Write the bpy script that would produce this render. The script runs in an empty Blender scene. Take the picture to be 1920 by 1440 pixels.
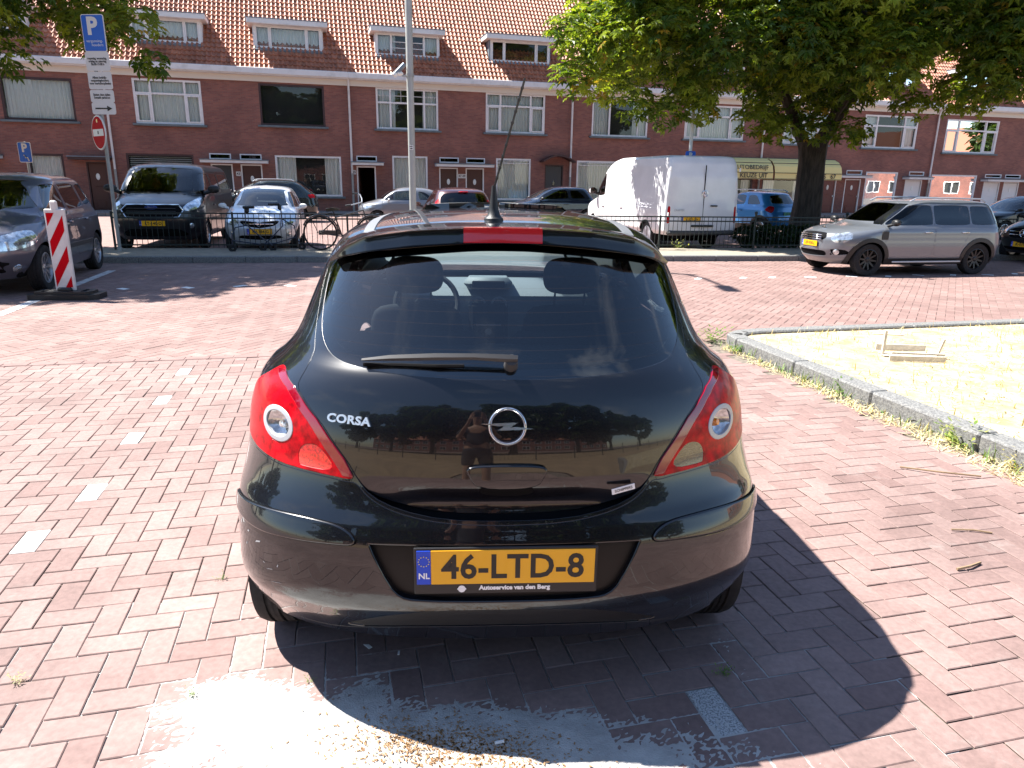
import bpy, math, random
import numpy as np
from mathutils import Matrix, Vector
from mathutils.geometry import delaunay_2d_cdt
PI = math.pi; R = math.radians
rnd = random.Random(7); rng = np.random.default_rng(11)
SC = bpy.context.scene; COL = SC.collection

# ---------------------------------------------------------------- camera
cam = bpy.data.cameras.new('camera'); cam.sensor_width = 36; cam.lens = 1333/1920*36
cam.clip_end = 600; cam.clip_start = .05
co = bpy.data.objects.new('camera', cam); COL.objects.link(co); SC.camera = co
co.matrix_world = Matrix.Translation((0, 0, 1.61)) @ Matrix.Rotation(R(90-15.87), 4, 'X') @ Matrix.Rotation(R(.86), 4, 'Z')
# ---------------------------------------------------------------- sky, sun, exposure
SUNV = Vector((-.64, .275, 1.0)).normalized()
sun_el = math.asin(SUNV.z)
W = bpy.data.worlds.new('World'); SC.world = W; W.use_nodes = True
nt = W.node_tree; nt.nodes.clear()
sky = nt.nodes.new('ShaderNodeTexSky'); sky.sky_type = 'NISHITA'; sky.sun_disc = False
sky.sun_elevation = sun_el; sky.sun_rotation = math.atan2(SUNV.x, SUNV.y)
sky.air_density = 1.0; sky.dust_density = .25; sky.ozone_density = 2.5
tc = nt.nodes.new('ShaderNodeTexCoord'); mp = nt.nodes.new('ShaderNodeMapping'); mp.inputs['Scale'].default_value = (1.6, 1.6, 4.5)
no = nt.nodes.new('ShaderNodeTexNoise'); no.inputs['Scale'].default_value = 1.5; no.inputs['Detail'].default_value = 9; no.inputs['Roughness'].default_value = .6
cr = nt.nodes.new('ShaderNodeValToRGB'); cr.color_ramp.elements[0].position = .56; cr.color_ramp.elements[1].position = .80
cr.color_ramp.elements[1].color = (.55, .55, .55, 1)
mx = nt.nodes.new('ShaderNodeMixRGB'); mx.inputs['Color2'].default_value = (6.5, 6.8, 7.3, 1)
bg = nt.nodes.new('ShaderNodeBackground'); bg.inputs['Strength'].default_value = .075
ow = nt.nodes.new('ShaderNodeOutputWorld')
nt.links.new(tc.outputs['Generated'], mp.inputs['Vector']); nt.links.new(mp.outputs['Vector'], no.inputs['Vector'])
nt.links.new(no.outputs['Fac'], cr.inputs['Fac']); nt.links.new(cr.outputs['Color'], mx.inputs['Fac'])
nt.links.new(sky.outputs['Color'], mx.inputs['Color1']); nt.links.new(mx.outputs['Color'], bg.inputs['Color'])
nt.links.new(bg.outputs['Background'], ow.inputs['Surface'])
sl = bpy.data.lights.new('sun', 'SUN'); sl.energy = 5.0; sl.angle = R(.53); sl.color = (1, .955, .89)
so = bpy.data.objects.new('sun', sl); COL.objects.link(so); so.rotation_euler = SUNV.to_track_quat('Z', 'Y').to_euler()
SC.view_settings.view_transform = 'Standard'; SC.view_settings.look = 'None'
SC.view_settings.exposure = 1.72; SC.view_settings.gamma = 1
SC.cycles.max_bounces = 8; SC.cycles.transparent_max_bounces = 16

# ---------------------------------------------------------------- materials
def mat(name, col, rough=.6, metal=0, coat=0, vary=0, scale=8, bump=0, bscale=60, col2=None, spec=.5, coord='Object', alpha=None, detail=6, stretch=None, coat_r=.03, lo=.35, hi=.65, attr=False):
    m = bpy.data.materials.new(name); m.use_nodes = True; t = m.node_tree; b = t.nodes['Principled BSDF']
    b.inputs['Base Color'].default_value = (*col, 1); b.inputs['Roughness'].default_value = rough
    b.inputs['Metallic'].default_value = metal; b.inputs['Coat Weight'].default_value = coat; b.inputs['Coat Roughness'].default_value = coat_r
    b.inputs['Specular IOR Level'].default_value = spec
    if vary or col2 or bump:
        c = t.nodes.new('ShaderNodeTexCoord'); mp = t.nodes.new('ShaderNodeMapping')
        t.links.new(c.outputs[coord], mp.inputs['Vector'])
        if stretch: mp.inputs['Scale'].default_value = stretch
    last = None
    if vary or col2:
        n = t.nodes.new('ShaderNodeTexNoise'); n.inputs['Scale'].default_value = scale; n.inputs['Detail'].default_value = detail; n.inputs['Roughness'].default_value = .62
        t.links.new(mp.outputs['Vector'], n.inputs['Vector'])
        r = t.nodes.new('ShaderNodeValToRGB'); e = r.color_ramp.elements
        e[0].position = lo; e[1].position = hi
        if col2: e[0].color = (*col, 1); e[1].color = (*col2, 1)
        else:
            e[0].color = (*[x*(1-vary) for x in col], 1); e[1].color = (*[min(1, x*(1+vary)) for x in col], 1)
        t.links.new(n.outputs['Fac'], r.inputs['Fac']); last = r.outputs['Color']
    if attr:
        a = t.nodes.new('ShaderNodeAttribute'); a.attribute_name = 'tone'
        mm = t.nodes.new('ShaderNodeMixRGB'); mm.blend_type = 'MULTIPLY'; mm.inputs['Fac'].default_value = 1
        if last: t.links.new(last, mm.inputs['Color1'])
        else: mm.inputs['Color1'].default_value = (*col, 1)
        t.links.new(a.outputs['Color'], mm.inputs['Color2']); last = mm.outputs['Color']
    if last: t.links.new(last, b.inputs['Base Color'])
    if bump:
        n = t.nodes.new('ShaderNodeTexNoise'); n.inputs['Scale'].default_value = bscale; n.inputs['Detail'].default_value = 5
        t.links.new(mp.outputs['Vector'], n.inputs['Vector'])
        bp = t.nodes.new('ShaderNodeBump'); bp.inputs['Strength'].default_value = bump; bp.inputs['Distance'].default_value = .01
        t.links.new(n.outputs['Fac'], bp.inputs['Height']); t.links.new(bp.outputs['Normal'], b.inputs['Normal'])
    if alpha is not None: b.inputs['Alpha'].default_value = alpha
    return m
def emis(name, col, s):
    m = bpy.data.materials.new(name); m.use_nodes = True; b = m.node_tree.nodes['Principled BSDF']
    b.inputs['Base Color'].default_value = (*col, 1); b.inputs['Emission Color'].default_value = (*col, 1); b.inputs['Emission Strength'].default_value = s
    return m
def glass(name, tint, ior=1.5, rough=.01, lines=0, boost=1.0, wavy=0):
    m = bpy.data.materials.new(name); m.use_nodes = True; t = m.node_tree; t.nodes.clear()
    tr = t.nodes.new('ShaderNodeBsdfTransparent'); tr.inputs['Color'].default_value = (*tint, 1)
    gl = t.nodes.new('ShaderNodeBsdfGlossy'); gl.inputs['Roughness'].default_value = rough; gl.inputs['Color'].default_value = (1, 1, 1, 1)
    fr = t.nodes.new('ShaderNodeFresnel'); fr.inputs['IOR'].default_value = ior
    ml = t.nodes.new('ShaderNodeMath'); ml.operation = 'MULTIPLY'; ml.inputs[1].default_value = boost; ml.use_clamp = True
    mx = t.nodes.new('ShaderNodeMixShader'); o = t.nodes.new('ShaderNodeOutputMaterial')
    t.links.new(fr.outputs[0], ml.inputs[0]); t.links.new(ml.outputs[0], mx.inputs['Fac'])
    t.links.new(tr.outputs[0], mx.inputs[1]); t.links.new(gl.outputs[0], mx.inputs[2]); t.links.new(mx.outputs[0], o.inputs['Surface'])
    c = t.nodes.new('ShaderNodeTexCoord')
    if wavy:
        n = t.nodes.new('ShaderNodeTexNoise'); n.inputs['Scale'].default_value = 1.3; n.inputs['Detail'].default_value = 2
        bp = t.nodes.new('ShaderNodeBump'); bp.inputs['Strength'].default_value = wavy; bp.inputs['Distance'].default_value = .05
        t.links.new(c.outputs['Object'], n.inputs['Vector']); t.links.new(n.outputs['Fac'], bp.inputs['Height'])
        t.links.new(bp.outputs['Normal'], gl.inputs['Normal']); t.links.new(bp.outputs['Normal'], fr.inputs['Normal'])
    if lines:
        s = t.nodes.new('ShaderNodeSeparateXYZ'); t.links.new(c.outputs['Object'], s.inputs[0])
        a = t.nodes.new('ShaderNodeMath'); a.operation = 'MULTIPLY'; a.inputs[1].default_value = lines
        f = t.nodes.new('ShaderNodeMath'); f.operation = 'FRACT'; l = t.nodes.new('ShaderNodeMath'); l.operation = 'LESS_THAN'; l.inputs[1].default_value = .035
        t.links.new(s.outputs['Z'], a.inputs[0]); t.links.new(a.outputs[0], f.inputs[0]); t.links.new(f.outputs[0], l.inputs[0])
        df = t.nodes.new('ShaderNodeBsdfDiffuse'); df.inputs['Color'].default_value = (.06, .045, .04, 1)
        m2 = t.nodes.new('ShaderNodeMixShader'); hf = t.nodes.new('ShaderNodeMath'); hf.operation = 'MULTIPLY'; hf.inputs[1].default_value = .2; t.links.new(l.outputs[0], hf.inputs[0]); t.links.new(hf.outputs[0], m2.inputs['Fac'])
        t.links.new(mx.outputs[0], m2.inputs[1]); t.links.new(df.outputs[0], m2.inputs[2]); t.links.new(m2.outputs[0], o.inputs['Surface'])
    return m
def paint(name, col, metal=.0, rough=.35, flake=.0):
    return mat(name, col, rough, metal, coat=1, vary=flake, scale=900 if flake else 8, detail=2, coat_r=.015)

M = {}
M['black_paint'] = mat('black_paint', (.004, .0045, .007), .25, 0, coat=1, coat_r=.006, spec=.3)
M['black_plastic'] = mat('black_plastic', (.012, .012, .013), .45, bump=.15, bscale=500)
M['grey_plastic'] = mat('grey_plastic', (.05, .05, .052), .55)
M['silver_plastic'] = mat('silver_plastic', (.42, .44, .47), .4, .3)
M['recess_dark'] = mat('shaded_pane', (.02, .025, .03), .1, coat=1)
M['dark'] = mat('dark', (.006, .006, .007), .9, spec=.1)
M['tyre'] = mat('tyre', (.018, .018, .019), .85, vary=.3, scale=30, spec=.3)
M['alloy'] = mat('alloy', (.5, .51, .53), .28, .9)
M['dark_alloy'] = mat('dark_alloy', (.02, .02, .022), .35, .4)
M['chrome'] = mat('chrome', (.82, .83, .85), .06, 1)
M['satin_chrome'] = mat('satin_chrome', (.85, .86, .88), .28, .85)
M['seat'] = mat('seat', (.022, .023, .026), .85, vary=.3, scale=40)
M['dash'] = mat('dash', (.15, .175, .185), .6, bump=.2, bscale=300)
M['headliner'] = mat('headliner', (.3, .3, .29), .9)
M['red_lens'] = mat('red_lens', (.42, .0, .006), .3, coat=.15, coat_r=.02, vary=.5, scale=28, spec=.1)
M['dark_red_lens'] = mat('dark_red_lens', (.22, .0, .012), .1, coat=1, coat_r=.02)
M['red_pattern'] = mat('red_pattern', (.85, .01, .008), .2, coat=1, vary=.7, scale=120)
M['clear_lens'] = mat('clear_lens', (.62, .62, .62), .12, .6, coat=1, vary=.35, scale=60)
M['smoke_lens'] = mat('smoke_lens', (.07, .058, .045), .2, .3, coat=1, vary=.6, scale=70, stretch=(1, 1, 5))
M['head_lens'] = mat('head_lens', (.6, .64, .68), .08, .7, coat=1, vary=.5, scale=14)
M['orange_lens'] = mat('orange_lens', (.8, .25, .02), .2, coat=1)
M['plate_yellow'] = mat('plate_yellow', (.80, .40, .0), .42, coat=.3)
M['plate_blue'] = mat('plate_blue', (.005, .06, .55), .4)
M['plate_green'] = mat('plate_green', (.0, .35, .2), .4)
M['ink'] = mat('ink', (.01, .01, .01), .5)
M['white_ink'] = mat('white_ink', (.85, .85, .85), .5)
M['star_ink'] = mat('star_ink', (.75, .6, .2), .5)
M['rear_glass'] = glass('rear_glass', (.60, .67, .70), 1.5, .02, lines=31, boost=2.0)
M['dark_screen'] = glass('dark_screen', (.13, .14, .15), 1.45, .01, boost=.7)
M['car_glass'] = glass('car_glass', (.55, .6, .6), 1.5, .01, boost=1.3)
M['screen_glass'] = glass('screen_glass', (.26, .29, .30), 1.5, .01, boost=1.6)
M['clear_screen'] = glass('clear_screen', (.90, .95, .95), 1.5, .01, boost=.8)
M['dark_glass'] = glass('dark_glass', (.10, .11, .12), 1.6, .01, boost=1.5)
M['pane_glass'] = glass('pane_glass', (.90, .94, .95), 1.5, .01, boost=1.1, wavy=.015)
M['white_paint'] = mat('white_paint', (.72, .72, .71), .5, vary=.06, scale=3)
M['old_white'] = mat('old_white', (.68, .68, .67), .6, col2=(.5, .5, .48), scale=2.2, lo=.5, hi=.8)
M['galv'] = mat('galv', (.30, .31, .30), .55, .3, vary=.12, scale=6)
M['lamp_grey'] = mat('lamp_grey', (.36, .37, .35), .5, vary=.08, scale=3)
M['sand'] = mat('sand', (.44, .43, .415), .95, col2=(.32, .305, .29), scale=9, bump=.5, bscale=180, spec=.1)
M['steel_green'] = mat('steel_green', (.012, .03, .025), .4, vary=.2, scale=20)

# ---------------------------------------------------------------- mesh helpers
class MB:
    def __init__(s): s.v = []; s.f = []; s.mi = []; s.T = Matrix.Identity(4); s.m = 0
    def add(s, vs, fs):
        b = len(s.v); T = s.T
        s.v += [tuple(T @ Vector(p)) for p in vs]
        s.f += [tuple(b+i for i in f) for f in fs]; s.mi += [s.m]*len(fs)
    def box(s, c, d, bev=0, rot=None):
        hx, hy, hz = d[0]/2, d[1]/2, d[2]/2
        T0 = s.T
        s.T = s.T @ Matrix.Translation(c)
        if rot: s.T = s.T @ rot
        if bev <= 0:
            s.add([(x, y, z) for z in (-hz, hz) for y in (-hy, hy) for x in (-hx, hx)],
                  [(0, 2, 3, 1), (4, 5, 7, 6), (0, 1, 5, 4), (2, 6, 7, 3), (0, 4, 6, 2), (1, 3, 7, 5)])
        else:
            b = min(bev, hx*.98, hy*.98, hz*.98); vs = []; idx = {}
            for sx in (-1, 1):
                for sy in (-1, 1):
                    for sz in (-1, 1):
                        for a in range(3):
                            p = [sx*(hx-b), sy*(hy-b), sz*(hz-b)]; p[a] = (sx*hx, sy*hy, sz*hz)[a]
                            idx[(sx, sy, sz, a)] = len(vs); vs.append(tuple(p))
            fs = []
            for a in range(3):
                o = [k for k in range(3) if k != a]
                for sg in (-1, 1):
                    q = []
                    for (s1, s2) in ((-1, -1), (1, -1), (1, 1), (-1, 1)):
                        k = [0, 0, 0]; k[a] = sg; k[o[0]] = s1; k[o[1]] = s2; q.append(idx[(*k, a)])
                    fs.append(tuple(q if (sg > 0) ^ (a == 1) else q[::-1]))
            for a in range(3):
                o = [k for k in range(3) if k != a]
                for s1 in (-1, 1):
                    for s2 in (-1, 1):
                        k1 = [0, 0, 0]; k1[a] = -1; k1[o[0]] = s1; k1[o[1]] = s2; k2 = list(k1); k2[a] = 1
                        fs.append((idx[(*k1, o[0])], idx[(*k2, o[0])], idx[(*k2, o[1])], idx[(*k1, o[1])]))
            for sx in (-1, 1):
                for sy in (-1, 1):
                    for sz in (-1, 1): fs.append(tuple(idx[(sx, sy, sz, a)] for a in range(3)))
            s.add(vs, fs)
        s.T = T0; return s
    def tube(s, pts, r, n=8, cap=True):
        pts = [Vector(p) for p in pts]; k = len(pts)
        rs = r if isinstance(r, (list, tuple)) else [r]*k
        up = None; vs = []
        for i, p in enumerate(pts):
            d = (pts[min(i+1, k-1)]-pts[max(i-1, 0)])
            d = d.normalized() if d.length > 1e-9 else Vector((0, 0, 1))
            if up is None: up = Vector((0, 0, 1)) if abs(d.z) < .9 else Vector((1, 0, 0))
            a = d.cross(up).normalized(); b = a.cross(d).normalized(); up = b
            vs += [tuple(p+a*rs[i]*math.cos(2*PI*j/n)+b*rs[i]*math.sin(2*PI*j/n)) for j in range(n)]
        fs = [(i*n+j, i*n+(j+1) % n, (i+1)*n+(j+1) % n, (i+1)*n+j) for i in range(k-1) for j in range(n)]
        if cap: fs += [tuple(range(n))[::-1], tuple((k-1)*n+j for j in range(n))]
        s.add(vs, fs); return s
    def lathe(s, prof, n=24, axis='Z', c=(0, 0, 0)):   # prof: (radius, height) list
        vs = []; k = len(prof)
        for r_, h in prof:
            for j in range(n):
                a = 2*PI*j/n; x, y = r_*math.cos(a), r_*math.sin(a)
                p = {'Z': (x, y, h), 'X': (h, x, y), 'Y': (x, h, y)}[axis]
                vs.append((p[0]+c[0], p[1]+c[1], p[2]+c[2]))
        fs = [(i*n+j, i*n+(j+1) % n, (i+1)*n+(j+1) % n, (i+1)*n+j) for i in range(k-1) for j in range(n)]
        s.add(vs, fs); return s
    def prism(s, poly, a0, a1, plane='XZ'):            # extrude an outline
        n = len(poly)
        def P(p, h): return {'XZ': (p[0], h, p[1]), 'XY': (p[0], p[1], h), 'YZ': (h, p[0], p[1])}[plane]
        s.add([P(p, a0) for p in poly]+[P(p, a1) for p in poly],
              [tuple(range(n)), tuple(range(2*n-1, n-1, -1))]+[(i, i+n, (i+1) % n+n, (i+1) % n) for i in range(n)]); return s
    def build(s, name, mt, parent=None, smooth=False, recalc=True):
        me = bpy.data.meshes.new(name); me.from_pydata(s.v, [], s.f)
        ms = mt if isinstance(mt, (list, tuple)) else [mt]
        for m in ms: me.materials.append(M[m] if isinstance(m, str) else m)
        if len(ms) > 1: me.polygons.foreach_set('material_index', s.mi)
        if recalc:
            import bmesh
            bm = bmesh.new(); bm.from_mesh(me); bmesh.ops.recalc_face_normals(bm, faces=bm.faces); bm.to_mesh(me); bm.free()
        if smooth:
            me.polygons.foreach_set('use_smooth', [True]*len(me.polygons))
            try: me.set_sharp_from_angle(angle=R(38))
            except Exception: pass
        o = bpy.data.objects.new(name, me); COL.objects.link(o)
        if parent: o.parent = parent
        return o
def npmesh(name, V, F, mt, parent=None, mi=None, tone=None, smooth=False):
    """V (n,3), F (m,k) arrays"""
    me = bpy.data.meshes.new(name); V = np.asarray(V, np.float32); F = np.asarray(F, np.int32); m, k = F.shape
    me.vertices.add(len(V)); me.vertices.foreach_set('co', V.ravel())
    me.loops.add(m*k); me.loops.foreach_set('vertex_index', F.ravel())
    me.polygons.add(m); me.polygons.foreach_set('loop_start', np.arange(0, m*k, k, dtype=np.int32))
    for a in (mt if isinstance(mt, (list, tuple)) else [mt]): me.materials.append(M[a] if isinstance(a, str) else a)
    if mi is not None: me.polygons.foreach_set('material_index', np.asarray(mi, np.int32))
    me.update(calc_edges=True)
    me.polygons.foreach_set('use_smooth', np.full(m, bool(smooth)))
    if tone is not None:
        at = me.color_attributes.new('tone', 'FLOAT_COLOR', 'POINT')
        t = np.ones((len(V), 4), np.float32); t[:, :3] = tone; at.data.foreach_set('color', t.ravel())
    o = bpy.data.objects.new(name, me); COL.objects.link(o)
    if parent: o.parent = parent
    return o
def tag(o, label=None, cat=None, group=None, kind=None):
    if label: o['label'] = label
    if cat: o['category'] = cat
    if group: o['group'] = group
    if kind: o['kind'] = kind
    return o
def thing(name, label, cat, loc=(0, 0, 0), rz=0, group=None):
    o = bpy.data.objects.new(name, None); COL.objects.link(o); o.location = loc; o.rotation_euler = (0, 0, rz)
    o.empty_display_size = .2
    return tag(o, label, cat, group)
def text_geo(body, size, ext=.0008, ax='CENTER', bold=0, sx=1.0, sp=1.0):
    c = bpy.data.curves.new('t', 'FONT'); c.body = body; c.size = size; c.extrude = ext; c.align_x = ax; c.align_y = 'CENTER'
    c.offset = bold; c.resolution_u = 3; c.space_character = sp; c.space_line = .85
    o = bpy.data.objects.new('t', c); COL.objects.link(o)
    dg = bpy.context.evaluated_depsgraph_get(); me = bpy.data.meshes.new_from_object(o.evaluated_get(dg))
    vs = [(v.co.x*sx, v.co.y, v.co.z) for v in me.vertices]; fs = [tuple(p.vertices) for p in me.polygons]
    bpy.data.objects.remove(o); bpy.data.curves.remove(c); bpy.data.meshes.remove(me)
    return vs, fs
def add_text(mb, body, size, at=(0, 0, 0), ext=.0008, **k):
    """text lying in the XZ plane, readable from -Y"""
    vs, fs = text_geo(body, size, ext, **k)
    T0 = mb.T; mb.T = mb.T @ Matrix.Translation(at) @ Matrix.Rotation(PI/2, 4, 'X'); mb.add(vs, fs); mb.T = T0

class Surf:
    """car skin: plan outlines (rounded rectangles) stacked in height. u 0..1 rear corner, 1..2 side, 2..3 front corner; mirrored for u<0"""
    K=('z','w','r','Lr','nr','f','Lf','nf')
    def __init__(s,rows,H=None):
        s.n=len(rows); s.t=np.array(rows,float)            # n x 8
        d=np.diff(s.t,axis=0); m=np.zeros_like(s.t)        # monotone cubic slopes
        m[0]=d[0]; m[-1]=d[-1]
        for i in range(1,s.n-1):
            a,b=d[i-1],d[i]
            with np.errstate(all='ignore'):
                h=np.where(a*b>0,2*a*b/(a+b),0)
            m[i]=h
        s.m=m
        vs=np.linspace(0,s.n-1,600); s.vs=vs; s.zs=s.par(vs)[:,0]
        p=s.P(np.full(600,.55),vs); q=s.P(np.full(600,2.45),vs)
        l=np.maximum(np.linalg.norm(np.diff(p,axis=0),axis=1),np.linalg.norm(np.diff(q,axis=0),axis=1)*.5)
        s.B=np.concatenate([[0],np.cumsum(l)])
        mid=s.par(np.array([s.n*.35]))[0]
        s.kA=(mid[1]*1.25,max(.3,(mid[5]-mid[6])-(mid[2]+mid[3])),mid[1]*1.25)
    def par(s,v):
        v=np.clip(np.asarray(v,float),0,s.n-1-1e-9); i=v.astype(int); f=(v-i)[:,None]
        a,b,ma,mb=s.t[i],s.t[i+1],s.m[i],s.m[i+1]
        return (2*f**3-3*f**2+1)*a+(f**3-2*f**2+f)*ma+(-2*f**3+3*f**2)*b+(f**3-f**2)*mb
    def P(s,u,v):
        u=np.asarray(u,float); p=s.par(v); z,w,r,Lr,nr,f,Lf,nf=p.T
        sg=np.where(u<0,-1,1); a=np.clip(np.abs(u),0,3)
        def se(phi,n):
            S,C=np.sin(phi),np.cos(phi); S=np.maximum(S,0);C=np.maximum(C,0)
            rho=(S**n+C**n)**(-1/n); return rho*S,rho*C
        x1,c1=se(np.clip(a,0,1)*math.pi/2,nr); x3,c3=se(np.clip(3-a,0,1)*math.pi/2,nf)
        y1=r+Lr*(1-c1); y3=f-Lf*(1-c3)
        y2=(r+Lr)+(a-1)*((f-Lf)-(r+Lr))
        x=np.where(a<=1,w*x1,np.where(a>=2,w*x3,w)); y=np.where(a<=1,y1,np.where(a>=2,y3,y2))
        return np.stack([sg*x,y,z],-1)
    def N(s,u,v,e=2e-3):
        u=np.asarray(u,float);v=np.asarray(v,float)
        du=s.P(u+e,v)-s.P(u-e,v)
        v1=np.minimum(v+e,s.n-1);v0=np.maximum(v-e,0)
        dv=s.P(u,v1)-s.P(u,v0)
        # u step crossing 0 is fine: P odd in x; at |u|>3 clip: use one sided mirrored
        k=np.abs(u)>3-e
        if k.any():
            du[k]=np.array([-1.,0,0])
        n=np.cross(du,dv); l=np.linalg.norm(n,axis=-1,keepdims=True); n=n/np.maximum(l,1e-12)
        return n
    def A(s,u):
        a=np.abs(u); k=s.kA
        return np.sign(u)*(np.clip(a,0,1)*k[0]+np.clip(a-1,0,1)*k[1]+np.clip(a-2,0,1)*k[2])
    def Ai(s,A):
        T=sum(s.kA); A=np.where(np.abs(A)>T,(np.asarray(A)+T)%(2*T)-T,A)
        a=np.abs(A);k=s.kA
        return np.sign(A)*(np.clip(a/k[0],0,1)+np.clip((a-k[0])/k[1],0,1)+np.clip((a-k[0]-k[1])/k[2],0,1))
    def Bf(s,v): return np.interp(v,s.vs,s.B)
    def Bi(s,b): return np.interp(b,s.B,s.vs)
    def vz(s,z): return np.interp(z,s.zs,s.vs)
    def rear(s,x,z):      # rear view outline point -> (u,v)
        v=float(s.vz(z)); us=np.linspace(0,1,400); X=s.P(us,np.full(400,v))[:,0]
        return (math.copysign(float(np.interp(abs(x),X,us)),x),v)
    def front(s,x,z):
        v=float(s.vz(z)); us=np.linspace(3,2,400); X=s.P(us,np.full(400,v))[:,0]
        return (math.copysign(float(np.interp(abs(x),X,us)),x),v)
    def side(s,y,z,sg=1):
        v=float(s.vz(z)); us=np.linspace(0,3,1500); Y=s.P(us,np.full(1500,v))[:,1]
        return (sg*float(np.interp(y,Y,us)),v)

# ---------------------------------------------------------------- panels cut out of a car skin
def densify(P, d):
    out = []; P = np.asarray(P, float)
    for i in range(len(P)):
        a, b = P[i], P[(i+1) % len(P)]; k = max(1, int(math.ceil(np.linalg.norm(b-a)/d)))
        out += [a+(b-a)*j/k for j in range(k)]
    return np.array(out)
def smooth_poly(P, it=2):
    P = np.asarray(P, float)
    for _ in range(it):
        Q = np.roll(P, -1, 0); P = np.stack([P*.75+Q*.25, P*.25+Q*.75], 1).reshape(-1, 2)
    return P
def corner(P, d=.05, it=2):
    P = np.asarray(P, float); out = []; n = len(P)
    for i in range(n):
        a, b, c = P[i-1], P[i], P[(i+1) % n]; la, lc = np.linalg.norm(a-b), np.linalg.norm(c-b)
        out += [b+(a-b)*min(.35, d/max(la, 1e-6)), b+(c-b)*min(.35, d/max(lc, 1e-6))]
    return smooth_poly(out, it)
def grow(P, d):
    P = np.asarray(P, float); A = .5*np.sum(P[:, 0]*np.roll(P[:, 1], -1)-np.roll(P[:, 0], -1)*P[:, 1])
    t = np.roll(P, -1, 0)-np.roll(P, 1, 0); n = np.stack([t[:, 1], -t[:, 0]], 1); n /= np.maximum(np.linalg.norm(n, axis=1, keepdims=True), 1e-9)
    return P+n*d*(1 if A > 0 else -1)
def inside(pt, P):
    x, y = pt[:, 0], pt[:, 1]; c = np.zeros(len(pt), bool); n = len(P); j = n-1
    for i in range(n):
        xi, yi = P[i]; xj, yj = P[j]
        if yi != yj:
            k = ((yi > y) != (yj > y)) & (x < (xj-xi)*(y-yi)/(yj-yi)+xi); c ^= k
        j = i
    return c
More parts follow.
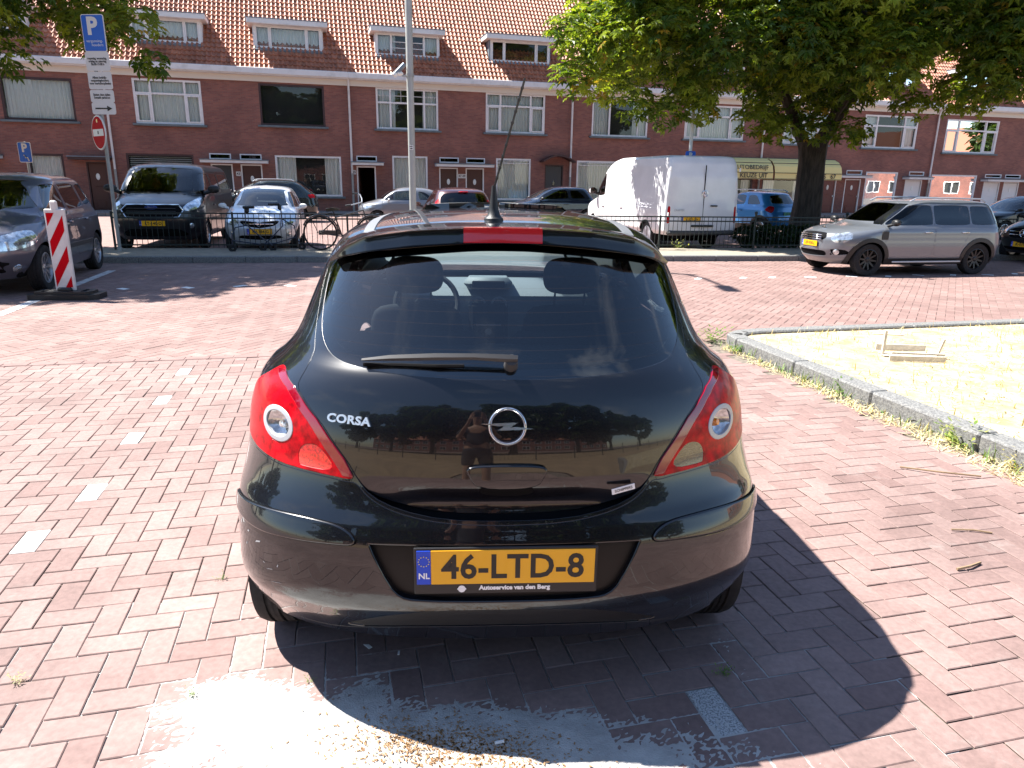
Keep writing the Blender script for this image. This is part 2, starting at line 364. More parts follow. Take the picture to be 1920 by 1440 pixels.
def patch(S, name, outer, holes=(), res=.05, mt='black_paint', parent=None, off=0., depth=.015, disp=None, bres=None, grid=None, cham=.0012):
    """outer/holes: outlines in skin metric coordinates (A,B)"""
    bres = bres or res*.6
    T2 = 2*sum(S.kA); holes = list(holes)+[h-np.array([T2, 0]) for h in holes if np.max(h[:, 0]) > T2/2+.01]
    loops = [densify(outer, bres)]+[densify(h, bres) for h in holes]
    lo, hi = loops[0].min(0), loops[0].max(0)
    gx = np.arange(lo[0]+res*.5, hi[0], res); gy = np.arange(lo[1]+res*.43, hi[1], res*.866)
    G = np.array([(x+(res*.5 if j % 2 else 0), y) for j, y in enumerate(gy) for x in gx]).reshape(-1, 2)
    if len(G):
        G = G[inside(G, loops[0])]
        for h in loops[1:]: G = G[~inside(G, h)]
    allb = np.concatenate(loops)
    if len(G):
        keep = np.ones(len(G), bool)
        for i in range(0, len(G), 400):
            d = np.sqrt(((G[i:i+400, None, :]-allb[None])**2).sum(-1)).min(1); keep[i:i+400] = d > .42*bres
        G = G[keep]
    pts = np.concatenate([allb, G]) if len(G) else allb
    ed = []; b = 0
    for l in loops:
        n = len(l); ed += [(b+i, b+(i+1) % n) for i in range(n)]; b += n
    r = delaunay_2d_cdt([Vector(p) for p in pts], ed, [], 0, 1e-5)
    V2 = np.array([tuple(v) for v in r[0]]); F = np.array([f for f in r[2] if len(f) == 3])
    cen = V2[F].mean(1); k = inside(cen, loops[0])
    for h in loops[1:]: k &= ~inside(cen, h)
    F = F[k]; used = np.unique(F); mp = -np.ones(len(V2), int); mp[used] = np.arange(len(used)); V2 = V2[used]; F = mp[F]
    def Q(A, B):
        u = S.Ai(A); v = S.Bi(np.clip(B, 0, S.B[-1])); p = S.P(u, v)
        if disp is not None: p = p+disp(u, v, p)
        return p, u, v
    P, u, v = Q(V2[:, 0], V2[:, 1])
    if disp is None: N = S.N(u, v)
    else:
        e = .004; a = Q(V2[:, 0]+e, V2[:, 1])[0]-Q(V2[:, 0]-e, V2[:, 1])[0]; c = Q(V2[:, 0], V2[:, 1]+e)[0]-Q(V2[:, 0], V2[:, 1]-e)[0]
        N = np.cross(a, c); N /= np.maximum(np.linalg.norm(N, axis=1, keepdims=True), 1e-9)
    P = P+N*off
    fn = np.cross(P[F[:, 1]]-P[F[:, 0]], P[F[:, 2]]-P[F[:, 0]])
    fl = (fn*N[F[:, 0]]).sum(1) < 0; F[fl] = F[fl][:, ::-1]
    VV = [P]; NN = [N]; FF = [tuple(f) for f in F]
    if depth > 0:
        ec = {}
        for f in F:
            for i in range(3):
                a, b2 = int(f[i]), int(f[(i+1) % 3]); ec[(a, b2)] = 1
        be = [(a, b2) for (a, b2) in ec if (b2, a) not in ec]
        be = [(a, b2) for a, b2 in be if not (abs(abs(u[a])-3) < 1e-3 and abs(abs(u[b2])-3) < 1e-3)]
        nx = {}; L = {}
        for a, b2 in be:
            t = P[b2]-P[a]; l = np.cross(t, N[a]); q = np.linalg.norm(l)
            if q > 1e-9:
                l = l/q
                for w in (a, b2): L[w] = L.get(w, 0)+l
        ids = list(L); bi = {w: i for i, w in enumerate(ids)}
        if ids:
            Lv = np.array([L[w]/max(np.linalg.norm(L[w]), 1e-9) for w in ids]); Pb = P[ids]; Nb = N[ids]; m = len(ids); b0 = len(P)
            r1 = Pb+Lv*cham*.7-Nb*cham*.3; r2 = Pb+Lv*cham-Nb*cham; r3 = Pb+Lv*cham-Nb*depth
            n1 = Nb+Lv; n1 /= np.linalg.norm(n1, axis=1, keepdims=True)
            VV += [Pb, r1, r2, r2, r3]; NN += [Nb, n1, Lv, Lv, Lv]
            for a, b2 in be:
                if a in bi and b2 in bi:
                    i, j = bi[a], bi[b2]
                    for k0, k1 in ((0, 1), (1, 2), (3, 4)):
                        FF.append((b0+k0*m+i, b0+k1*m+i, b0+k1*m+j, b0+k0*m+j))
    VV = np.concatenate(VV); NN = np.concatenate(NN)
    me = bpy.data.meshes.new(name); me.from_pydata(VV.tolist(), [], FF)
    me.materials.append(M[mt] if isinstance(mt, str) else mt)
    me.polygons.foreach_set('use_smooth', [True]*len(me.polygons)); me.update()
    NN = NN/np.maximum(np.linalg.norm(NN, axis=1, keepdims=True), 1e-9)
    me.normals_split_custom_set_from_vertices(NN.tolist())
    o = bpy.data.objects.new(name, me); COL.objects.link(o)
    if parent: o.parent = parent
    return o
class Skin(Surf):
    def _ab(s, uv): return (float(s.A(np.array(uv[0]))), float(s.Bf(uv[1])))
    def R(s, pts, sm=2):
        P = [s._ab(s.rear(x, max(z, s.zs[0]))) for x, z in pts]; return smooth_poly(P, sm) if sm else np.array(P)
    def Fr(s, pts, sm=2):
        P = [s._ab(s.front(x, max(z, s.zs[0]))) for x, z in pts]; T = sum(s.kA)
        if min(x for x, z in pts) < 0 < max(x for x, z in pts): P = [((2*T+a if a < 0 else a), b) for a, b in P]
        return smooth_poly(P, sm) if sm else np.array(P)
    def Sd(s, pts, sg=1, sm=2):
        P = []
        for y, z in pts:
            a, b = s._ab(s.side(y, max(z, s.zs[0]), sg)); P.append((a, b+min(0, z-s.zs[0])))
        return smooth_poly(P, sm) if sm else np.array(P)
    def circ(s, y, z, r, sg, n=28, squash=1):
        return s.Sd([(y+r*math.cos(2*PI*i/n), z+r*squash*math.sin(2*PI*i/n)) for i in range(n)], sg, 0)
    def full(s, v0=0, v1=None, u0=-3, u1=3):
        v1 = s.n-1 if v1 is None else v1; b0, b1 = float(s.Bf(v0)), float(s.Bf(v1)); a0, a1 = float(s.A(np.array(float(u0)))), float(s.A(np.array(float(u1))))
        return np.array([(a0, b0), (a1, b0), (a1, b1), (a0, b1)])
    def pt(s, u, v, off=0):
        p = s.P(np.array([float(u)]), np.array([float(v)])); n = s.N(np.array([float(u)]), np.array([float(v)])); return Vector((p+n*off)[0]), Vector(n[0])

# ---------------------------------------------------------------- shared car parts
from mathutils.bvhtree import BVHTree
_wheel_cache = {}
def wheel(par, c, r, wd, sg, style='alloy', spokes=5, rimr=.66):
    key = (round(r, 3), round(wd, 3), style, spokes)
    if key not in _wheel_cache:
        t = MB(); h = wd/2; ri = r*rimr
        prof = [(ri, -h*.8), (ri+.02, -h*.95), (r*.9, -h), (r*.97, -h*.93), (r-.004, -h*.8)]
        for g in (-.42, 0, .42):
            prof += [(r, h*g-h*.24), (r, h*g-.006), (r-.008, h*g-.004), (r-.008, h*g+.004), (r, h*g+.006), (r, h*g+h*.24)]
        prof += [(r-.004, h*.8), (r*.97, h*.93), (r*.9, h), (ri+.02, h*.95), (ri, h*.8)]
        t.lathe(prof, 40, 'X')
        m = MB()
        m.lathe([(ri+.004, h*.86), (ri-.012, h*.9), (ri-.02, h*.55), (ri-.03, -h*.6), (.0, -h*.5)], 36, 'X')
        m.lathe([(0, h*.66), (.028, h*.66), (.035, h*.6), (.06, h*.52), (.06, h*.1)], 18, 'X')
        for k in range(spokes):
            a = 2*PI*k/spokes
            for da in ((-.13, .13) if spokes <= 6 else (0,)):
                w0, w1 = .022, .016
                ca, sa = math.cos(a), math.sin(a); cb, sb = math.cos(a+da), math.sin(a+da)
                pa = Vector((h*.52, .045*ca, .045*sa)); pb = Vector((h*.72, (ri-.01)*cb, (ri-.01)*sb))
                tn = Vector((0, -sa, ca)); X = Vector((1, 0, 0))
                m.add([pa-tn*w0, pa+tn*w0, pb+tn*w1, pb-tn*w1, pa-tn*w0-X*.03, pa+tn*w0-X*.03, pb+tn*w1-X*.03, pb-tn*w1-X*.03],
                      [(0, 1, 2, 3), (7, 6, 5, 4), (0, 4, 5, 1), (1, 5, 6, 2), (2, 6, 7, 3), (3, 7, 4, 0)])
        if style == 'cover': m.lathe([(0, h*.78), (ri*.5, h*.8), (ri*.93, h*.86)], 30, 'X')
        a = t.build('wheel', 'tyre', None, True); b = m.build('rim', {'alloy': 'alloy', 'dark': 'dark_alloy', 'cover': 'silver_plastic'}[style], a, True)
        _wheel_cache[key] = (a.data, b.data); bpy.data.objects.remove(b); bpy.data.objects.remove(a)
    A, B = _wheel_cache[key]
    o = bpy.data.objects.new('wheel', A); q = bpy.data.objects.new('rim', B)
    COL.objects.link(o); COL.objects.link(q); q.parent = o; o.parent = par
    o.location = c; o.rotation_euler = (rnd.uniform(0, 1), 0, 0 if sg > 0 else PI)
    return o
def number_plate(par, txt, loc, rz=0, tilt=0, w=.52, h=.11, frame=.012, sz=.088, footer=None, green=False, sub=None, th=.006):
    """plate facing local -Y"""
    f = MB(); f.box((0, th*.5, -(.013 if footer else 0)), (w+2*frame-.008, th, h+2*frame-.008+(.026 if footer else 0)), .003)
    if footer:
        pass
    fo = f.build('number_plate', 'black_plastic', par); fo.location = loc; fo.rotation_euler = (tilt, 0, rz)
    p = MB(); p.m = 0; p.box((.02 if not green else 0, -.0015, 0), (w-.042 if not green else w, .003, h), .002)
    p.m = 1
    if not green: p.box((-w/2+.0205, -.0015, 0), (.041, .003, h), .002)
    p.m = 2; add_text(p, txt, sz, (.02, -.0034, -.002), ext=.0006, bold=.0022, sx=.95, sp=1.03)
    p.m = 3; add_text(p, 'NL', .026, (-w/2+.021, -.0034, -.027), ext=.0006, bold=.0006)
    p.m = 4
    for k in range(12):
        a = k*PI/6; p.lathe([(0, -.0042), (.0019, -.0042), (.0019, -.003)], 5, 'Y', (-w/2+.021+.0155*math.cos(a), 0, .02+.0155*math.sin(a)))
    p.build('registration', ['plate_green' if green else 'plate_yellow', 'plate_blue', 'ink', 'white_ink', 'star_ink'], fo)
    if footer:
        q = MB(); add_text(q, footer, .0195, (.025, -.0012, -h/2-.0135), ext=.0005, bold=.0009, sx=1.02)
        q.lathe([(0, -.002), (.011, -.002), (.011, 0)], 16, 'Y', (-.13, 0, -h/2-.016)); q.box((-.13, -.0016, -h/2-.016), (.026, .002, .004))
        q.build('dealer_lettering', 'white_ink', fo)
    return fo
def mirror(par, c, sg, mt, s=1.0):
    m = MB(); prof = [(0, -.05), (.05, -.045), (.078, -.02), (.085, .02), (.08, .045)]
    T0 = m.T; m.T = Matrix.Translation(c) @ Matrix.Diagonal((1.25*s, 1*s, .82*s, 1)); m.lathe([(r, -h) for r, h in prof], 20, 'Y'); m.T = T0
    m.tube([Vector(c)+Vector((0, .0, -.02)), Vector(c)+Vector((-sg*.16*s, .03, -.07*s))], [.028*s, .035*s], 8)
    o = m.build('wing_mirror', mt, par, True)
    g = MB(); g.T = Matrix.Translation(c) @ Matrix.Diagonal((1.2*s, 1*s, .78*s, 1)); g.lathe([(0, -.04), (.076, -.04), (.078, -.03)], 20, 'Y'); g.build('mirror_glass', 'chrome', o)
    return o
def seat(par, x, y, z0=.3, zt=1.0, tilt=R(14), head=True, wd=.48, mt='seat'):
    m = MB(); m.T = Matrix.Translation((x, y, z0)) 
    m.box((0, .25, .08), (wd, .52, .16), .05)
    m.T = m.T @ Matrix.Rotation(tilt, 4, 'X')
    h = (zt-z0)
    m.box((0, -.02, h/2+.02), (wd*.98, .13, h*.98), .06)
    if head:
        m.box((0, -.035, h+.155), (.27, .10, .19), .045)
        for s in (-.07, .07): m.tube([(s, -.02, h-.02), (s, -.03, h+.09)], .007, 6)
    o = m.build('seat', mt, par, True); sm_ = o.modifiers.new('round', 'SUBSURF'); sm_.levels = sm_.render_levels = 2
    return o

# ---------------------------------------------------------------- the black hatchback in front of the camera
ROWS = [(0.2, 0.868, 0.135, 0.48, 2.5, 3.86, 0.9, 2.4),
        (0.32, 0.884, 0.05, 0.47, 2.5, 3.93, 0.9, 2.4),
        (0.385, 0.886, 0.012, 0.47, 2.5, 3.97, 0.95, 2.4),
        (0.45, 0.885, 0.0, 0.48, 2.5, 3.99, 1.0, 2.4),
        (0.52, 0.888, 0.0, 0.5, 2.5, 4.0, 1.0, 2.4),
        (0.58, 0.89, 0.006, 0.52, 2.5, 3.99, 1.0, 2.4),
        (0.63, 0.889, 0.022, 0.54, 2.5, 3.97, 1.0, 2.4),
        (0.68, 0.886, 0.041, 0.58, 2.45, 3.94, 1.0, 2.4),
        (0.75, 0.882, 0.06, 0.62, 2.4, 3.88, 1.0, 2.4),
        (0.83, 0.88, 0.07, 0.66, 2.35, 3.72, 1.0, 2.5),
        (0.9, 0.868, 0.083, 0.66, 2.35, 3.5, 0.95, 2.6),
        (0.96, 0.848, 0.1, 0.66, 2.35, 3.24, 0.8, 2.6),
        (1.01, 0.81, 0.118, 0.65, 2.35, 3.06, 0.75, 2.4),
        (1.05, 0.76, 0.14, 0.64, 2.4, 2.98, 0.75, 2.3),
        (1.1, 0.722, 0.18, 0.62, 2.3, 2.9, 0.75, 2.3),
        (1.18, 0.688, 0.256, 0.58, 2.3, 2.76, 0.75, 2.3),
        (1.26, 0.657, 0.332, 0.54, 2.3, 2.6, 0.75, 2.3),
        (1.33, 0.628, 0.4, 0.5, 2.3, 2.43, 0.72, 2.3),
        (1.38, 0.602, 0.452, 0.48, 2.3, 2.28, 0.68, 2.3),
        (1.42, 0.57, 0.51, 0.47, 2.3, 2.12, 0.62, 2.4),
        (1.445, 0.525, 0.59, 0.5, 2.6, 1.98, 0.55, 2.4),
        (1.47, 0.44, 0.74, 0.5, 2.5, 1.85, 0.45, 2.4),
        (1.491, 0.3, 1.0, 0.4, 2.4, 1.7, 0.3, 2.3),
        (1.503, 0.02, 1.38, 0.02, 2.0, 1.42, 0.02, 2.0)]
S = Skin(ROWS)
car = thing('parked_car', 'glossy black three-door hatchback in the foreground, seen from behind', 'car', (-.009, 1.84, 0), R(3.3))
def sym(half): return [(-x, z) for x, z in half[::-1] if x > 1e-6]+list(half)
GATE = [(0, .664), (.18, .668), (.31, .690), (.395, .722), (.434, .766), (.466, .815), (.509, .866), (.553, .920), (.601, .963), (.634, .993), (.616, 1.037), (.596, 1.08), (.603, 1.12), (.608, 1.18), (.607, 1.255), (.597, 1.335), (.55, 1.376), (.40, 1.404), (.12, 1.431), (0, 1.433)]
GLS = [(0, 1.058), (.13, 1.059), (.29, 1.063), (.435, 1.072), (.51, 1.082), (.553, 1.103), (.577, 1.135), (.588, 1.18), (.590, 1.255), (.580, 1.335), (.53, 1.360), (.40, 1.388), (.12, 1.416), (0, 1.418)]
gate = S.R(sym(GATE), 0); gls = S.R(sym(GLS), 2)
gate = smooth_poly(gate, 1)
def ux(u, z): return (float(S.P(np.array([u]), np.array([float(S.vz(z))]))[0, 0]), z)
LT = [(.703, 1.030), (.724, 1.022), (.775, .988), ux(.80, .945), ux(.818, .90), ux(.825, .86), ux(.825, .82), ux(.80, .795), (.782, .779), (.69, .769), (.605, .769), (.51, .766), (.465, .763), (.446, .768), (.474, .815), (.518, .866), (.563, .920), (.611, .962), (.645, .992), (.69, 1.022)]
light = {sg: smooth_poly(S.R([(sg*x, z) for x, z in LT], 0), 1) for sg in (1, -1)}
half = [(0, .651), (.18, .655), (.32, .679), (.40, .712), (.440, .755), (.465, .752), (.51, .757), (.605, .761), (.69, .760), (.782, .769), ux(.83, .782), ux(.87, .775)]
bl = S.R(half, 0); sd = S.Sd([(.50, .66), (.47, .50), (.44, .36), (.42, .285)], 1, 0)
bot = S.R([(.80, .268), (.70, .238), (.60, .226), (.5, .236), (.40, .262), (.25, .284), (0, .292)], 0)
hb = np.concatenate([bl, sd, bot]); hb2 = hb[::-1].copy(); hb2[:, 0] *= -1
bump = np.concatenate([hb, hb2])
k = np.concatenate([[True], np.linalg.norm(np.diff(bump, axis=0), axis=1) > 1e-4]); bump = bump[k]
bump = smooth_poly(bump, 2)
WY, WF, WR = .635, 3.17, .30
arch = [S.circ(y, .31, .325, sg) for y in (WY+.03, WF) for sg in (1, -1)]
door = {sg: S.Sd([(1.62, .36), (1.56, .7), (1.60, 1.0), (1.70, 1.405), (2.1, 1.405), (2.45, 1.27), (2.80, 1.02), (2.86, .7), (2.82, .36)], sg, 2) for sg in (1, -1)}
dwin = {sg: S.Sd([(1.70, 1.05), (1.75, 1.365), (2.08, 1.37), (2.38, 1.25), (2.66, 1.05)], sg, 2) for sg in (1, -1)}
qwin = {sg: S.Sd([(.98, 1.10), (1.54, 1.06), (1.62, 1.36), (1.3, 1.345), (1.08, 1.24)], sg, 2) for sg in (1, -1)}
wsc = S.Fr(densify(smooth_poly(sym([(0, 1.03), (.55, 1.04), (.64, 1.09), (.585, 1.34), (.52, 1.405), (0, 1.42)]), 2), .05), 0)
LW = .0022
patch(S, 'body', S.full(), [grow(gate, LW), grow(bump, LW)]+[grow(light[s], .001) for s in (1, -1)]+arch+[grow(door[s], LW) for s in (1, -1)]+list(qwin.values())+[wsc], res=.045, parent=car, bres=.014, depth=.016)
def gdisp(u, v, p):
    t = np.clip((.782-p[:, 2])/.10, 0, 1); t = t*t*(3-2*t); q = np.zeros_like(p); q[:, 1] = .045*t*np.clip(1-(p[:, 0]/.46)**4, 0, 1); q[:, 2] = -.0*t
    return q
patch(S, 'tailgate', grow(densify(gate, .02), -LW*.6), [grow(gls, .002)], res=.016, parent=car, bres=.009, depth=.02, disp=gdisp, cham=.0022)
gb = S.R(sym([(0, 1.083), (.13, 1.084), (.29, 1.088), (.42, 1.096), (.49, 1.107), (.53, 1.127), (.55, 1.155), (.558, 1.19), (.560, 1.255), (.558, 1.325), (.518, 1.345), (.40, 1.370), (.12, 1.398), (0, 1.400)]), 2)
patch(S, 'rear_window', gls, [], res=.03, mt='rear_glass', parent=car, off=-.0015, depth=.004, bres=.015)
patch(S, 'window_seal', grow(gls, .0015), [gb], res=.03, mt=mat('ceramic_edge', (.008, .008, .009), .06, coat=1, coat_r=.01), parent=car, off=-.0035, depth=.002, bres=.012)
REC = [(0, .603), (.399, .598), (.404, .590), (.346, .463), (.312, .424), (.268, .413), (0, .411)]
rec = S.R(sym(REC), 1)
LIP = [(0, .386), (.22, .383), (.34, .352), (.44, .304), (.505, .262), (.47, .25), (0, .26)]
lip = S.R(sym(LIP), 1)
bo = patch(S, 'rear_bumper', grow(bump, -LW*.5), [rec, lip]+arch, res=.02, parent=car, bres=.010, depth=.022, cham=.006)
patch(S, 'plate_recess', grow(rec, .004), [], res=.03, parent=car, off=-.02, depth=0, mt=mat('recess_plastic', (.004, .004, .004), .45, spec=.3))
patch(S, 'bumper_lip', grow(lip, .002), arch[:2], res=.03, parent=car, off=-.005, depth=.03, mt='black_plastic', cham=.002)
m = MB(); shelf = [S.pt(*S.rear(x, z))[0] for x, z in sym([(0, .650), (.18, .654), (.32, .678), (.40, .711), (.444, .757)])]
m.add([tuple(p+Vector((0, .004, -.003))) for p in shelf]+[tuple(p+Vector((0, .17, -.03))) for p in shelf]+[tuple(p+Vector((0, .2, .25))) for p in shelf],
      [(i+k*9, i+1+k*9, i+10+k*9, i+9+k*9) for i in range(8) for k in (0, 1)])
m.build('bumper_step', 'black_plastic', car, True)
MLD = [(.60+.25, .622), (.75, .632), (.647, .639), (.553, .638), (.49, .632), (.456, .616), (.443, .602), (.446, .590), (.508, .588), (.60, .584), (.696, .578), (.76, .576), (.85, .578)]
for sg in (1, -1):
    mo = smooth_poly(S.R([(sg*x, z) for x, z in MLD[1:-1]]+[(sg*.872, .588), (sg*.878, .612)], 0), 2)
    patch(S, 'groove_shade', grow(mo, .008), [], res=.03, mt='dark', parent=car, off=.0006, depth=0)  # flat dark border painted as the shadow of a groove
    patch(S, 'bumper_strip', mo, [], res=.012, parent=car, off=.009, depth=.012, cham=.006, bres=.008)
    L = light[sg]
    ring = densify(S.R([(sg*(.70+.058*math.cos(a)), .878+.050*math.sin(a)) for a in np.linspace(0, 2*PI, 28)[:-1]], 0), .02)
    rin = densify(S.R([(sg*(.70+.046*math.cos(a)), .878+.039*math.sin(a)) for a in np.linspace(0, 2*PI, 28)[:-1]], 0), .02)
    edge = S.R([(sg*x, z) for x, z in [(.448, .769), (.474, .815), (.518, .866), (.563, .920), (.611, .962), (.645, .992), (.69, 1.022), (.722, 1.018), (.672, .985), (.637, .957), (.590, .912), (.545, .858), (.505, .808), (.478, .7705)]], 0)
    rev = S.R([(sg*x, z) for x, z in [(.494, .777), (.541, .838), (.568, .851), (.606, .843), (.625, .812), (.622, .779), (.613, .775)]], 2)
    lo = patch(S, 'tail_light', grow(L, -.001), [ring, rev, edge], res=.02, mt='red_lens', parent=car, off=.003, depth=.02, cham=.003, bres=.01)
    patch(S, 'lens_edge', edge, [], res=.02, mt='dark_red_lens', parent=lo, off=.005, depth=.006, cham=.002)
    patch(S, 'lamp_ring', ring, [rin], res=.02, mt='silver_plastic', parent=lo, off=.005, depth=.012, cham=.002)
    p, n = S.pt(*S.rear(sg*.70, .878)); q = n.to_track_quat('Z', 'Y').to_matrix().to_4x4()
    b = MB(); b.T = Matrix.Translation(p-n*.026) @ q
    b.lathe([(.056, .026), (.045, .006), (.03, -.006), (.012, -.010), (0, -.01)], 28); bo_ = b.build('reflector', 'clear_lens', lo, True)
    b = MB(); b.T = Matrix.Translation(p-n*.03) @ q; b.lathe([(0, .022), (.010, .020), (.014, .01), (.014, -.004)], 16); b.build('bulb', 'orange_lens' if sg > 0 else 'clear_lens', lo, True)
    patch(S, 'lens_segment', rev, [], res=.02, mt='smoke_lens' if sg > 0 else 'red_pattern', parent=lo, off=.002, depth=.004)
# dark liner behind the gaps
patch(S, 'inner_shell', S.full(1.5, 12.3, -1.9, 1.9), arch, res=.12, mt='dark', parent=car, off=-.045, depth=0)
# doors, side and front glass
for sg in (1, -1):
    d = patch(S, 'door', grow(door[sg], -LW*.5), [dwin[sg]], res=.06, parent=car, bres=.025)
    patch(S, 'door_window', dwin[sg], [], res=.08, mt='car_glass', parent=d, off=-.004, depth=0)
    patch(S, 'quarter_window', qwin[sg], [], res=.08, mt='car_glass', parent=car, off=-.003, depth=0)
    h, hn = S.pt(*S.side(1.78, .80, sg)); b = MB(); b.box(h+hn*.02, (.025, .19, .028), .01); b.build('door_handle', 'black_paint', d, True)
    mirror(car, (sg*.88, 2.66, 1.03), sg, 'black_paint', .9)
patch(S, 'windscreen', wsc, [], res=.08, mt='clear_screen', parent=car, off=-.003, depth=0)
for y in (WY, WF):
    for sg in (1, -1): wheel(car, (sg*.768, y, .30), .30, .19, sg, 'alloy', 5)
# spoiler with high brake lamp
def interp(tab, s): a = np.array(tab); return np.array([np.interp(s, a[:, 0], a[:, j]) for j in range(1, a.shape[1])])
TT = [(0, 0, .456, 1.468), (.2, .125, .459, 1.467), (.45, .29, .477, 1.457), (.72, .44, .510, 1.434), (.88, .515, .545, 1.400), (1, .575, .600, 1.354)]
TL = [(0, 0, .444, 1.422), (.2, .125, .447, 1.420), (.45, .29, .462, 1.408), (.72, .44, .496, 1.386), (.88, .515, .540, 1.368), (1, .572, .600, 1.344)]
def spo(s):
    a = abs(s); g = math.copysign(1, s)
    A = S.P(np.array([.80*s]), np.array([21.0-3.6*a**3]))[0]+np.array([0, .0, .0015])
    T = interp(TT, a); Lw = interp(TL, a); T[0] *= g; Lw[0] *= g
    mid = (A+T)/2+np.array([0, 0, .004*(1-a)])
    r1 = T+(A-T)*.08+np.array([0, 0, .001]); r2 = T+np.array([0, .001, -.004]) 
    U = Lw+np.array([0, .07, .006*(1-a)])
    return [A, mid, r1, T, r2*.5+T*.5, (T*.45+Lw*.55)+np.array([0, -.002*(1-a), 0]), Lw+np.array([0, .0, .004]), Lw+np.array([0, .005, 0]), Lw+np.array([0, .012, -.002]), U]
def strip(name, s0, s1, n, mt, par, sl=slice(None), off=(0, 0, 0)):
    m = MB(); rows = [[tuple(np.array(p)+np.array(off)) for p in spo(s)[sl]] for s in np.linspace(s0, s1, n)]; k = len(rows[0])
    m.add([p for r_ in rows for p in r_], [(i*k+j, (i+1)*k+j, (i+1)*k+j+1, i*k+j+1) for i in range(n-1) for j in range(k-1)])
    return m.build(name, mt, par, True)
sp = strip('roof_spoiler', -1, 1, 61, 'black_paint', car)
bl_ = strip('brake_lamp', -.2, .2, 13, mat('brake_lens', (.42, .012, .02), .18, coat=1), sp, slice(2, 8), (0, -.003, .002))
# roof lookup
ug, vg = np.meshgrid(np.linspace(-3, 3, 241), np.linspace(10, S.n-1, 90)); PP = S.P(ug.ravel(), vg.ravel())
bv = BVHTree.FromPolygons([tuple(p) for p in PP], [(j*241+i, j*241+i+1, (j+1)*241+i+1, (j+1)*241+i) for j in range(89) for i in range(240)])
def roofz(x, y):
    h = bv.ray_cast(Vector((x, y, 2)), Vector((0, 0, -1))); return h[0].z if h[0] else 1.4
for sg in (1, -1):
    m = MB(); ys = np.linspace(.66, 2.1, 24); ring_ = []
    for y in ys:
        xc = .455+.02*math.sin((y-.6)*1.6)
        for dx, dz in ((-.021, -.004), (-.019, .003), (.019, .003), (.021, -.004)):
            x = sg*(xc+dx); ring_.append((x, y, roofz(x, y)+dz))
    m.add(ring_, [(i*4+j, i*4+j+1, (i+1)*4+j+1, (i+1)*4+j) for i in range(len(ys)-1) for j in range(3)]+[(0, 1, 2, 3)])
    m.build('roof_strip', mat('strip_grey', (.16, .165, .175), .45), car)
# aerial
b = MB(); z0 = roofz(-.02, .80)
b.lathe([(.036, z0-.004), (.034, z0+.006), (.024, z0+.014), (.017, z0+.04), (.011, z0+.09), (.008, z0+.12), (0, z0+.12)], 18, c=(-.02, .80, 0))
ae = b.build('aerial', 'black_plastic', car, True)
b = MB(); pp = [(-.02+.10*t, .80-.06*t, z0+.11+.36*t+.0*t) for t in np.linspace(0, 1, 60)]
b.tube(pp, [.0042+(.0022 if i % 6 < 1 else 0) for i in range(60)], 6); b.build('aerial_mast', 'black_plastic', ae, True)
# wiper
p0, n0 = S.pt(*S.rear(.015, 1.094)); p1, n1 = S.pt(*S.rear(-.42, 1.083)); pm, nm = S.pt(*S.rear(-.20, 1.094))
b = MB(); b.tube([p0-n0*.01, p0+n0*.035], [.022, .018], 14)
pl = [p0+n0*.036+Vector((.018, 0, .004)), p0+n0*.038+Vector((-.02, 0, .004)), p0.lerp(pm, .5)+n0*.040+Vector((0, 0, .006)), pm+nm*.034+Vector((0, 0, .006)), p1.lerp(pm, .4)+n1*.026+Vector((0, 0, .002)), p1+n1*.018]
V_ = []; ww = [.010, .012, .010, .011, .009, .004]
for p, w_ in zip(pl, ww):
    V_ += [tuple(p+Vector((0, -.004, w_))), tuple(p+Vector((0, -.010, .0))), tuple(p+Vector((0, -.002, -w_))), tuple(p+Vector((0, .008, 0)))]
b.add(V_, [(i*4+j, i*4+(j+1) % 4, (i+1)*4+(j+1) % 4, (i+1)*4+j) for i in range(5) for j in range(4)]+[(0, 1, 2, 3), (20, 21, 22, 23)])
wp = b.build('rear_wiper', 'grey_plastic', car, True)
b = MB(); b.tube([pm+nm*.012+Vector((.08, 0, -.012)), pm+nm*.012+Vector((0, 0, -.012)), p1+n1*.006+Vector((0, 0, -.008))], .006, 6); b.build('wiper_blade', 'dark', wp)
# tailgate handle
def gpatch(name, pts, off, depth, mt, par, cham=.003, res=.02, sm=2): return patch(S, name, smooth_poly(S.R(pts, 0), sm), [], res=res, mt=mt, parent=par, off=off, depth=depth, disp=gdisp, cham=cham, bres=.008)
hd = gpatch('tailgate_handle', [(-.112, .818), (0, .822), (.115, .818), (.108, .795), (.085, .762), (-.08, .762), (-.104, .795)], .016, .018, 'black_paint', car, cham=.006)
gpatch('handle_shade', [(-.082, .761), (.085, .761), (.076, .722), (-.07, .722)], .002, 0, 'dark', hd)  # flat dark patch painted as the shade below the grip
# badge: ring with lightning bar
p, n = S.pt(*S.rear(.003, .934)); q = Matrix.Translation(p+n*.004) @ (-n).to_track_quat('Y', 'Z').to_matrix().to_4x4()
b = MB(); b.T = q
rr = .0505; prof = [(rr+.005*math.cos(a), -.006*math.sin(a)-.003) for a in np.linspace(0, 2*PI, 11)]
b.lathe(prof, 40, 'Y')
for s in (1, -1):
    b.prism([(s*-.076, s*.0075), (s*.022, s*.0115), (s*.012, s*-.001), (s*.001, s*.0005), (s*.002, s*.0035), (s*-.026, s*.001)], -.011, -.002)
b.prism([(-.030, -.0115), (-.004, .004), (.030, .0115), (.004, -.004)], -.012, -.003)
b.build('badge', mat('emblem_chrome', (.85, .86, .88), .14, .95), car, True)
c_, cn = S.pt(*S.rear(-.459, .9315)); b = MB(); b.T = Matrix.Translation(c_+cn*.001) @ (-cn).to_track_quat('Y', 'Z').to_matrix().to_4x4()
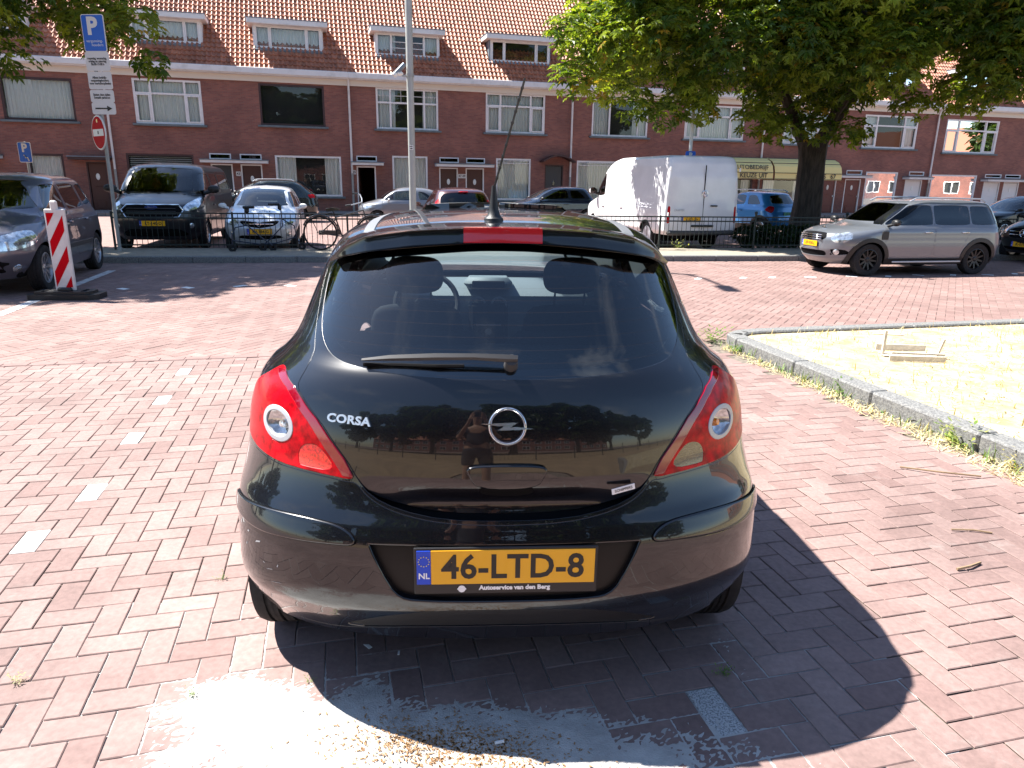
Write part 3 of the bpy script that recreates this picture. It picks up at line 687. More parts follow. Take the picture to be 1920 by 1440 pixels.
add_text(b, 'CORSA', .034, ext=.003, bold=.0012, sx=1.25, sp=1.05); b.build('lettering', 'satin_chrome', car)
p = S.P(np.array([.16]), np.array([float(S.vz(.742))])); u_, v_ = S.rear(.348, .742); pa = S.P(np.array([u_]), np.array([v_])); d_ = gdisp(None, None, pa); c_ = Vector((pa+d_)[0])
b = MB(); b.T = Matrix.Translation(c_+Vector((0, -.022, .0))) @ Matrix.Rotation(R(-9), 4, 'Y') @ Matrix.Rotation(R(14), 4, 'Z'); b.m = 0; b.box((0, .002, 0), (.074, .003, .017)); b.m = 1; add_text(b, 'SCHIPPERS', .0115, (0, -.0006, 0), ext=.0004, sx=1.05); b.build('dealer_sticker', ['white_ink', 'ink'], car)
number_plate(car, '46-LTD-8', (.001, .006, .533), 0, 0, footer='Autoservice van den Berg', sz=.107)
# tow eye cover outline and scuffs on the bumper
def on(u, v, off=.0008): return S.pt(u, v, off)
b = MB()
for x, z, w_, h_, a_ in [(-.835, .555, .006, .018, .1), (-.80, .545, .012, .006, -.2), (-.76, .53, .03, .006, -.3), (-.81, .50, .004, .012, .4), (-.74, .47, .008, .003, .7), (-.72, .455, .03, .002, -.2), (-.69, .475, .004, .012, .5), (-.845, .52, .003, .02, 0), (-.70, .415, .05, .002, -.15)]:
    c_, cn = S.pt(*S.rear(x, z), .0009); T = Matrix.Translation(c_) @ (-cn).to_track_quat('Y', 'Z').to_matrix().to_4x4() @ Matrix.Rotation(a_, 4, 'Y'); b.T = T
    b.add([(-w_/2, 0, -h_*.3), (w_*.3, 0, -h_/2), (w_/2, 0, h_*.2), (-w_*.2, 0, h_/2)], [(0, 1, 2, 3)])
b.build('scuff_marks', mat('scuff', (.35, .35, .36), .7), car)
# cabin
b = MB(); b.box((0, 1.95, .30), (1.45, 2.9, .06), .02); b.box((0, 1.95, .42), (.25, 1.6, .22), .05)
b.build('cabin_floor', 'dark', car)
b = MB(); b.box((0, 3.35, .55), (1.3, .7, .5), .1); b.box((0, .75, .27), (1.0, 1.0, .12), .05); b.build('underbody', 'dark', car)
b = MB(); prof = [(2.56, .55), (2.50, .80), (2.54, .93), (2.62, .985), (2.80, 1.005), (3.02, .985), (3.02, .55)]
b.prism(prof, -.72, .72, 'YZ'); b.box((0, 2.60, 1.005), (.30, .17, .075), .035)
ds = b.build('dashboard', 'dash', car, True)
b = MB(); b.box((0, 2.515, 1.005), (.20, .012, .042), .01); b.box((0, 2.50, .72), (.24, .05, .36), .03); b.build('centre_console', 'dark', ds)
b = MB()
for s in (-.065, .065): b.lathe([(.044, 2.50), (.05, 2.49), (.038, 2.488), (.036, 2.50)], 20, 'Y', (s, 0, .885))
for kk in range(5): b.box((-.065, 2.497, .86+kk*.012), (.07, .004, .004)); b.box((.065, 2.497, .86+kk*.012), (.07, .004, .004))
b.box((0, 2.472, .76), (.15, .006, .008)); b.lathe([(.02, 2.47), (.02, 2.462), (0, 2.462)], 14, 'Y', (0, 0, .72)); b.build('air_vents', 'silver_plastic', ds)
b = MB(); b.T = Matrix.Translation((-.37, 2.40, .90)) @ Matrix.Rotation(R(-22), 4, 'X')
b.lathe([(.185+.016*math.cos(a), .016*math.sin(a)) for a in np.linspace(0, 2*PI, 9)], 32, 'Y'); b.box((0, .03, -.01), (.15, .06, .12), .03)
for a in (0, PI, -PI/2): b.box((.12*math.cos(a), .02, .12*math.sin(a)), (.12 if a != -PI/2 else .05, .02, .04 if a != -PI/2 else .12), .008)
b.build('steering_wheel', 'seat', car, True)
for x in (-.36, .36): seat(car, x, 1.70, .32, 1.075)
b = MB(); b.T = Matrix.Translation((0, 1.02, .35)) @ Matrix.Rotation(R(14), 4, 'X')
b.box((-.30, 0, .36), (.58, .14, .74), .07); b.box((.30, 0, .36), (.58, .14, .74), .07); b.T = Matrix.Identity(4); b.box((0, 1.3, .42), (1.15, .5, .16), .06)
b.build('rear_seat', 'seat', car, True)
b = MB(); b.box((0, .60, 1.0), (1.22, .50, .02), .008); b.box((0, .345, 1.012), (1.08, .03, .02), .008)
b.build('parcel_shelf', mat('shelf_felt', (.10, .11, .115), .95, vary=.2, scale=90), car)
b = MB(); b.box((0, 2.22, 1.345), (.24, .03, .065), .02); b.tube([(0, 2.22, 1.36), (0, 2.27, 1.42)], .01, 6); b.build('rear_view_mirror', 'dark', car)
patch(S, 'headliner', S.full(20, None), [], res=.12, mt='headliner', parent=car, off=-.02, depth=0)

# ---------------------------------------------------------------- the other vehicles
def lin(tab, z): a = np.array(tab); return float(np.interp(z, a[:, 0], a[:, 1]))
def rows_from(sp):
    zs = sorted(set([round(z, 3) for k in ('rear', 'front', 'wid') for z, _ in sp[k]])); out = []
    zs2 = [zs[0]]
    for z in zs[1:]:
        if z-zs2[-1] > .018: zs2.append(z)
    if zs2[-1] != zs[-1]: zs2[-1] = zs[-1]
    for z in zs2:
        w = lin(sp['wid'], z); Lr, nr = sp.get('cr', (.5, 2.6)); Lf, nf = sp.get('cf', (.8, 2.5)); r, f = lin(sp['rear'], z), lin(sp['front'], z)
        mx_ = max((f-r)*.46, .01); bz = sp.get('belt', 1.0)
        if z > bz: q = min(1, (z-bz)/.1); Lr = Lr*(1-q)+sp.get('cr2', (Lr*.8,))[0]*q; Lf = Lf*(1-q)+sp.get('cf2', (.6,))[0]*q
        out.append((z, max(w, .02), r, min(Lr, mx_), nr, f, min(Lf, mx_), nf))
    return out
PRE = dict(
 hatch=dict(rear=[(.22, .14), (.35, .03), (.55, 0), (.68, .02), (.80, .06), (.98, .10), (1.08, .20), (1.30, .36), (1.39, .46), (1.43, .62), (1.455, .9), (1.475, 1.35)],
            front=[(.22, 3.42), (.40, 3.56), (.55, 3.60), (.68, 3.56), (.78, 3.42), (.88, 3.15), (.97, 2.82), (1.06, 2.66), (1.30, 2.22), (1.39, 1.98), (1.43, 1.8), (1.455, 1.6), (1.475, 1.4)],
            wid=[(.22, .76), (.36, .80), (.6, .82), (.85, .81), (.95, .785), (1.0, .75), (1.08, .72), (1.3, .63), (1.39, .57), (1.43, .48), (1.455, .34), (1.475, .02)],
            belt=.95, L=3.6, wy=(.55, 2.9), wr=.29,
            win=[[(.62, 1.04), (1.20, 1.02), (1.26, 1.33), (.92, 1.33)], [(1.32, 1.02), (2.52, .99), (2.30, 1.16), (1.92, 1.34), (1.36, 1.34)]],
            door=[[(1.27, .34), (1.27, 1.37), (1.93, 1.37), (2.34, 1.17), (2.62, .98), (2.60, .34)]],
            ws=[(.0, 1.02), (.62, 1.03), (.635, 1.12), (.555, 1.32), (.485, 1.39), (0, 1.405)], rw=[(0, 1.06), (.56, 1.07), (.58, 1.15), (.52, 1.33), (0, 1.37)]),
)
def car_build(name, label, sp, pt, loc, heading, scale=1.0, plate=None, plate_y=.42, rplate=None, hl=None, tl=None, grille=(), glass_mt='car_glass', wheel_style='alloy', spokes=5, clad=None, mirrors=None, rails=None, group='cars parked around the square', cat='car', res=.075, rail_mt='silver_plastic', green=False, fog=None, lowgrille=None, seats=True, ws_mt='screen_glass'):
    """loc = ground point under the middle of the rear; heading = direction the front points to"""
    hx, hy = heading; rz = math.atan2(-hx, hy)
    t = thing(name, label, cat, (loc[0], loc[1], loc[2] if len(loc) > 2 else 0), rz, group); t.scale = (scale,)*3
    S = Skin(rows_from(sp)); wr = sp['wr']; wy = sp['wy']
    body_arch = [S.circ(y, wr, wr+.045, sg) for y in wy for sg in (1, -1)]
    wins = {sg: [S.Sd(densify(corner(w), .05), sg, 0) for w in sp['win']] for sg in (1, -1)}
    doors = {sg: [S.Sd(densify(corner(d, .07), .06), sg, 0) for d in sp['door']] for sg in (1, -1)}
    holes = list(body_arch); ws = S.Fr(densify(corner(sym(sp['ws']), .06), .05), 0) if sp.get('ws') else None; rw = S.R(densify(corner(sym(sp['rw']), .06), .05), 0) if sp.get('rw') else None
    if ws is not None: holes.append(ws)
    if rw is not None: holes.append(rw)
    for sg in (1, -1): holes += [grow(densify(d, .1), .004) for d in doors[sg]]+wins[sg]
    fr = []
    if hl:
        for sg in (1, -1): fr.append(('headlight', S.Fr(densify(corner([(sg*x, z) for x, z in hl], .04), .04), 0), 'head_lens'))
    for nm, o, mt in grille: fr.append((nm, S.Fr(densify(corner(sym(o) if o[0][0] == 0 else o, .03), .04), 0), mt))
    rr = []
    if tl:
        for sg in (1, -1): rr.append(('tail_light', S.R(densify(corner([(sg*x, z) for x, z in tl], .03), .04), 0), 'red_lens'))
    holes += [p for _, p, _ in fr+rr]
    patch(S, 'body', S.full(), holes, res=res, mt=pt, parent=t, bres=.045, depth=.02)
    patch(S, 'lining', S.full(0, S.n-1.2), [h for h in holes], res=.22, mt='dark', parent=t, off=-.03, depth=0, bres=.12)
    for nm, p, mt in fr+rr:
        o = patch(S, nm, p, [], res=res, mt=mt, parent=t, off=-.002 if nm != 'grille' else -.012, depth=.01 if nm != 'grille' else 0, bres=.035)
    for sg in (1, -1):
        for d in doors[sg]:
            do = patch(S, 'door', d, wins[sg], res=res, mt=pt, parent=t, bres=.06, depth=.02)
            y0 = min(S.pt(float(S.Ai(np.array(a))), float(S.Bi(max(b, 0))))[0].y for a, b in d)
            h, hn = S.pt(*S.side(y0+.17, sp.get('hz', sp['belt']-.13), sg)); b = MB(); b.box(h+hn*.015, (.03, .19, .03), .01); b.build('door_handle', sp.get('hmt', pt), do, True)
        for w in wins[sg]: patch(S, 'side_window', w, [], res=.15, mt=glass_mt, parent=t, off=-.006, depth=0)
    if ws is not None: patch(S, 'windscreen', ws, [], res=.15, mt=ws_mt, parent=t, off=-.004, depth=0)
    if rw is not None: patch(S, 'rear_window', rw, [], res=.15, mt=glass_mt, parent=t, off=-.004, depth=0)
    L = sp['L']; W2 = lin(sp['wid'], .5)
    for y in wy:
        for sg in (1, -1): wheel(t, (sg*(W2-.115), y, wr), wr, .19, sg, wheel_style, spokes)
    b = MB(); bz = sp['belt']
    b.box((0, L/2, .30), (W2*1.5, L*.8, .14), .03); b.box((0, (wy[0]+wy[1])/2, .45), (W2*1.86, wy[1]-wy[0]-2*wr-.2, .3), .03); b.box((0, L-.55, .55), (W2*1.35, .8, .4), .08); b.box((0, .4, .5), (W2*1.35, .5, .35), .08)
    b.build('underbody', 'dark', t)
    if seats:
        for x in (-.36, .36): seat(t, x*W2/.8, wy[0]+(wy[1]-wy[0])*.46, .35, bz+.03, wd=.46)
        b = MB(); b.box((0, wy[0]+.35, .62), (W2*1.45, .14, .72), .05); b.build('rear_seat', 'seat', t, True)
        b = MB(); b.box((0, wy[1]-.62, bz-.16), (W2*1.6, .45, .3), .08); b.build('dashboard', 'dark', t, True)
    if plate:
        yy = S.pt(3, S.vz(plate_y))[0].y; number_plate(t, plate, (sp.get('plx', 0), yy+.006, plate_y), PI)
    if rplate:
        zz = rplate[1]; yy = S.pt(0, S.vz(zz))[0].y; number_plate(t, rplate[0], (rplate[2] if len(rplate) > 2 else 0, yy-.01, zz), 0, green=green)
    if clad:
        for ci, (nm, pl, mt) in enumerate(clad):
            for sg in (1, -1): patch(S, nm, S.Sd(pl, sg, 0), body_arch, res=.1, mt=mt, parent=t, off=.012, depth=.014, bres=.04, cham=.004)
    if sp.get('archtrim'):
        for y in wy:
            for sg in (1, -1):
                o = S.circ(y, wr, wr+.115, sg); i_ = S.circ(y, wr, wr+.035, sg); patch(S, 'arch_trim', o, [i_], res=.1, mt='black_plastic', parent=t, off=.014, depth=.02, bres=.04, cham=.004)
    if mirrors:
        for sg in (1, -1): mirror(t, (sg*mirrors[0], mirrors[1], mirrors[2]), sg, mirrors[3], mirrors[4] if len(mirrors) > 4 else 1)
    if rails:
        x, y0, y1, z = rails
        for sg in (1, -1):
            b = MB(); b.tube([(sg*x, y0, z-.06), (sg*x, y0+.12, z), (sg*x, (y0+y1)/2, z+.015), (sg*x, y1-.15, z), (sg*x, y1, z-.07)], .017, 8); b.build('roof_rail', rail_mt, t, True)
    if fog:
        for sg in (1, -1):
            p, n = S.pt(*S.front(sg*fog[0], fog[1])); b = MB(); b.T = Matrix.Translation(p) @ n.to_track_quat('Z', 'Y').to_matrix().to_4x4(); b.lathe([(0, .012), (.045, .008), (.06, 0), (.066, -.02)], 16); b.build('fog_lamp', 'head_lens', t, True)
    return t, S
def variant(base, **k):
    d = dict(PRE[base]); d.update(k); return d
def wheel_y(front, rear):   # helper: heading and rear point from two contact points of wheels on one side
    pass
# --- silver-grey compact crossover on the right, side on
cross = dict(rear=[(.24, .12), (.40, .02), (.62, 0), (.85, .03), (1.0, .07), (1.08, .11), (1.36, .22), (1.48, .30), (1.525, .44), (1.56, .8), (1.585, 1.5)],
    front=[(.24, 4.08), (.36, 4.22), (.55, 4.28), (.72, 4.28), (.84, 4.22), (.93, 4.05), (1.0, 3.72), (1.05, 3.36), (1.10, 3.20), (1.36, 2.82), (1.48, 2.60), (1.525, 2.44), (1.56, 2.1), (1.585, 1.6)],
    wid=[(.24, .83), (.38, .885), (.62, .91), (.9, .90), (.98, .875), (1.04, .84), (1.1, .81), (1.36, .72), (1.48, .66), (1.525, .58), (1.56, .42), (1.585, .02)],
    belt=1.0, L=4.28, wy=(.78, 3.45), wr=.335, cr=(.55, 2.9), cf=(1.05, 2.5), archtrim=True, hz=.90, hmt='chrome', plx=0,
    win=[[(.34, 1.06), (1.005, 1.05), (1.03, 1.45), (.50, 1.43)], [(1.03, 1.05), (1.925, 1.045), (1.94, 1.46), (1.055, 1.455)], [(1.965, 1.045), (3.10, 1.04), (2.88, 1.18), (2.46, 1.45), (1.975, 1.46)]],
    door=[[(1.02, .98), (1.04, 1.49), (1.92, 1.49), (1.93, .40), (1.30, .40), (1.16, .74)], [(1.95, .40), (1.95, 1.49), (2.42, 1.49), (2.86, 1.22), (3.15, 1.02), (3.10, .40)]],
    ws=[(0, 1.10), (.74, 1.11), (.765, 1.18), (.70, 1.40), (.64, 1.475), (0, 1.49)], rw=[(0, 1.12), (.6, 1.13), (.56, 1.38), (0, 1.42)])
gp = mat('grey_paint', (.15, .163, .185), .3, .25, coat=1, coat_r=.02)
def from_wheels(pf, pr, wyr, halfw, side, scale=1.0):
    """pf, pr: ground points under the front and rear wheel on one side (side=+1 right)"""
    pf, pr = Vector(pf), Vector(pr); h = (pf-pr).normalized(); rt = Vector((h.y, -h.x))
    r = pr-h*wyr*scale-rt*side*halfw*scale; return (r.x, r.y), (h.x, h.y)
loc, hd_ = from_wheels((6.69, 13.44), (8.96, 13.95), .78, .88, -1, .895)
car_build('parked_car', 'silver grey compact crossover with black wheels and roof rails on the right', cross, gp, loc, hd_, .895, plate='XP-930-L', plate_y=.63,
    hl=[(.50, .80), (.60, .90), (.72, .90), (.80, .82), (.78, .71), (.66, .66), (.54, .70)], tl=[(.62, .92), (.80, .90), (.82, .68), (.64, .70)],
    grille=[('grille', [(0, .88), (.36, .87), (.44, .80), (.40, .72), (0, .69)], 'dark'), ('grille', [(0, .50), (.40, .50), (.46, .44), (.40, .38), (0, .37)], 'dark'), ('grille', [(.52, .54), (.76, .54), (.78, .44), (.56, .41)], 'dark'), ('grille', [(-.52, .54), (-.76, .54), (-.78, .44), (-.56, .41)], 'dark')],
    glass_mt='dark_glass', ws_mt='dark_screen', wheel_style='dark', spokes=10, mirrors=(.99, 3.04, 1.10, 'black_plastic', 1.0), rails=(.60, .55, 2.45, 1.585), fog=(.62, .48), clad=[('sill', [(1.14, .24), (3.1, .24), (3.1, .36), (1.14, .36)], 'black_plastic')])
def bars(t, items, mt, name):
    b = MB()
    for c, d in items: b.box(c, d, min(d)*.4)
    return b.build(name, mt, t, True)
def find(label): return [o for o in SC.objects if o.get('label', '').startswith(label)][0]
t = find('silver grey'); Sx = Skin(rows_from(cross))
for sg in (1, -1): patch(Sx, 'windscreen_pillar', Sx.Sd(densify([(2.44, 1.475), (2.89, 1.18), (3.12, 1.045), (3.22, 1.055), (3.10, 1.12), (3.0, 1.19), (2.57, 1.472)], .05), sg, 0), [], res=.06, mt='black_paint', parent=t, off=.003, depth=.004)
for z in (.73, .775, .82): bars(t, [((0, 4.262, z), (.70, .03, .018))], 'chrome', 'grille_bar')
for sg in (1, -1):
    bars(t, [((sg*.945, 2.1, .30), (.02, 1.7, .035))], 'silver_plastic', 'side_bar'); bars(t, [((sg*.905, 3.16, .84), (.02, .16, .17))], 'black_plastic', 'side_scuttle')
b = MB(); b.box((0, 3.98, .975), (.14, .01, .02)); b.lathe([(0, 0), (.03, 0), (.03, -.01)], 12, c=(0, 3.98, .985)); b.build('badge', 'chrome', t)

# --- grey family hatch at the left edge
mpv = dict(rear=[(.22, .14), (.35, .03), (.55, 0), (.85, .05), (1.02, .10), (1.15, .18), (1.42, .30), (1.50, .40), (1.55, .62), (1.58, .95), (1.60, 1.4)],
    front=[(.22, 3.82), (.40, 3.98), (.55, 4.03), (.70, 4.0), (.80, 3.9), (.90, 3.68), (1.0, 3.30), (1.07, 3.10), (1.40, 2.48), (1.50, 2.2), (1.55, 2.0), (1.58, 1.75), (1.60, 1.5)],
    wid=[(.22, .78), (.38, .84), (.6, .855), (.9, .845), (.98, .82), (1.05, .78), (1.12, .76), (1.42, .66), (1.50, .60), (1.55, .50), (1.58, .36), (1.60, .02)],
    belt=1.0, L=4.03, wy=(.62, 3.2), wr=.315, cr=(.45, 2.8), cf=(1.05, 2.4), hz=.88,
    win=[[(.40, 1.12), (.86, 1.09), (.90, 1.42), (.55, 1.42)], [(.94, 1.08), (1.76, 1.05), (1.78, 1.44), (.97, 1.44)], [(1.84, 1.05), (2.76, 1.03), (2.56, 1.20), (2.22, 1.43), (1.86, 1.44)]],
    door=[[(.98, 1.0), (.93, 1.48), (1.80, 1.48), (1.82, .36), (1.12, .36), (1.0, .7)], [(1.83, .36), (1.82, 1.48), (2.25, 1.48), (2.62, 1.24), (2.85, 1.0), (2.84, .36)]],
    ws=[(0, 1.09), (.67, 1.10), (.68, 1.18), (.60, 1.40), (.53, 1.48), (0, 1.50)], rw=[(0, 1.15), (.6, 1.16), (.54, 1.42), (0, 1.45)])
loc, hd_ = from_wheels((-6.62, 10.09), (-7.40, 12.86), .62, .84, -1, 1.06)
car_build('parked_car', 'dark grey five-door family hatchback cut off by the left edge, facing the camera', mpv, mat('violet_grey_paint', (.12, .118, .15), .3, .45, coat=1, coat_r=.02), loc, hd_, 1.03, plate=None,
    hl=[(.36, .66), (.50, .80), (.72, .86), (.80, .80), (.82, .66), (.66, .60), (.44, .60)], tl=[(.62, 1.15), (.72, 1.1), (.8, .8), (.66, .78)],
    grille=[('grille', [(0, .36), (.5, .38), (.52, .30), (0, .27)], 'dark'), ('grille', [(0, .71), (.24, .70), (.2, .66), (0, .65)], 'dark')], glass_mt='dark_glass', spokes=9, mirrors=(.93, 2.74, 1.06, mat('mirror_grey', (.12, .118, .15), .3, .5, coat=1), .95), fog=(.62, .36),
    clad=[('side_strip', [(1.0, .50), (2.9, .50), (2.9, .56), (1.0, .56)], 'grey_plastic')])

# --- black van behind the fence
vanb = dict(rear=[(.25, .1), (.45, .02), (1.0, .02), (1.5, .05), (1.8, .12), (1.88, .2), (1.92, .45), (1.95, 1.6)],
    front=[(.25, 4.72), (.45, 4.90), (.70, 4.95), (.90, 4.92), (1.02, 4.82), (1.12, 4.55), (1.22, 4.18), (1.70, 3.60), (1.82, 3.42), (1.88, 3.2), (1.92, 2.8), (1.95, 1.8)],
    wid=[(.25, .88), (.45, .97), (.8, .985), (1.2, .97), (1.3, .95), (1.75, .84), (1.85, .76), (1.90, .62), (1.93, .3), (1.95, .02)],
    belt=1.22, L=4.95, wy=(.95, 3.92), wr=.34, cr=(.22, 4), cf=(.95, 2.7), cf2=(.5,), hz=.98,
    win=[[(.35, 1.30), (1.75, 1.30), (1.75, 1.68), (.40, 1.68)], [(1.85, 1.30), (2.75, 1.30), (2.75, 1.70), (1.85, 1.70)], [(2.95, 1.28), (3.95, 1.22), (3.75, 1.42), (3.45, 1.70), (2.97, 1.70)]],
    door=[[(1.62, .40), (1.62, 1.78), (2.82, 1.78), (2.82, .40)], [(2.86, .40), (2.86, 1.78), (3.42, 1.78), (3.85, 1.40), (4.08, 1.2), (3.9, .7), (3.45, .40)]],
    ws=[(0, 1.27), (.80, 1.28), (.83, 1.36), (.74, 1.68), (.66, 1.79), (0, 1.82)], rw=[(0, 1.3), (.7, 1.3), (.68, 1.7), (0, 1.72)])
bp_ = mat('van_black_paint', (.004, .005, .009), .3, 0, coat=.5, coat_r=.01)
t, Sv = car_build('parked_van', 'black van with a wide chrome-edged grille parked behind the left fence', vanb, bp_, (-9.0, 20.75), (.215, -.977), 1.0, plate='LT-140-D', plate_y=.62,
    hl=[(.60, .93), (.66, 1.02), (.80, 1.13), (.90, 1.20), (.93, 1.12), (.92, .98), (.84, .90), (.68, .88)], grille=[('grille', [(0, 1.0), (.52, 1.0), (.62, .90), (.52, .76), (0, .76)], 'dark'), ('grille', [(0, .50), (.5, .50), (.7, .38), (.6, .32), (0, .32)], 'dark')],
    glass_mt='dark_glass', spokes=10, mirrors=(1.12, 3.72, 1.34, 'black_plastic', 1.35), fog=(.76, .56), cat='van', group=None, clad=[('side_strip', [(1.4, .62), (3.5, .62), (3.5, .68), (1.4, .68)], 'black_plastic')])
b = MB(); fr_ = [Sv.pt(*Sv.front(x, z), .004)[0] for x, z in sym([(0, 1.015), (.53, 1.012), (.63, .90), (.53, .745), (0, .742)])]
b.tube(fr_+[fr_[0]], .014, 6, False); b.build('grille_frame', 'chrome', t, True)
for z in (.82, .88, .94): bars(t, [((0, 4.93, z), (1.0, .02, .012))], 'grey_plastic', 'grille_bar')
b = MB(); p, n = Sv.pt(*Sv.front(0, .96)); b.T = Matrix.Translation(p+Vector((0, .035, 0))) @ Matrix.Rotation(PI, 4, 'Z') @ Matrix.Diagonal((1.9, 1, .75, 1)); b.m = 0; b.lathe([(0, -.008), (.062, -.008), (.068, 0)], 24, 'Y'); b.T = Matrix.Translation(p+Vector((0, .046, 0))) @ Matrix.Rotation(PI, 4, 'Z'); b.m = 1; add_text(b, 'Ford', .075, ext=.001, bold=.001); b.build('badge', [mat('badge_blue', (.01, .04, .2), .3, .3, coat=1), 'chrome'], t)

# --- white compact behind the fence
kh = variant('hatch')
t, Sk = car_build('parked_car', 'white compact hatchback facing the fence beside the black van', kh, mat('pearl_white_paint', (.62, .65, .70), .3, .2, coat=1, coat_r=.02), (-6.32, 19.15), (.225, -.974), .98, plate='SH-784-G', plate_y=.50,
    hl=[(.42, .66), (.50, .76), (.66, .82), (.73, .76), (.72, .66), (.58, .62)], tl=[(.6, .9), (.72, .88), (.76, .7), (.62, .68)],
    grille=[('grille', [(0, .70), (.36, .74), (.44, .72), (.32, .62), (0, .57)], 'dark'), ('grille', [(0, .42), (.42, .42), (.5, .34), (0, .30)], 'dark')], mirrors=(.90, 2.44, 1.02, 'white_paint', .85), fog=(.60, .44), spokes=6)
bars(t, [((0, 3.60, .665), (.62, .03, .022))], 'chrome', 'grille_bar')
b = MB(); b.T = Matrix.Translation((0, 3.62, .665)); b.lathe([(.045+.006*math.cos(a), .006*math.sin(a)) for a in np.linspace(0, 2*PI, 8)], 20, 'Y'); b.box((0, 0, 0), (.10, .01, .012)); b.build('badge', 'chrome', t, True)
b = MB(); b.T = Matrix.Rotation(PI, 4, 'Z') @ Matrix.Translation((0, -3.10, .93)) @ Matrix.Rotation(R(-62), 4, 'X'); add_text(b, '>> thuiszorg', .085, ext=.001, bold=.001)
b.build('lettering', 'ink', t)

# --- dark estate seen side on in the far street
suv = dict(rear=[(.24, .12), (.40, .02), (.62, 0), (.9, .05), (1.02, .10), (1.12, .22), (1.40, .55), (1.50, .72), (1.56, 1.0), (1.60, 1.4), (1.62, 1.9)],
    front=[(.24, 4.24), (.36, 4.38), (.55, 4.45), (.75, 4.43), (.88, 4.30), (.98, 3.9), (1.05, 3.42), (1.12, 3.2), (1.42, 2.62), (1.52, 2.38), (1.57, 2.2), (1.62, 2.0)],
    wid=[(.24, .83), (.4, .90), (.62, .92), (.95, .90), (1.02, .87), (1.12, .82), (1.42, .70), (1.52, .60), (1.57, .46), (1.62, .02)],
    belt=1.02, L=4.45, wy=(.85, 3.52), wr=.35, cr=(.5, 2.8), cf=(1.0, 2.5),
    win=[[(.62, 1.12), (1.10, 1.10), (1.12, 1.42), (.98, 1.42)], [(1.16, 1.10), (2.0, 1.09), (2.02, 1.48), (1.18, 1.46)], [(2.08, 1.09), (3.08, 1.07), (2.78, 1.24), (2.32, 1.47), (2.1, 1.48)]],
    door=[[(1.14, 1.0), (1.14, 1.52), (2.04, 1.53), (2.04, .42), (1.4, .42)], [(2.06, .42), (2.06, 1.51), (2.3, 1.50), (2.84, 1.26), (3.2, 1.04), (3.18, .42)]],
    ws=[(0, 1.14), (.68, 1.15), (.7, 1.24), (.6, 1.45), (.52, 1.52), (0, 1.54)], rw=[(0, 1.16), (.62, 1.17), (.56, 1.42), (0, 1.5)])
FD = (.963, .2697); NF = (-.963, -.2697)
def fp(s, d):   # point in front of the terrace: s metres along it, d metres out from it
    return (s*.963+d*.2697, 38.2+s*.2697-d*.963)
car_build('parked_car', 'dark green-black sport utility car behind the white compact, side on', suv, mat('dark_green_paint', (.012, .022, .024), .25, .3, coat=1), (-7.72, 28.9), NF, .98, tl=[(.55, 1.08), (.84, 1.06), (.88, .92), (.6, .94)], hl=[(.55, .70), (.6, .82), (.82, .80), (.84, .70)],
    glass_mt='dark_glass', spokes=10, mirrors=(.98, 3.05, 1.12, 'black_plastic'), rails=(.62, .9, 2.4, 1.60))
# --- small rounded grey car
bub = dict(rear=[(.22, .14), (.35, .03), (.55, 0), (.75, .03), (.92, .08), (1.05, .18), (1.28, .42), (1.38, .62), (1.44, .85), (1.488, 1.5)],
    front=[(.22, 3.36), (.40, 3.50), (.55, 3.54), (.68, 3.52), (.80, 3.42), (.88, 3.22), (.96, 2.92), (1.04, 2.7), (1.28, 2.36), (1.38, 2.12), (1.44, 1.9), (1.488, 1.6)],
    wid=[(.22, .76), (.36, .80), (.6, .815), (.85, .80), (.93, .77), (1.0, .72), (1.28, .62), (1.38, .54), (1.44, .42), (1.488, .02)],
    belt=.93, L=3.54, wy=(.56, 2.86), wr=.29, cr=(.6, 2.4), cf=(.95, 2.3), hmt='chrome',
    win=[[(.62, 1.02), (1.22, 1.0), (1.26, 1.33), (.98, 1.28)], [(1.32, 1.0), (2.60, .97), (2.42, 1.14), (2.1, 1.32), (1.36, 1.35)]],
    door=[[(1.28, .32), (1.28, 1.39), (2.12, 1.37), (2.45, 1.16), (2.66, .97), (2.62, .32)]],
    ws=[(0, 1.01), (.58, 1.02), (.60, 1.1), (.52, 1.30), (.44, 1.375), (0, 1.39)], rw=[(0, 1.05), (.5, 1.06), (.46, 1.3), (0, 1.34)])
car_build('parked_car', 'small rounded grey car in the far street, partly behind the lamp post', bub, mat('light_grey_paint', (.22, .23, .25), .3, .5, coat=1, coat_r=.02), (-2.55, 27.6), NF, .93, hl=[(.52, .70), (.56, .80), (.68, .80), (.72, .70), (.66, .62), (.56, .62)], tl=[(.58, .9), (.66, .88), (.68, .72), (.6, .72)], mirrors=(.88, 2.42, 1.0, 'silver_plastic', .8), spokes=7)
# --- small hatch seen from behind
ay = variant('hatch')
car_build('parked_car', 'dark red small hatchback seen from behind beyond the fence', ay, mat('dark_red_paint', (.05, .008, .01), .3, .3, coat=1), (-1.15, 17.35), (-.235, .972), .99, rplate=('72-HDN-2', .86), tl=[(.58, 1.22), (.66, 1.16), (.78, .94), (.76, .78), (.66, .80), (.60, .98)], glass_mt='car_glass', mirrors=(.90, 2.44, 1.02, 'black_plastic', .85))
t = find('dark red small'); bars(t, [((0, .40, 1.375), (.24, .03, .025))], 'red_lens', 'brake_lamp')
# --- dark blue hatch side on
car_build('parked_car', 'dark blue hatchback side on in the far street, right of the red one', variant('hatch', L=3.6, wr=.31), mat('dark_blue_paint', (.012, .022, .045), .25, .3, coat=1), (3.15, 29.3), NF, 1.0, tl=[(.55, .98), (.76, .96), (.80, .84), (.58, .86)], hl=[(.5, .66), (.55, .76), (.72, .74), (.74, .66)], glass_mt='dark_glass', spokes=8, mirrors=(.90, 2.44, 1.02, 'black_plastic', .9))
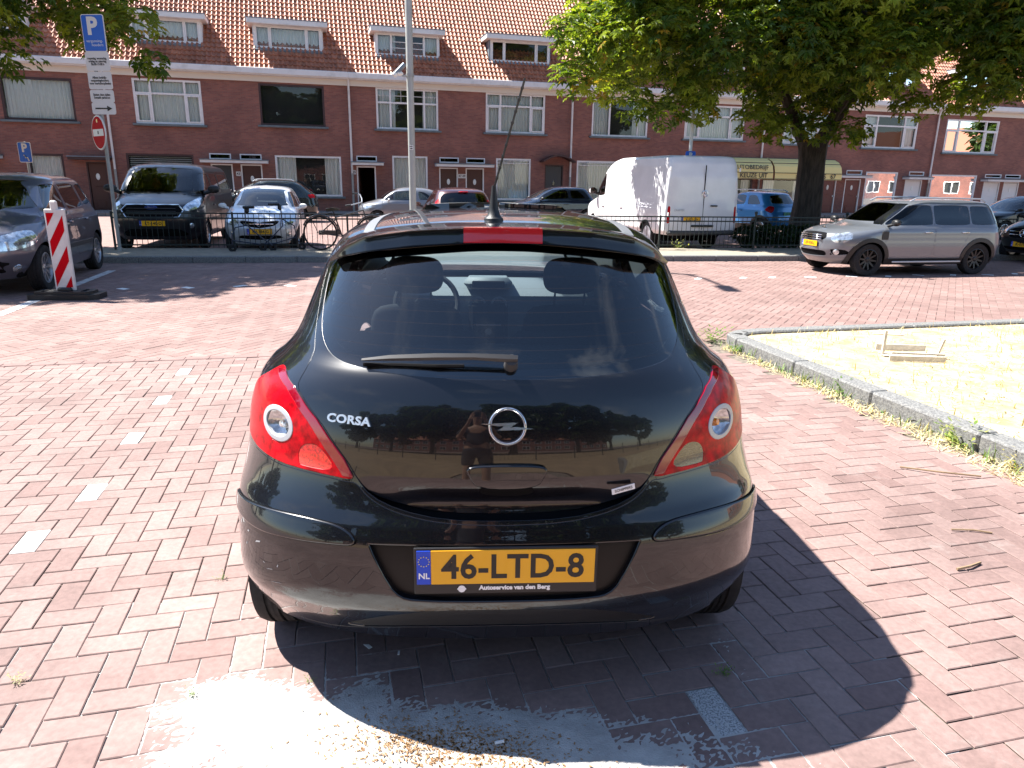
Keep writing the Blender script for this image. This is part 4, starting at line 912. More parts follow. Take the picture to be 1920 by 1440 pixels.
# --- blue crossover with green plate
cb = variant('hatch', archtrim=True)
car_build('parked_car', 'bright blue small crossover with roof rails near the yellow awnings', cb, mat('bright_blue_paint', (.02, .20, .50), .3, .3, coat=1), (9.0, 23.9), (-.50, .866), .98, rplate=('KR-501-P', .74), green=True, tl=[(.56, .98), (.70, 1.0), (.80, .86), (.70, .76), (.60, .82)], glass_mt='dark_glass', mirrors=(.90, 2.44, 1.02, 'black_plastic', .85), rails=(.50, .6, 2.1, 1.50), rail_mt='white_paint',
    clad=[('sill', [(.3, .22), (3.3, .22), (3.3, .40), (.3, .40)], 'black_plastic')])
# --- black saloon nose at the right edge
car_build('parked_car', 'black car with a round star emblem on its grille at the right edge', variant('hatch', L=3.6), bp_, (14.75, 17.6), (-.93, -.37), 1.0, plate='K-019-RH', plate_y=.42, hl=[(.46, .64), (.52, .76), (.70, .76), (.75, .68), (.70, .60)], grille=[('grille', [(0, .78), (.36, .77), (.40, .68), (.34, .56), (0, .55)], 'dark'), ('grille', [(0, .34), (.6, .36), (.6, .28), (0, .27)], 'dark')], mirrors=(.90, 2.44, 1.02, 'black_plastic', .9))
t = find('black car with a round'); b = MB(); b.T = Matrix.Translation((0, 3.61, .665)); b.lathe([(.085+.007*math.cos(a), .007*math.sin(a)) for a in np.linspace(0, 2*PI, 8)], 24, 'Y')
for k in range(3): a = PI/2+k*2*PI/3; b.tube([(0, .01, 0), (.085*math.cos(a), .0, .085*math.sin(a))], [.014, .004], 6)
b.build('badge', 'chrome', t, True); bars(t, [((0, 3.60, .63), (.66, .02, .016)), ((0, 3.60, .70), (.66, .02, .016))], 'chrome', 'grille_bar')
# --- dark car behind the crossover
car_build('parked_car', 'black sport utility car partly hidden behind the silver crossover', suv, bp_, (18.9, 25.6), NF, .86, glass_mt='dark_glass', spokes=8, mirrors=(.98, 3.05, 1.12, 'black_plastic'), hl=[(.55, .70), (.6, .82), (.82, .80), (.84, .70)], tl=[(.55, 1.08), (.84, 1.06), (.88, .92), (.6, .94)])

# --- white panel van seen from behind
vanw = dict(rear=[(.42, .06), (.55, 0), (1.0, 0), (1.8, .03), (2.15, .09), (2.28, .16), (2.33, .30), (2.36, 2.6)],
    front=[(.42, 5.75), (.55, 5.85), (.85, 5.88), (1.0, 5.8), (1.12, 5.5), (1.25, 5.1), (1.95, 4.45), (2.12, 4.2), (2.24, 3.9), (2.33, 3.5), (2.36, 2.8)],
    wid=[(.42, .93), (.55, 1.0), (1.0, 1.01), (1.4, .99), (2.1, .93), (2.26, .895), (2.32, .82), (2.345, .62), (2.36, .02)],
    belt=1.25, L=5.88, wy=(1.15, 4.8), wr=.35, cr=(.16, 4.5), cf=(1.0, 2.8), cf2=(.6,), hz=1.0,
    win=[[(3.95, 1.30), (4.92, 1.26), (4.72, 1.50), (4.40, 1.90), (3.98, 1.92)]],
    door=[[(3.86, .50), (3.86, 2.02), (4.36, 2.02), (4.80, 1.5), (5.02, 1.2), (4.9, .85), (4.4, .50)], [(2.55, .55), (2.55, 2.1), (3.75, 2.1), (3.75, .55)]],
    ws=[(0, 1.32), (.80, 1.33), (.84, 1.42), (.74, 1.9), (.66, 2.02), (0, 2.06)])
t, Sw = car_build('parked_van', 'white panel van with closed rear doors behind the fence', vanw, mat('van_white_paint', (.66, .66, .67), .35, coat=.7, coat_r=.05, vary=.05, scale=2), (4.62, 17.95), (-.27, .963), .985, glass_mt='dark_glass', wheel_style='cover', mirrors=(1.14, 4.62, 1.42, 'black_plastic', 1.4), cat='van', group=None, seats=False,
    tl=[(.88, 1.12), (.955, 1.12), (.965, .70), (.89, .70)])
b = MB(); b.box((0, .012, 1.32), (.012, .03, 1.55)); b.build('door_gap', 'dark', t)
b = MB(); b.box((0, -.02, .64), (.62, .05, .05), .015); b.box((.28, -.025, 1.13), (.20, .035, .03), .01); b.build('rear_door_handle', 'black_plastic', t)
for x in (-.955, .955): 
    b = MB(); b.box((x*.995, .02, 2.0), (.03, .05, .09), .01); b.box((x*.995, .0, .92), (.03, .05, .09), .01); b.build('hinge', 'white_paint', t)
b = MB(); b.box((0, .05, .47), (1.85, .16, .12), .04); b.build('rear_bumper', 'grey_plastic', t, True)
number_plate(t, 'V-501-ZH', (-.32, -.018, .80), 0, w=.52, h=.11)
b = MB(); b.T = Matrix.Translation((.01, -.012, 1.42)); b.lathe([(.075+.008*math.cos(a), .007*math.sin(a)) for a in np.linspace(0, 2*PI, 8)], 24, 'Y')
for a, c in (((-.048, .045), (-.012, -.055)), ((-.012, -.055), (0, -.01)), ((0, -.01), (.012, -.055)), ((.012, -.055), (.048, .045)), ((-.02, .06), (0, .012)), ((0, .012), (.02, .06))): b.tube([(a[0], 0, a[1]), (c[0], 0, c[1])], .008, 5)
b.build('badge', 'chrome', t, True); b = MB(); add_text(b, 'CRAFTER', .07, (-.66, -.014, 1.02), ext=.002); b.build('lettering', 'silver_plastic', t)

# ---------------------------------------------------------------- ground
G1 = R(14); E1 = np.array([math.cos(G1), math.sin(G1)]); E2 = np.array([-math.sin(G1), math.cos(G1)])
def brick_mat(name, c1, c2, dirt=.25):
    m = bpy.data.materials.new(name); m.use_nodes = True; t = m.node_tree; b = t.nodes['Principled BSDF']; L = t.links.new
    a = t.nodes.new('ShaderNodeAttribute'); a.attribute_name = 'tone'
    r = t.nodes.new('ShaderNodeValToRGB'); r.color_ramp.elements[0].color = (*c1, 1); r.color_ramp.elements[1].color = (*c2, 1)
    s = t.nodes.new('ShaderNodeSeparateColor'); L(a.outputs['Color'], s.inputs[0]); L(s.outputs[0], r.inputs['Fac'])
    c = t.nodes.new('ShaderNodeTexCoord')
    n = t.nodes.new('ShaderNodeTexNoise'); n.inputs['Scale'].default_value = 1.1; n.inputs['Detail'].default_value = 8; n.inputs['Roughness'].default_value = .7; L(c.outputs['Object'], n.inputs['Vector'])
    r2 = t.nodes.new('ShaderNodeValToRGB'); r2.color_ramp.elements[0].position = .38; r2.color_ramp.elements[0].color = (1-dirt, 1-dirt, 1-dirt, 1); r2.color_ramp.elements[1].position = .62; r2.color_ramp.elements[1].color = (1, 1, 1, 1); L(n.outputs['Fac'], r2.inputs['Fac'])
    m1 = t.nodes.new('ShaderNodeMixRGB'); m1.blend_type = 'MULTIPLY'; m1.inputs['Fac'].default_value = 1; L(r.outputs['Color'], m1.inputs['Color1']); L(r2.outputs['Color'], m1.inputs['Color2'])
    n3 = t.nodes.new('ShaderNodeTexNoise'); n3.inputs['Scale'].default_value = 45; n3.inputs['Detail'].default_value = 5; L(c.outputs['Object'], n3.inputs['Vector'])
    m2 = t.nodes.new('ShaderNodeMixRGB'); m2.blend_type = 'OVERLAY'; m2.inputs['Fac'].default_value = .3; L(m1.outputs['Color'], m2.inputs['Color1']); L(n3.outputs['Fac'], m2.inputs['Color2'])
    # dusty grey film in patches, as on an unswept street
    n4 = t.nodes.new('ShaderNodeTexNoise'); n4.inputs['Scale'].default_value = 3.2; n4.inputs['Detail'].default_value = 10; n4.inputs['Roughness'].default_value = .75; L(c.outputs['Object'], n4.inputs['Vector'])
    r4 = t.nodes.new('ShaderNodeValToRGB'); r4.color_ramp.elements[0].position = .58; r4.color_ramp.elements[1].position = .80; r4.color_ramp.elements[1].color = (.7, .7, .7, 1); L(n4.outputs['Fac'], r4.inputs['Fac'])
    m4 = t.nodes.new('ShaderNodeMixRGB'); m4.inputs['Color2'].default_value = (.30, .27, .25, 1); L(r4.outputs['Color'], m4.inputs['Fac']); L(m2.outputs['Color'], m4.inputs['Color1'])
    L(m4.outputs['Color'], b.inputs['Base Color']); b.inputs['Roughness'].default_value = .8; b.inputs['Specular IOR Level'].default_value = .35
    bp = t.nodes.new('ShaderNodeBump'); bp.inputs['Strength'].default_value = .35; bp.inputs['Distance'].default_value = .004; L(n3.outputs['Fac'], bp.inputs['Height']); L(bp.outputs['Normal'], b.inputs['Normal'])
    return m
def herringbone(name, poly, ang, mt, z=0.0, Wd=.105, origin=(0, 0), gap=.0035, hgt=.0012, seed=1, white=()):
    g = np.random.default_rng(seed); poly = np.array(poly, float); c, s = math.cos(ang), math.sin(ang)
    q = (poly-np.array(origin)) @ np.array([[c, -s], [s, c]]); lo = np.floor(q.min(0)/Wd)-2; hi = np.ceil(q.max(0)/Wd)+2
    I, J = np.meshgrid(np.arange(lo[0], hi[0]), np.arange(lo[1], hi[1])); I = I.ravel(); J = J.ravel(); k = np.mod(I-J, 4)
    h = k == 0; v = k == 2
    cx = np.concatenate([(I[h]+1), I[v]+.5])*Wd; cy = np.concatenate([J[h]+.5, J[v]])*Wd
    hx = np.concatenate([np.full(h.sum(), Wd), np.full(v.sum(), Wd/2)])-gap/2; hy = np.concatenate([np.full(h.sum(), Wd/2), np.full(v.sum(), Wd)])-gap/2
    n = len(cx); wx = cx*c-cy*s+origin[0]; wy = cx*s+cy*c+origin[1]
    k = inside(np.stack([wx, wy], 1), poly); cx, cy, hx, hy, wx, wy = cx[k], cy[k], hx[k], hy[k], wx[k], wy[k]; n = len(cx)
    jit = g.normal(0, .0008, (n, 2)); rot = g.normal(0, .0035, n); zt = g.normal(0, hgt*.5, n); tx = g.normal(0, .004, n); ty = g.normal(0, .004, n)
    ch = .003; V = np.zeros((n, 8, 3), np.float32)
    for i, (sx, sy) in enumerate(((-1, -1), (1, -1), (1, 1), (-1, 1))):
        for lv in (0, 1):
            lx = sx*(hx-(ch if lv else 0)); ly = sy*(hy-(ch if lv else 0)); rx = lx-rot*ly+jit[:, 0]+cx; ry = ly+rot*lx+jit[:, 1]+cy
            V[:, i+4*lv, 0] = rx*c-ry*s+origin[0]; V[:, i+4*lv, 1] = rx*s+ry*c+origin[1]
            V[:, i+4*lv, 2] = z+zt+tx*lx+ty*ly-(0 if lv else ch*1.0)
            if not lv: V[:, i, 2] -= .004*0
    B = np.arange(n)[:, None]*8; F = np.concatenate([B+np.array([4, 5, 6, 7])]+[B+np.array([i, (i+1) % 4, (i+1) % 4+4, i+4]) for i in range(4)])
    tone = np.clip(g.normal(.5, .24, n), 0, 1); tn = np.repeat(tone, 8)[:, None]*np.ones(3)
    mi = np.zeros(n, int)
    for (ax, ay, col) in white:
        d = np.hypot(wx-ax, wy-ay)+(hx > hy)*9*(seed == 3); mi[d.argmin()] = col
    o = npmesh(name, V.reshape(-1, 3), F, mt, None, np.concatenate([mi]*5), tn)
    return tag(o, kind='structure')
def line_pt(a, b, x): return a+b*x
kerbY = lambda x: 15.02+.168*x
fenceY = lambda x: 16.58+.168*x
bayY = lambda x: 7.06+.235*x
def isl(t, d=0): return (2.16+.2419*t, 7.5-.9703*t)          # island kerb towards the camera
def isf(t): return (2.16+.9715*t, 7.5+.237*t)                # island kerb along the road
m_near = brick_mat('paving_brick', (.22, .142, .128), (.305, .212, .192), .34)
m_road = brick_mat('road_brick', (.215, .135, .12), (.285, .188, .168), .26)
M['white_brick'] = mat('white_brick', (.75, .75, .73), .8, vary=.1, scale=9)
M['speckled_brick'] = mat('speckled_brick', (.42, .42, .42), .9, col2=(.16, .16, .17), scale=160, lo=.45, hi=.6, detail=2)
base = MB(); base.add([(-150, -120, -.008), (150, -120, -.008), (150, 200, -.008), (-150, 200, -.008)], [(0, 1, 2, 3)])
tag(base.build('ground', mat('joint_soil', (.15, .125, .10), .95, vary=.5, scale=14, detail=8)), kind='structure')
near = [(-11, bayY(-11)+.03), (1.0, bayY(1.0)+.03), (1.95, 7.5), isl(9.2), (2.0, -2.4), (-9, -2.4), (-14, 1)]
marks = [(-2.77, 5.84, 1), (-2.57, 5.1, 1), (-2.40, 4.34, 1), (-2.30, 3.58, 1), (-2.15, 2.84, 1), (.76, 1.92, 2)]
herringbone('parking_bay', near, G1, [m_near, 'white_brick', 'speckled_brick'], 0.0, seed=3, white=marks)
rd = [(-16, bayY(-16)-.03), (1.95, bayY(1.95)-.03), (1.95, 7.5), isf(.0), isf(17), (19, kerbY(19)), (-16, kerbY(-16))]
mk = [(-5.74+.745*i, 10.55+.19*i, 1) for i in range(8)]+[(3.35+.73*i-.0, 12.75+.157*i, 1) for i in range(12)]
herringbone('road', rd, G1+PI/4, [m_road, 'white_brick'], 0.0, seed=5, white=mk)
b = MB(); th_ = math.atan(.235); L_ = 16/math.cos(th_)
for k in range(int(L_/.213)):
    d = k*.213; b.box((-13.9+d*math.cos(th_), bayY(-13.9+d*math.cos(th_)), -.02+rnd.uniform(-.0006, .0006)), (.207, .104, .050), .003, Matrix.Rotation(th_, 4, 'Z'))
tag(b.build('border_course', mat('border_brick', (.24, .155, .14), .85, col2=(.17, .105, .095), scale=4)), kind='structure')
# lot and street behind the fence
b = MB(); b.add([(-30, kerbY(-30)+.3, -.004), (34, kerbY(34)+.3, -.004), (40, 52, -.004), (-34, 33, -.004)], [(0, 1, 2, 3)])
def sheet_brick(name, c1, c2, sc):
    m = bpy.data.materials.new(name); m.use_nodes = True; t = m.node_tree; bs = t.nodes['Principled BSDF']; L = t.links.new
    c = t.nodes.new('ShaderNodeTexCoord'); mp = t.nodes.new('ShaderNodeMapping'); mp.inputs['Rotation'].default_value = (0, 0, -R(15)); L(c.outputs['Object'], mp.inputs['Vector'])
    br = t.nodes.new('ShaderNodeTexBrick'); br.inputs['Color1'].default_value = (*c1, 1); br.inputs['Color2'].default_value = (*c2, 1); br.inputs['Mortar'].default_value = (.10, .08, .07, 1)
    br.inputs['Scale'].default_value = sc; br.inputs['Mortar Size'].default_value = .018; L(mp.outputs['Vector'], br.inputs['Vector']); L(br.outputs['Color'], bs.inputs['Base Color']); bs.inputs['Roughness'].default_value = .85
    return m
tag(b.build('far_street', sheet_brick('far_brick', (.27, .17, .15), (.21, .12, .105), 2.4)), kind='structure')
kerb_m = mat('kerb_stone', (.22, .22, .21), .9, col2=(.11, .11, .11), scale=60, bump=.5, bscale=220, lo=.4, hi=.6)
# verge with kerb in front of the fence
def kerb_run(pts, w=.16, h=.13, seg=1.0, name='kerb', inner=1):
    b = MB()
    for (a, c) in zip(pts[:-1], pts[1:]):
        a = Vector(a); c = Vector(c); L_ = (c-a).length; n = max(1, round(L_/seg)); d = (c-a)/n; nn = Vector((-d.y, d.x)).normalized()*inner
        ang = math.atan2(d.y, d.x)
        for i in range(n):
            p = a+d*(i+.5)+nn*w/2; b.box((p.x, p.y, h/2-.06), (d.length-.006, w, h+.12), .014, Matrix.Rotation(ang, 4, 'Z'))
    return tag(b.build(name, kerb_m), kind='structure')
kerb_run([(-16, kerbY(-16)), (20, kerbY(20))], .18, .12)
b = MB(); n = 60; xs = np.linspace(-16, 20, n)
b.add([(x, kerbY(x)+.18, .115) for x in xs]+[(x, fenceY(x)+.35, .115) for x in xs]+[(x, fenceY(x)+.36, -.02) for x in xs], [(i+k*n, i+1+k*n, i+1+(k+1)*n, i+(k+1)*n) for i in range(n-1) for k in (0, 1)])
tag(b.build('verge', mat('verge_soil', (.22, .19, .15), .95, col2=(.30, .26, .20), scale=6, bump=.6, bscale=60)), kind='structure')
# far pavement in front of the terrace
b = MB(); b.box((0, 0, .06), (90, 3.0, .12), .0); o = b.build('far_pavement', sheet_brick('paver', (.25, .23, .22), (.19, .18, .175), 1.6)); o.location = (*fp(6, 1.5), 0); o.rotation_euler = (0, 0, math.atan(.28)); tag(o, kind='structure')
# grass island with its kerb
kerb_run([isf(12), (2.62, 7.61)], .17, .12, inner=1); 
cb_ = MB(); arc = [(2.62, 7.61), (2.38, 7.50), (2.24, 7.32), (2.26, 7.05)]
kerb_run([arc[0], arc[1], arc[2], arc[3]], .17, .12, .3); kerb_run([(2.26, 7.05), isl(12)], .17, .12, inner=1)
def straw(name, poly, z, cnt, seed, hmin=.03, hmax=.10, colr=((.40, .31, .15), (.72, .63, .40)), lay=.75, w=.004, thick=False):
    g = np.random.default_rng(seed); poly = np.array(poly, float); lo, hi = poly.min(0), poly.max(0)
    P = g.uniform(lo, hi, (cnt*3, 2)); P = P[inside(P, poly)][:cnt]; n = len(P)
    clump = np.sin(P[:, 0]*3.1+seed)*np.sin(P[:, 1]*2.7)+g.normal(0, .6, n); keep = clump > -.7; P = P[keep]; n = len(P)
    L = g.uniform(hmin, hmax, n); az = g.uniform(0, 2*PI, n); el = np.where(g.random(n) < lay, g.uniform(.05, .5, n), g.uniform(.7, 1.4, n)); ww = g.uniform(.6, 1.3, n)*w
    d = np.stack([np.cos(az)*np.cos(el), np.sin(az)*np.cos(el), np.sin(el)], 1); sd = np.stack([-np.sin(az), np.cos(az), np.zeros(n)], 1)
    b0 = np.concatenate([P, np.full((n, 1), z)], 1); mid = b0+d*L[:, None]*.55; tip = b0+d*L[:, None]; tip[:, 2] -= L*.18*np.cos(el); mid[:, 2] += .003
    V = np.stack([b0-sd*ww[:, None], b0+sd*ww[:, None], mid+sd*ww[:, None]*.7, tip, mid-sd*ww[:, None]*.7], 1).reshape(-1, 3)
    F = np.arange(n)[:, None]*5+np.array([0, 1, 2, 4]); F2 = np.arange(n)[:, None]*5+np.array([4, 2, 3, 3])
    c0, c1 = np.array(colr[0]), np.array(colr[1]); tn = np.repeat(c0+(c1-c0)*g.random((n, 1)), 5, 0)
    tri = np.concatenate([np.arange(n)[:, None]*5+np.array([0, 1, 2]), np.arange(n)[:, None]*5+np.array([0, 2, 4]), np.arange(n)[:, None]*5+np.array([4, 2, 3])])
    return tag(npmesh(name, V, tri, M['blade'], None, None, tn), kind='stuff')
def leaf_mat(name, trans=.5, rough=.45):
    m = bpy.data.materials.new(name); m.use_nodes = True; t = m.node_tree; b = t.nodes['Principled BSDF']; L = t.links.new
    a = t.nodes.new('ShaderNodeAttribute'); a.attribute_name = 'tone'; L(a.outputs['Color'], b.inputs['Base Color']); b.inputs['Roughness'].default_value = rough; b.inputs['Specular IOR Level'].default_value = .35
    tr = t.nodes.new('ShaderNodeBsdfTranslucent'); mu = t.nodes.new('ShaderNodeMixRGB'); mu.blend_type = 'MULTIPLY'; mu.inputs['Fac'].default_value = 1; mu.inputs['Color2'].default_value = (1.6, 1.5, .5, 1)
    L(a.outputs['Color'], mu.inputs['Color1']); L(mu.outputs['Color'], tr.inputs['Color']); mx = t.nodes.new('ShaderNodeMixShader'); mx.inputs['Fac'].default_value = trans
    L(b.outputs[0], mx.inputs[1]); L(tr.outputs[0], mx.inputs[2]); L(mx.outputs[0], t.nodes['Material Output'].inputs['Surface']); return m
M['blade'] = leaf_mat('dry_blade', .2, .8); M['leaf'] = leaf_mat('leaf')
ipoly = [(2.52, 7.50), (2.36, 7.20), (2.42, 7.0), (isl(12)[0]+.15, isl(12)[1]), (16, -6), isf(12.5), (2.66, 7.46)]
b = MB(); b.add([(x, y, .088) for x, y in ipoly], [tuple(range(len(ipoly)))])
tag(b.build('dry_soil', mat('dry_soil', (.30, .225, .12), .95, col2=(.52, .44, .29), scale=5, bump=.7, bscale=40)), kind='structure')
straw('dry_grass', ipoly, .088, 42000, 4)
straw('dry_tufts', ipoly, .088, 2600, 9, .05, .13, ((.30, .26, .08), (.50, .42, .18)), .35)
# weeds and straw at the foot of the kerb
def strip_poly(t0, t1, w0, w1):
    a = isl(t0); c = isl(t1); n = (-.9703, -.2419)
    return [(a[0], a[1]), (c[0], c[1]), (c[0]+n[0]*w1, c[1]+n[1]*w1), (a[0]+n[0]*w0, a[1]+n[1]*w0)]
straw('kerb_straw', strip_poly(.3, 7, .12, .34), 0, 6500, 14, .03, .12, ((.50, .42, .20), (.75, .66, .42)), .85, .0035)
straw('kerb_grass', strip_poly(.1, 6, .07, .16), 0, 1700, 15, .05, .15, ((.10, .20, .05), (.22, .30, .10)), .3, .004)
def weed(label, x, y, z, s, n, seed, col=((.08, .17, .04), (.20, .30, .09))):
    g = np.random.default_rng(seed); V = []; F = []; T = []
    for i in range(n):
        az = g.uniform(0, 2*PI); el = g.uniform(.3, 1.3); L = s*g.uniform(.5, 1); d = np.array([math.cos(az)*math.cos(el), math.sin(az)*math.cos(el), math.sin(el)])
        for k in range(5):
            p = np.array([x, y, z])+d*L*(k+1)/5; a2 = az+g.uniform(-1.4, 1.4); l = s*.22*g.uniform(.6, 1.2); e = np.array([math.cos(a2), math.sin(a2), g.uniform(-.2, .7)]); sd = np.cross(e, [0, 0, 1]); sd /= np.linalg.norm(sd)+1e-9
            b0 = len(V); V += [p, p+e*l*.5+sd*l*.2, p+e*l, p+e*l*.5-sd*l*.2]; F.append((b0, b0+1, b0+2, b0+3)); c = np.array(col[0])+(np.array(col[1])-np.array(col[0]))*g.random(); T += [c]*4
    o = npmesh('weed', V, F, M['leaf'], None, None, np.array(T)); return tag(o, label, 'weed', 'weeds in the paving')
weed('largest green weed at the corner of the grass island kerb', 2.12, 7.45, 0, .24, 26, 1)
weed('green weed against the kerb just below the island corner', 2.24, 6.95, 0, .15, 18, 2)
weed('leafy weed halfway along the island kerb', 2.62, 5.45, 0, .17, 16, 3)
weed('tall weed against the kerb near the right edge', 2.93, 4.35, 0, .22, 26, 44, ((.15, .26, .06), (.40, .42, .15)))
weed('dry weed by the kerb at the right edge', 3.02, 3.95, 0, .14, 14, 5, ((.3, .3, .10), (.55, .48, .22)))
weed('small green tuft above the grey paving stone at lower right', .73, 2.07, 0, .05, 14, 6)
weed('tiny dry weed in a joint at lower left, beside a pale patch', -1.62, 1.98, 0, .05, 9, 7, ((.3, .32, .14), (.5, .5, .3)))
weed('tiny green weed in the sand left of the car shadow', -1.02, 1.93, 0, .035, 9, 8)
weed('smallest weed on the sand just outside the shadow edge', -.66, 2.0, 0, .03, 8, 9)
weed('small weed in a joint left of the rear bumper', -1.20, 2.62, 0, .04, 8, 10)
weed('green weed growing at the foot of the fence behind the roof of the black hatchback', 3.85, 17.15, .115, .35, 12, 12, ((.10, .16, .05), (.3, .3, .12)))
# sand drift behind the car: thin sheet that dips below the brick tops
def vnoise(x, y, s, seed):
    g = np.random.default_rng(seed); T = g.random((64, 64)); X = x/s; Y = y/s; i = np.floor(X).astype(int); j = np.floor(Y).astype(int); f = X-i; h = Y-j; f = f*f*(3-2*f); h = h*h*(3-2*h)
    return (T[i % 64, j % 64]*(1-f)+T[(i+1) % 64, j % 64]*f)*(1-h)+(T[i % 64, (j+1) % 64]*(1-f)+T[(i+1) % 64, (j+1) % 64]*f)*h
nx, ny = 340, 170; X, Y = np.meshgrid(np.linspace(-1.75, 1.35, nx), np.linspace(1.0, 2.45, ny))
fb = sum(vnoise(X+9, Y+9, s, 20+i)*a for i, (s, a) in enumerate(((.35, .5), (.15, .25), (.06, .15), (.022, .10), (.01, .06))))
cx_ = np.exp(-(((X+.28)/.75)**2+((Y-1.70)/.27)**2)**1.2)*1.0+np.exp(-(((X+.95)/.42)**2+((Y-1.93)/.12)**2))*.55+np.exp(-(((X-.35)/.5)**2+((Y-1.72)/.14)**2))*.45+np.exp(-(((X+.55)/.9)**2+((Y-1.35)/.2)**2))*.25
fb = fb+.30*(np.random.default_rng(5).random(X.shape)-.5)*(np.abs(cx_+(fb-.55)*1.25-.55) < .3)
Z = -.006+.0105*np.clip(cx_*1.0+(fb-.55)*1.25, 0, 1.1)
I = np.arange(nx*ny).reshape(ny, nx); F = np.stack([I[:-1, :-1], I[:-1, 1:], I[1:, 1:], I[1:, :-1]], -1).reshape(-1, 4)
tag(npmesh('sand', np.stack([X, Y, Z], -1).reshape(-1, 3), F, 'sand', smooth=True), kind='stuff')
def litter(label, cat, name, pts, mt, h=.006, rad=None):
    b = MB()
    if rad: b.tube([(x, y, z) for x, y, z in pts], rad, 6)
    else: b.prism([(x, y) for x, y in pts], .002, .002+h, 'XY')
    return tag(b.build(name, mt), label, cat, 'litter on the paving')
tw = mat('twig', (.25, .17, .10), .9)
litter('short brown twig on the paving at the right edge', 'twig', 'twig', [(1.96, 2.78, .008), (2.03, 2.80, .012), (2.10, 2.84, .008)], tw, rad=.006)
litter('thin curved twig on the paving below the straw', 'twig', 'twig', [(2.16, 3.16, .006), (2.26, 3.15, .01), (2.34, 3.13, .006)], tw, rad=.004)
litter('dark thin twig lying in the straw beside the kerb', 'twig', 'twig', [(2.32, 3.95, .01), (2.52, 3.85, .02), (2.72, 3.82, .012)], tw, rad=.005)
litter('small white cigarette end on the sand in the car shadow', 'litter', 'cigarette_end', [(-.035, 1.735, .01), (-.008, 1.742, .011)], 'white_paint', rad=.005)
litter('white scrap of paper under the rear bumper', 'litter', 'paper_scrap', [(-.52, 2.20), (-.50, 2.20), (-.485, 2.185), (-.495, 2.175)], 'white_paint', .002)
litter('scrap of pale foil in the shadow behind the car', 'litter', 'foil_scrap', [(-.39, 2.165), (-.383, 2.166), (-.382, 2.145), (-.389, 2.145)], 'white_paint', .003)
# brown seed litter in the sand: countless
g = np.random.default_rng(33); n = 1500; px_ = g.normal(-.17, .17, n); py_ = g.normal(1.72, .055, n)-.12*(px_+.17); a = g.uniform(0, PI, n); l = g.uniform(.0015, .006, n)
V = np.zeros((n, 4, 3)); dx = np.cos(a)*l; dy = np.sin(a)*l
for i, (s1, s2) in enumerate(((-1, -.4), (1, -.4), (1, .4), (-1, .4))): V[:, i, 0] = px_+dx*s1-dy*s2; V[:, i, 1] = py_+dy*s1+dx*s2; V[:, i, 2] = .0065
tag(npmesh('seed_litter', V.reshape(-1, 3), np.arange(n*4).reshape(-1, 4), mat('seed_husk', (.30, .17, .08), .9)), kind='stuff')
# painted line beside the grey hatch
b = MB(); b.add([(-6.16, 8.25, .004), (-6.02, 8.25, .004), (-7.02, 12.6, .004), (-7.16, 12.6, .004)], [(0, 1, 2, 3)])
tag(b.build('painted_line', mat('worn_line_paint', (.6, .6, .6), .8, col2=(.3, .25, .24), scale=10, lo=.45, hi=.7)), kind='structure')

# ---------------------------------------------------------------- terrace of brick houses
def wall_brick():
    m = bpy.data.materials.new('wall_brick'); m.use_nodes = True; t = m.node_tree; bs = t.nodes['Principled BSDF']; L = t.links.new
    c = t.nodes.new('ShaderNodeTexCoord'); s = t.nodes.new('ShaderNodeSeparateXYZ'); L(c.outputs['Object'], s.inputs[0])
    ad = t.nodes.new('ShaderNodeMath'); L(s.outputs['X'], ad.inputs[0]); L(s.outputs['Y'], ad.inputs[1]); cb = t.nodes.new('ShaderNodeCombineXYZ'); L(ad.outputs[0], cb.inputs['X']); L(s.outputs['Z'], cb.inputs['Y'])
    br = t.nodes.new('ShaderNodeTexBrick'); br.inputs['Color1'].default_value = (.285, .115, .085, 1); br.inputs['Color2'].default_value = (.20, .078, .064, 1); br.inputs['Mortar'].default_value = (.20, .14, .12, 1)
    br.inputs['Scale'].default_value = 2.3; br.inputs['Mortar Size'].default_value = .014; br.inputs['Row Height'].default_value = .145; br.inputs['Brick Width'].default_value = .5; br.inputs['Bias'].default_value = -.1
    L(cb.outputs[0], br.inputs['Vector'])
    n = t.nodes.new('ShaderNodeTexNoise'); n.inputs['Scale'].default_value = .7; n.inputs['Detail'].default_value = 7; L(c.outputs['Object'], n.inputs['Vector'])
    r = t.nodes.new('ShaderNodeValToRGB'); r.color_ramp.elements[0].position = .3; r.color_ramp.elements[0].color = (.72, .72, .74, 1); r.color_ramp.elements[1].position = .7; r.color_ramp.elements[1].color = (1.12, 1.08, 1.05, 1); L(n.outputs['Fac'], r.inputs['Fac'])
    mu = t.nodes.new('ShaderNodeMixRGB'); mu.blend_type = 'MULTIPLY'; mu.inputs['Fac'].default_value = 1; L(br.outputs['Color'], mu.inputs['Color1']); L(r.outputs['Color'], mu.inputs['Color2']); L(mu.outputs['Color'], bs.inputs['Base Color'])
    bp = t.nodes.new('ShaderNodeBump'); bp.inputs['Strength'].default_value = .4; bp.inputs['Distance'].default_value = .01; L(br.outputs['Fac'], bp.inputs['Height']); bp.invert = True; L(bp.outputs['Normal'], bs.inputs['Normal']); bs.inputs['Roughness'].default_value = .85
    return m
M['wall_brick'] = wall_brick()
M['roof_tile'] = mat('roof_tile', (.44, .18, .10), .55, col2=(.31, .11, .062), scale=3.5, attr=True, spec=.4)
M['curtain'] = mat('curtain', (.80, .83, .80), .9); M['room'] = mat('room', (.035, .035, .035), .9)
M['blue_stone'] = mat('blue_stone', (.13, .16, .17), .8, vary=.15, scale=4)
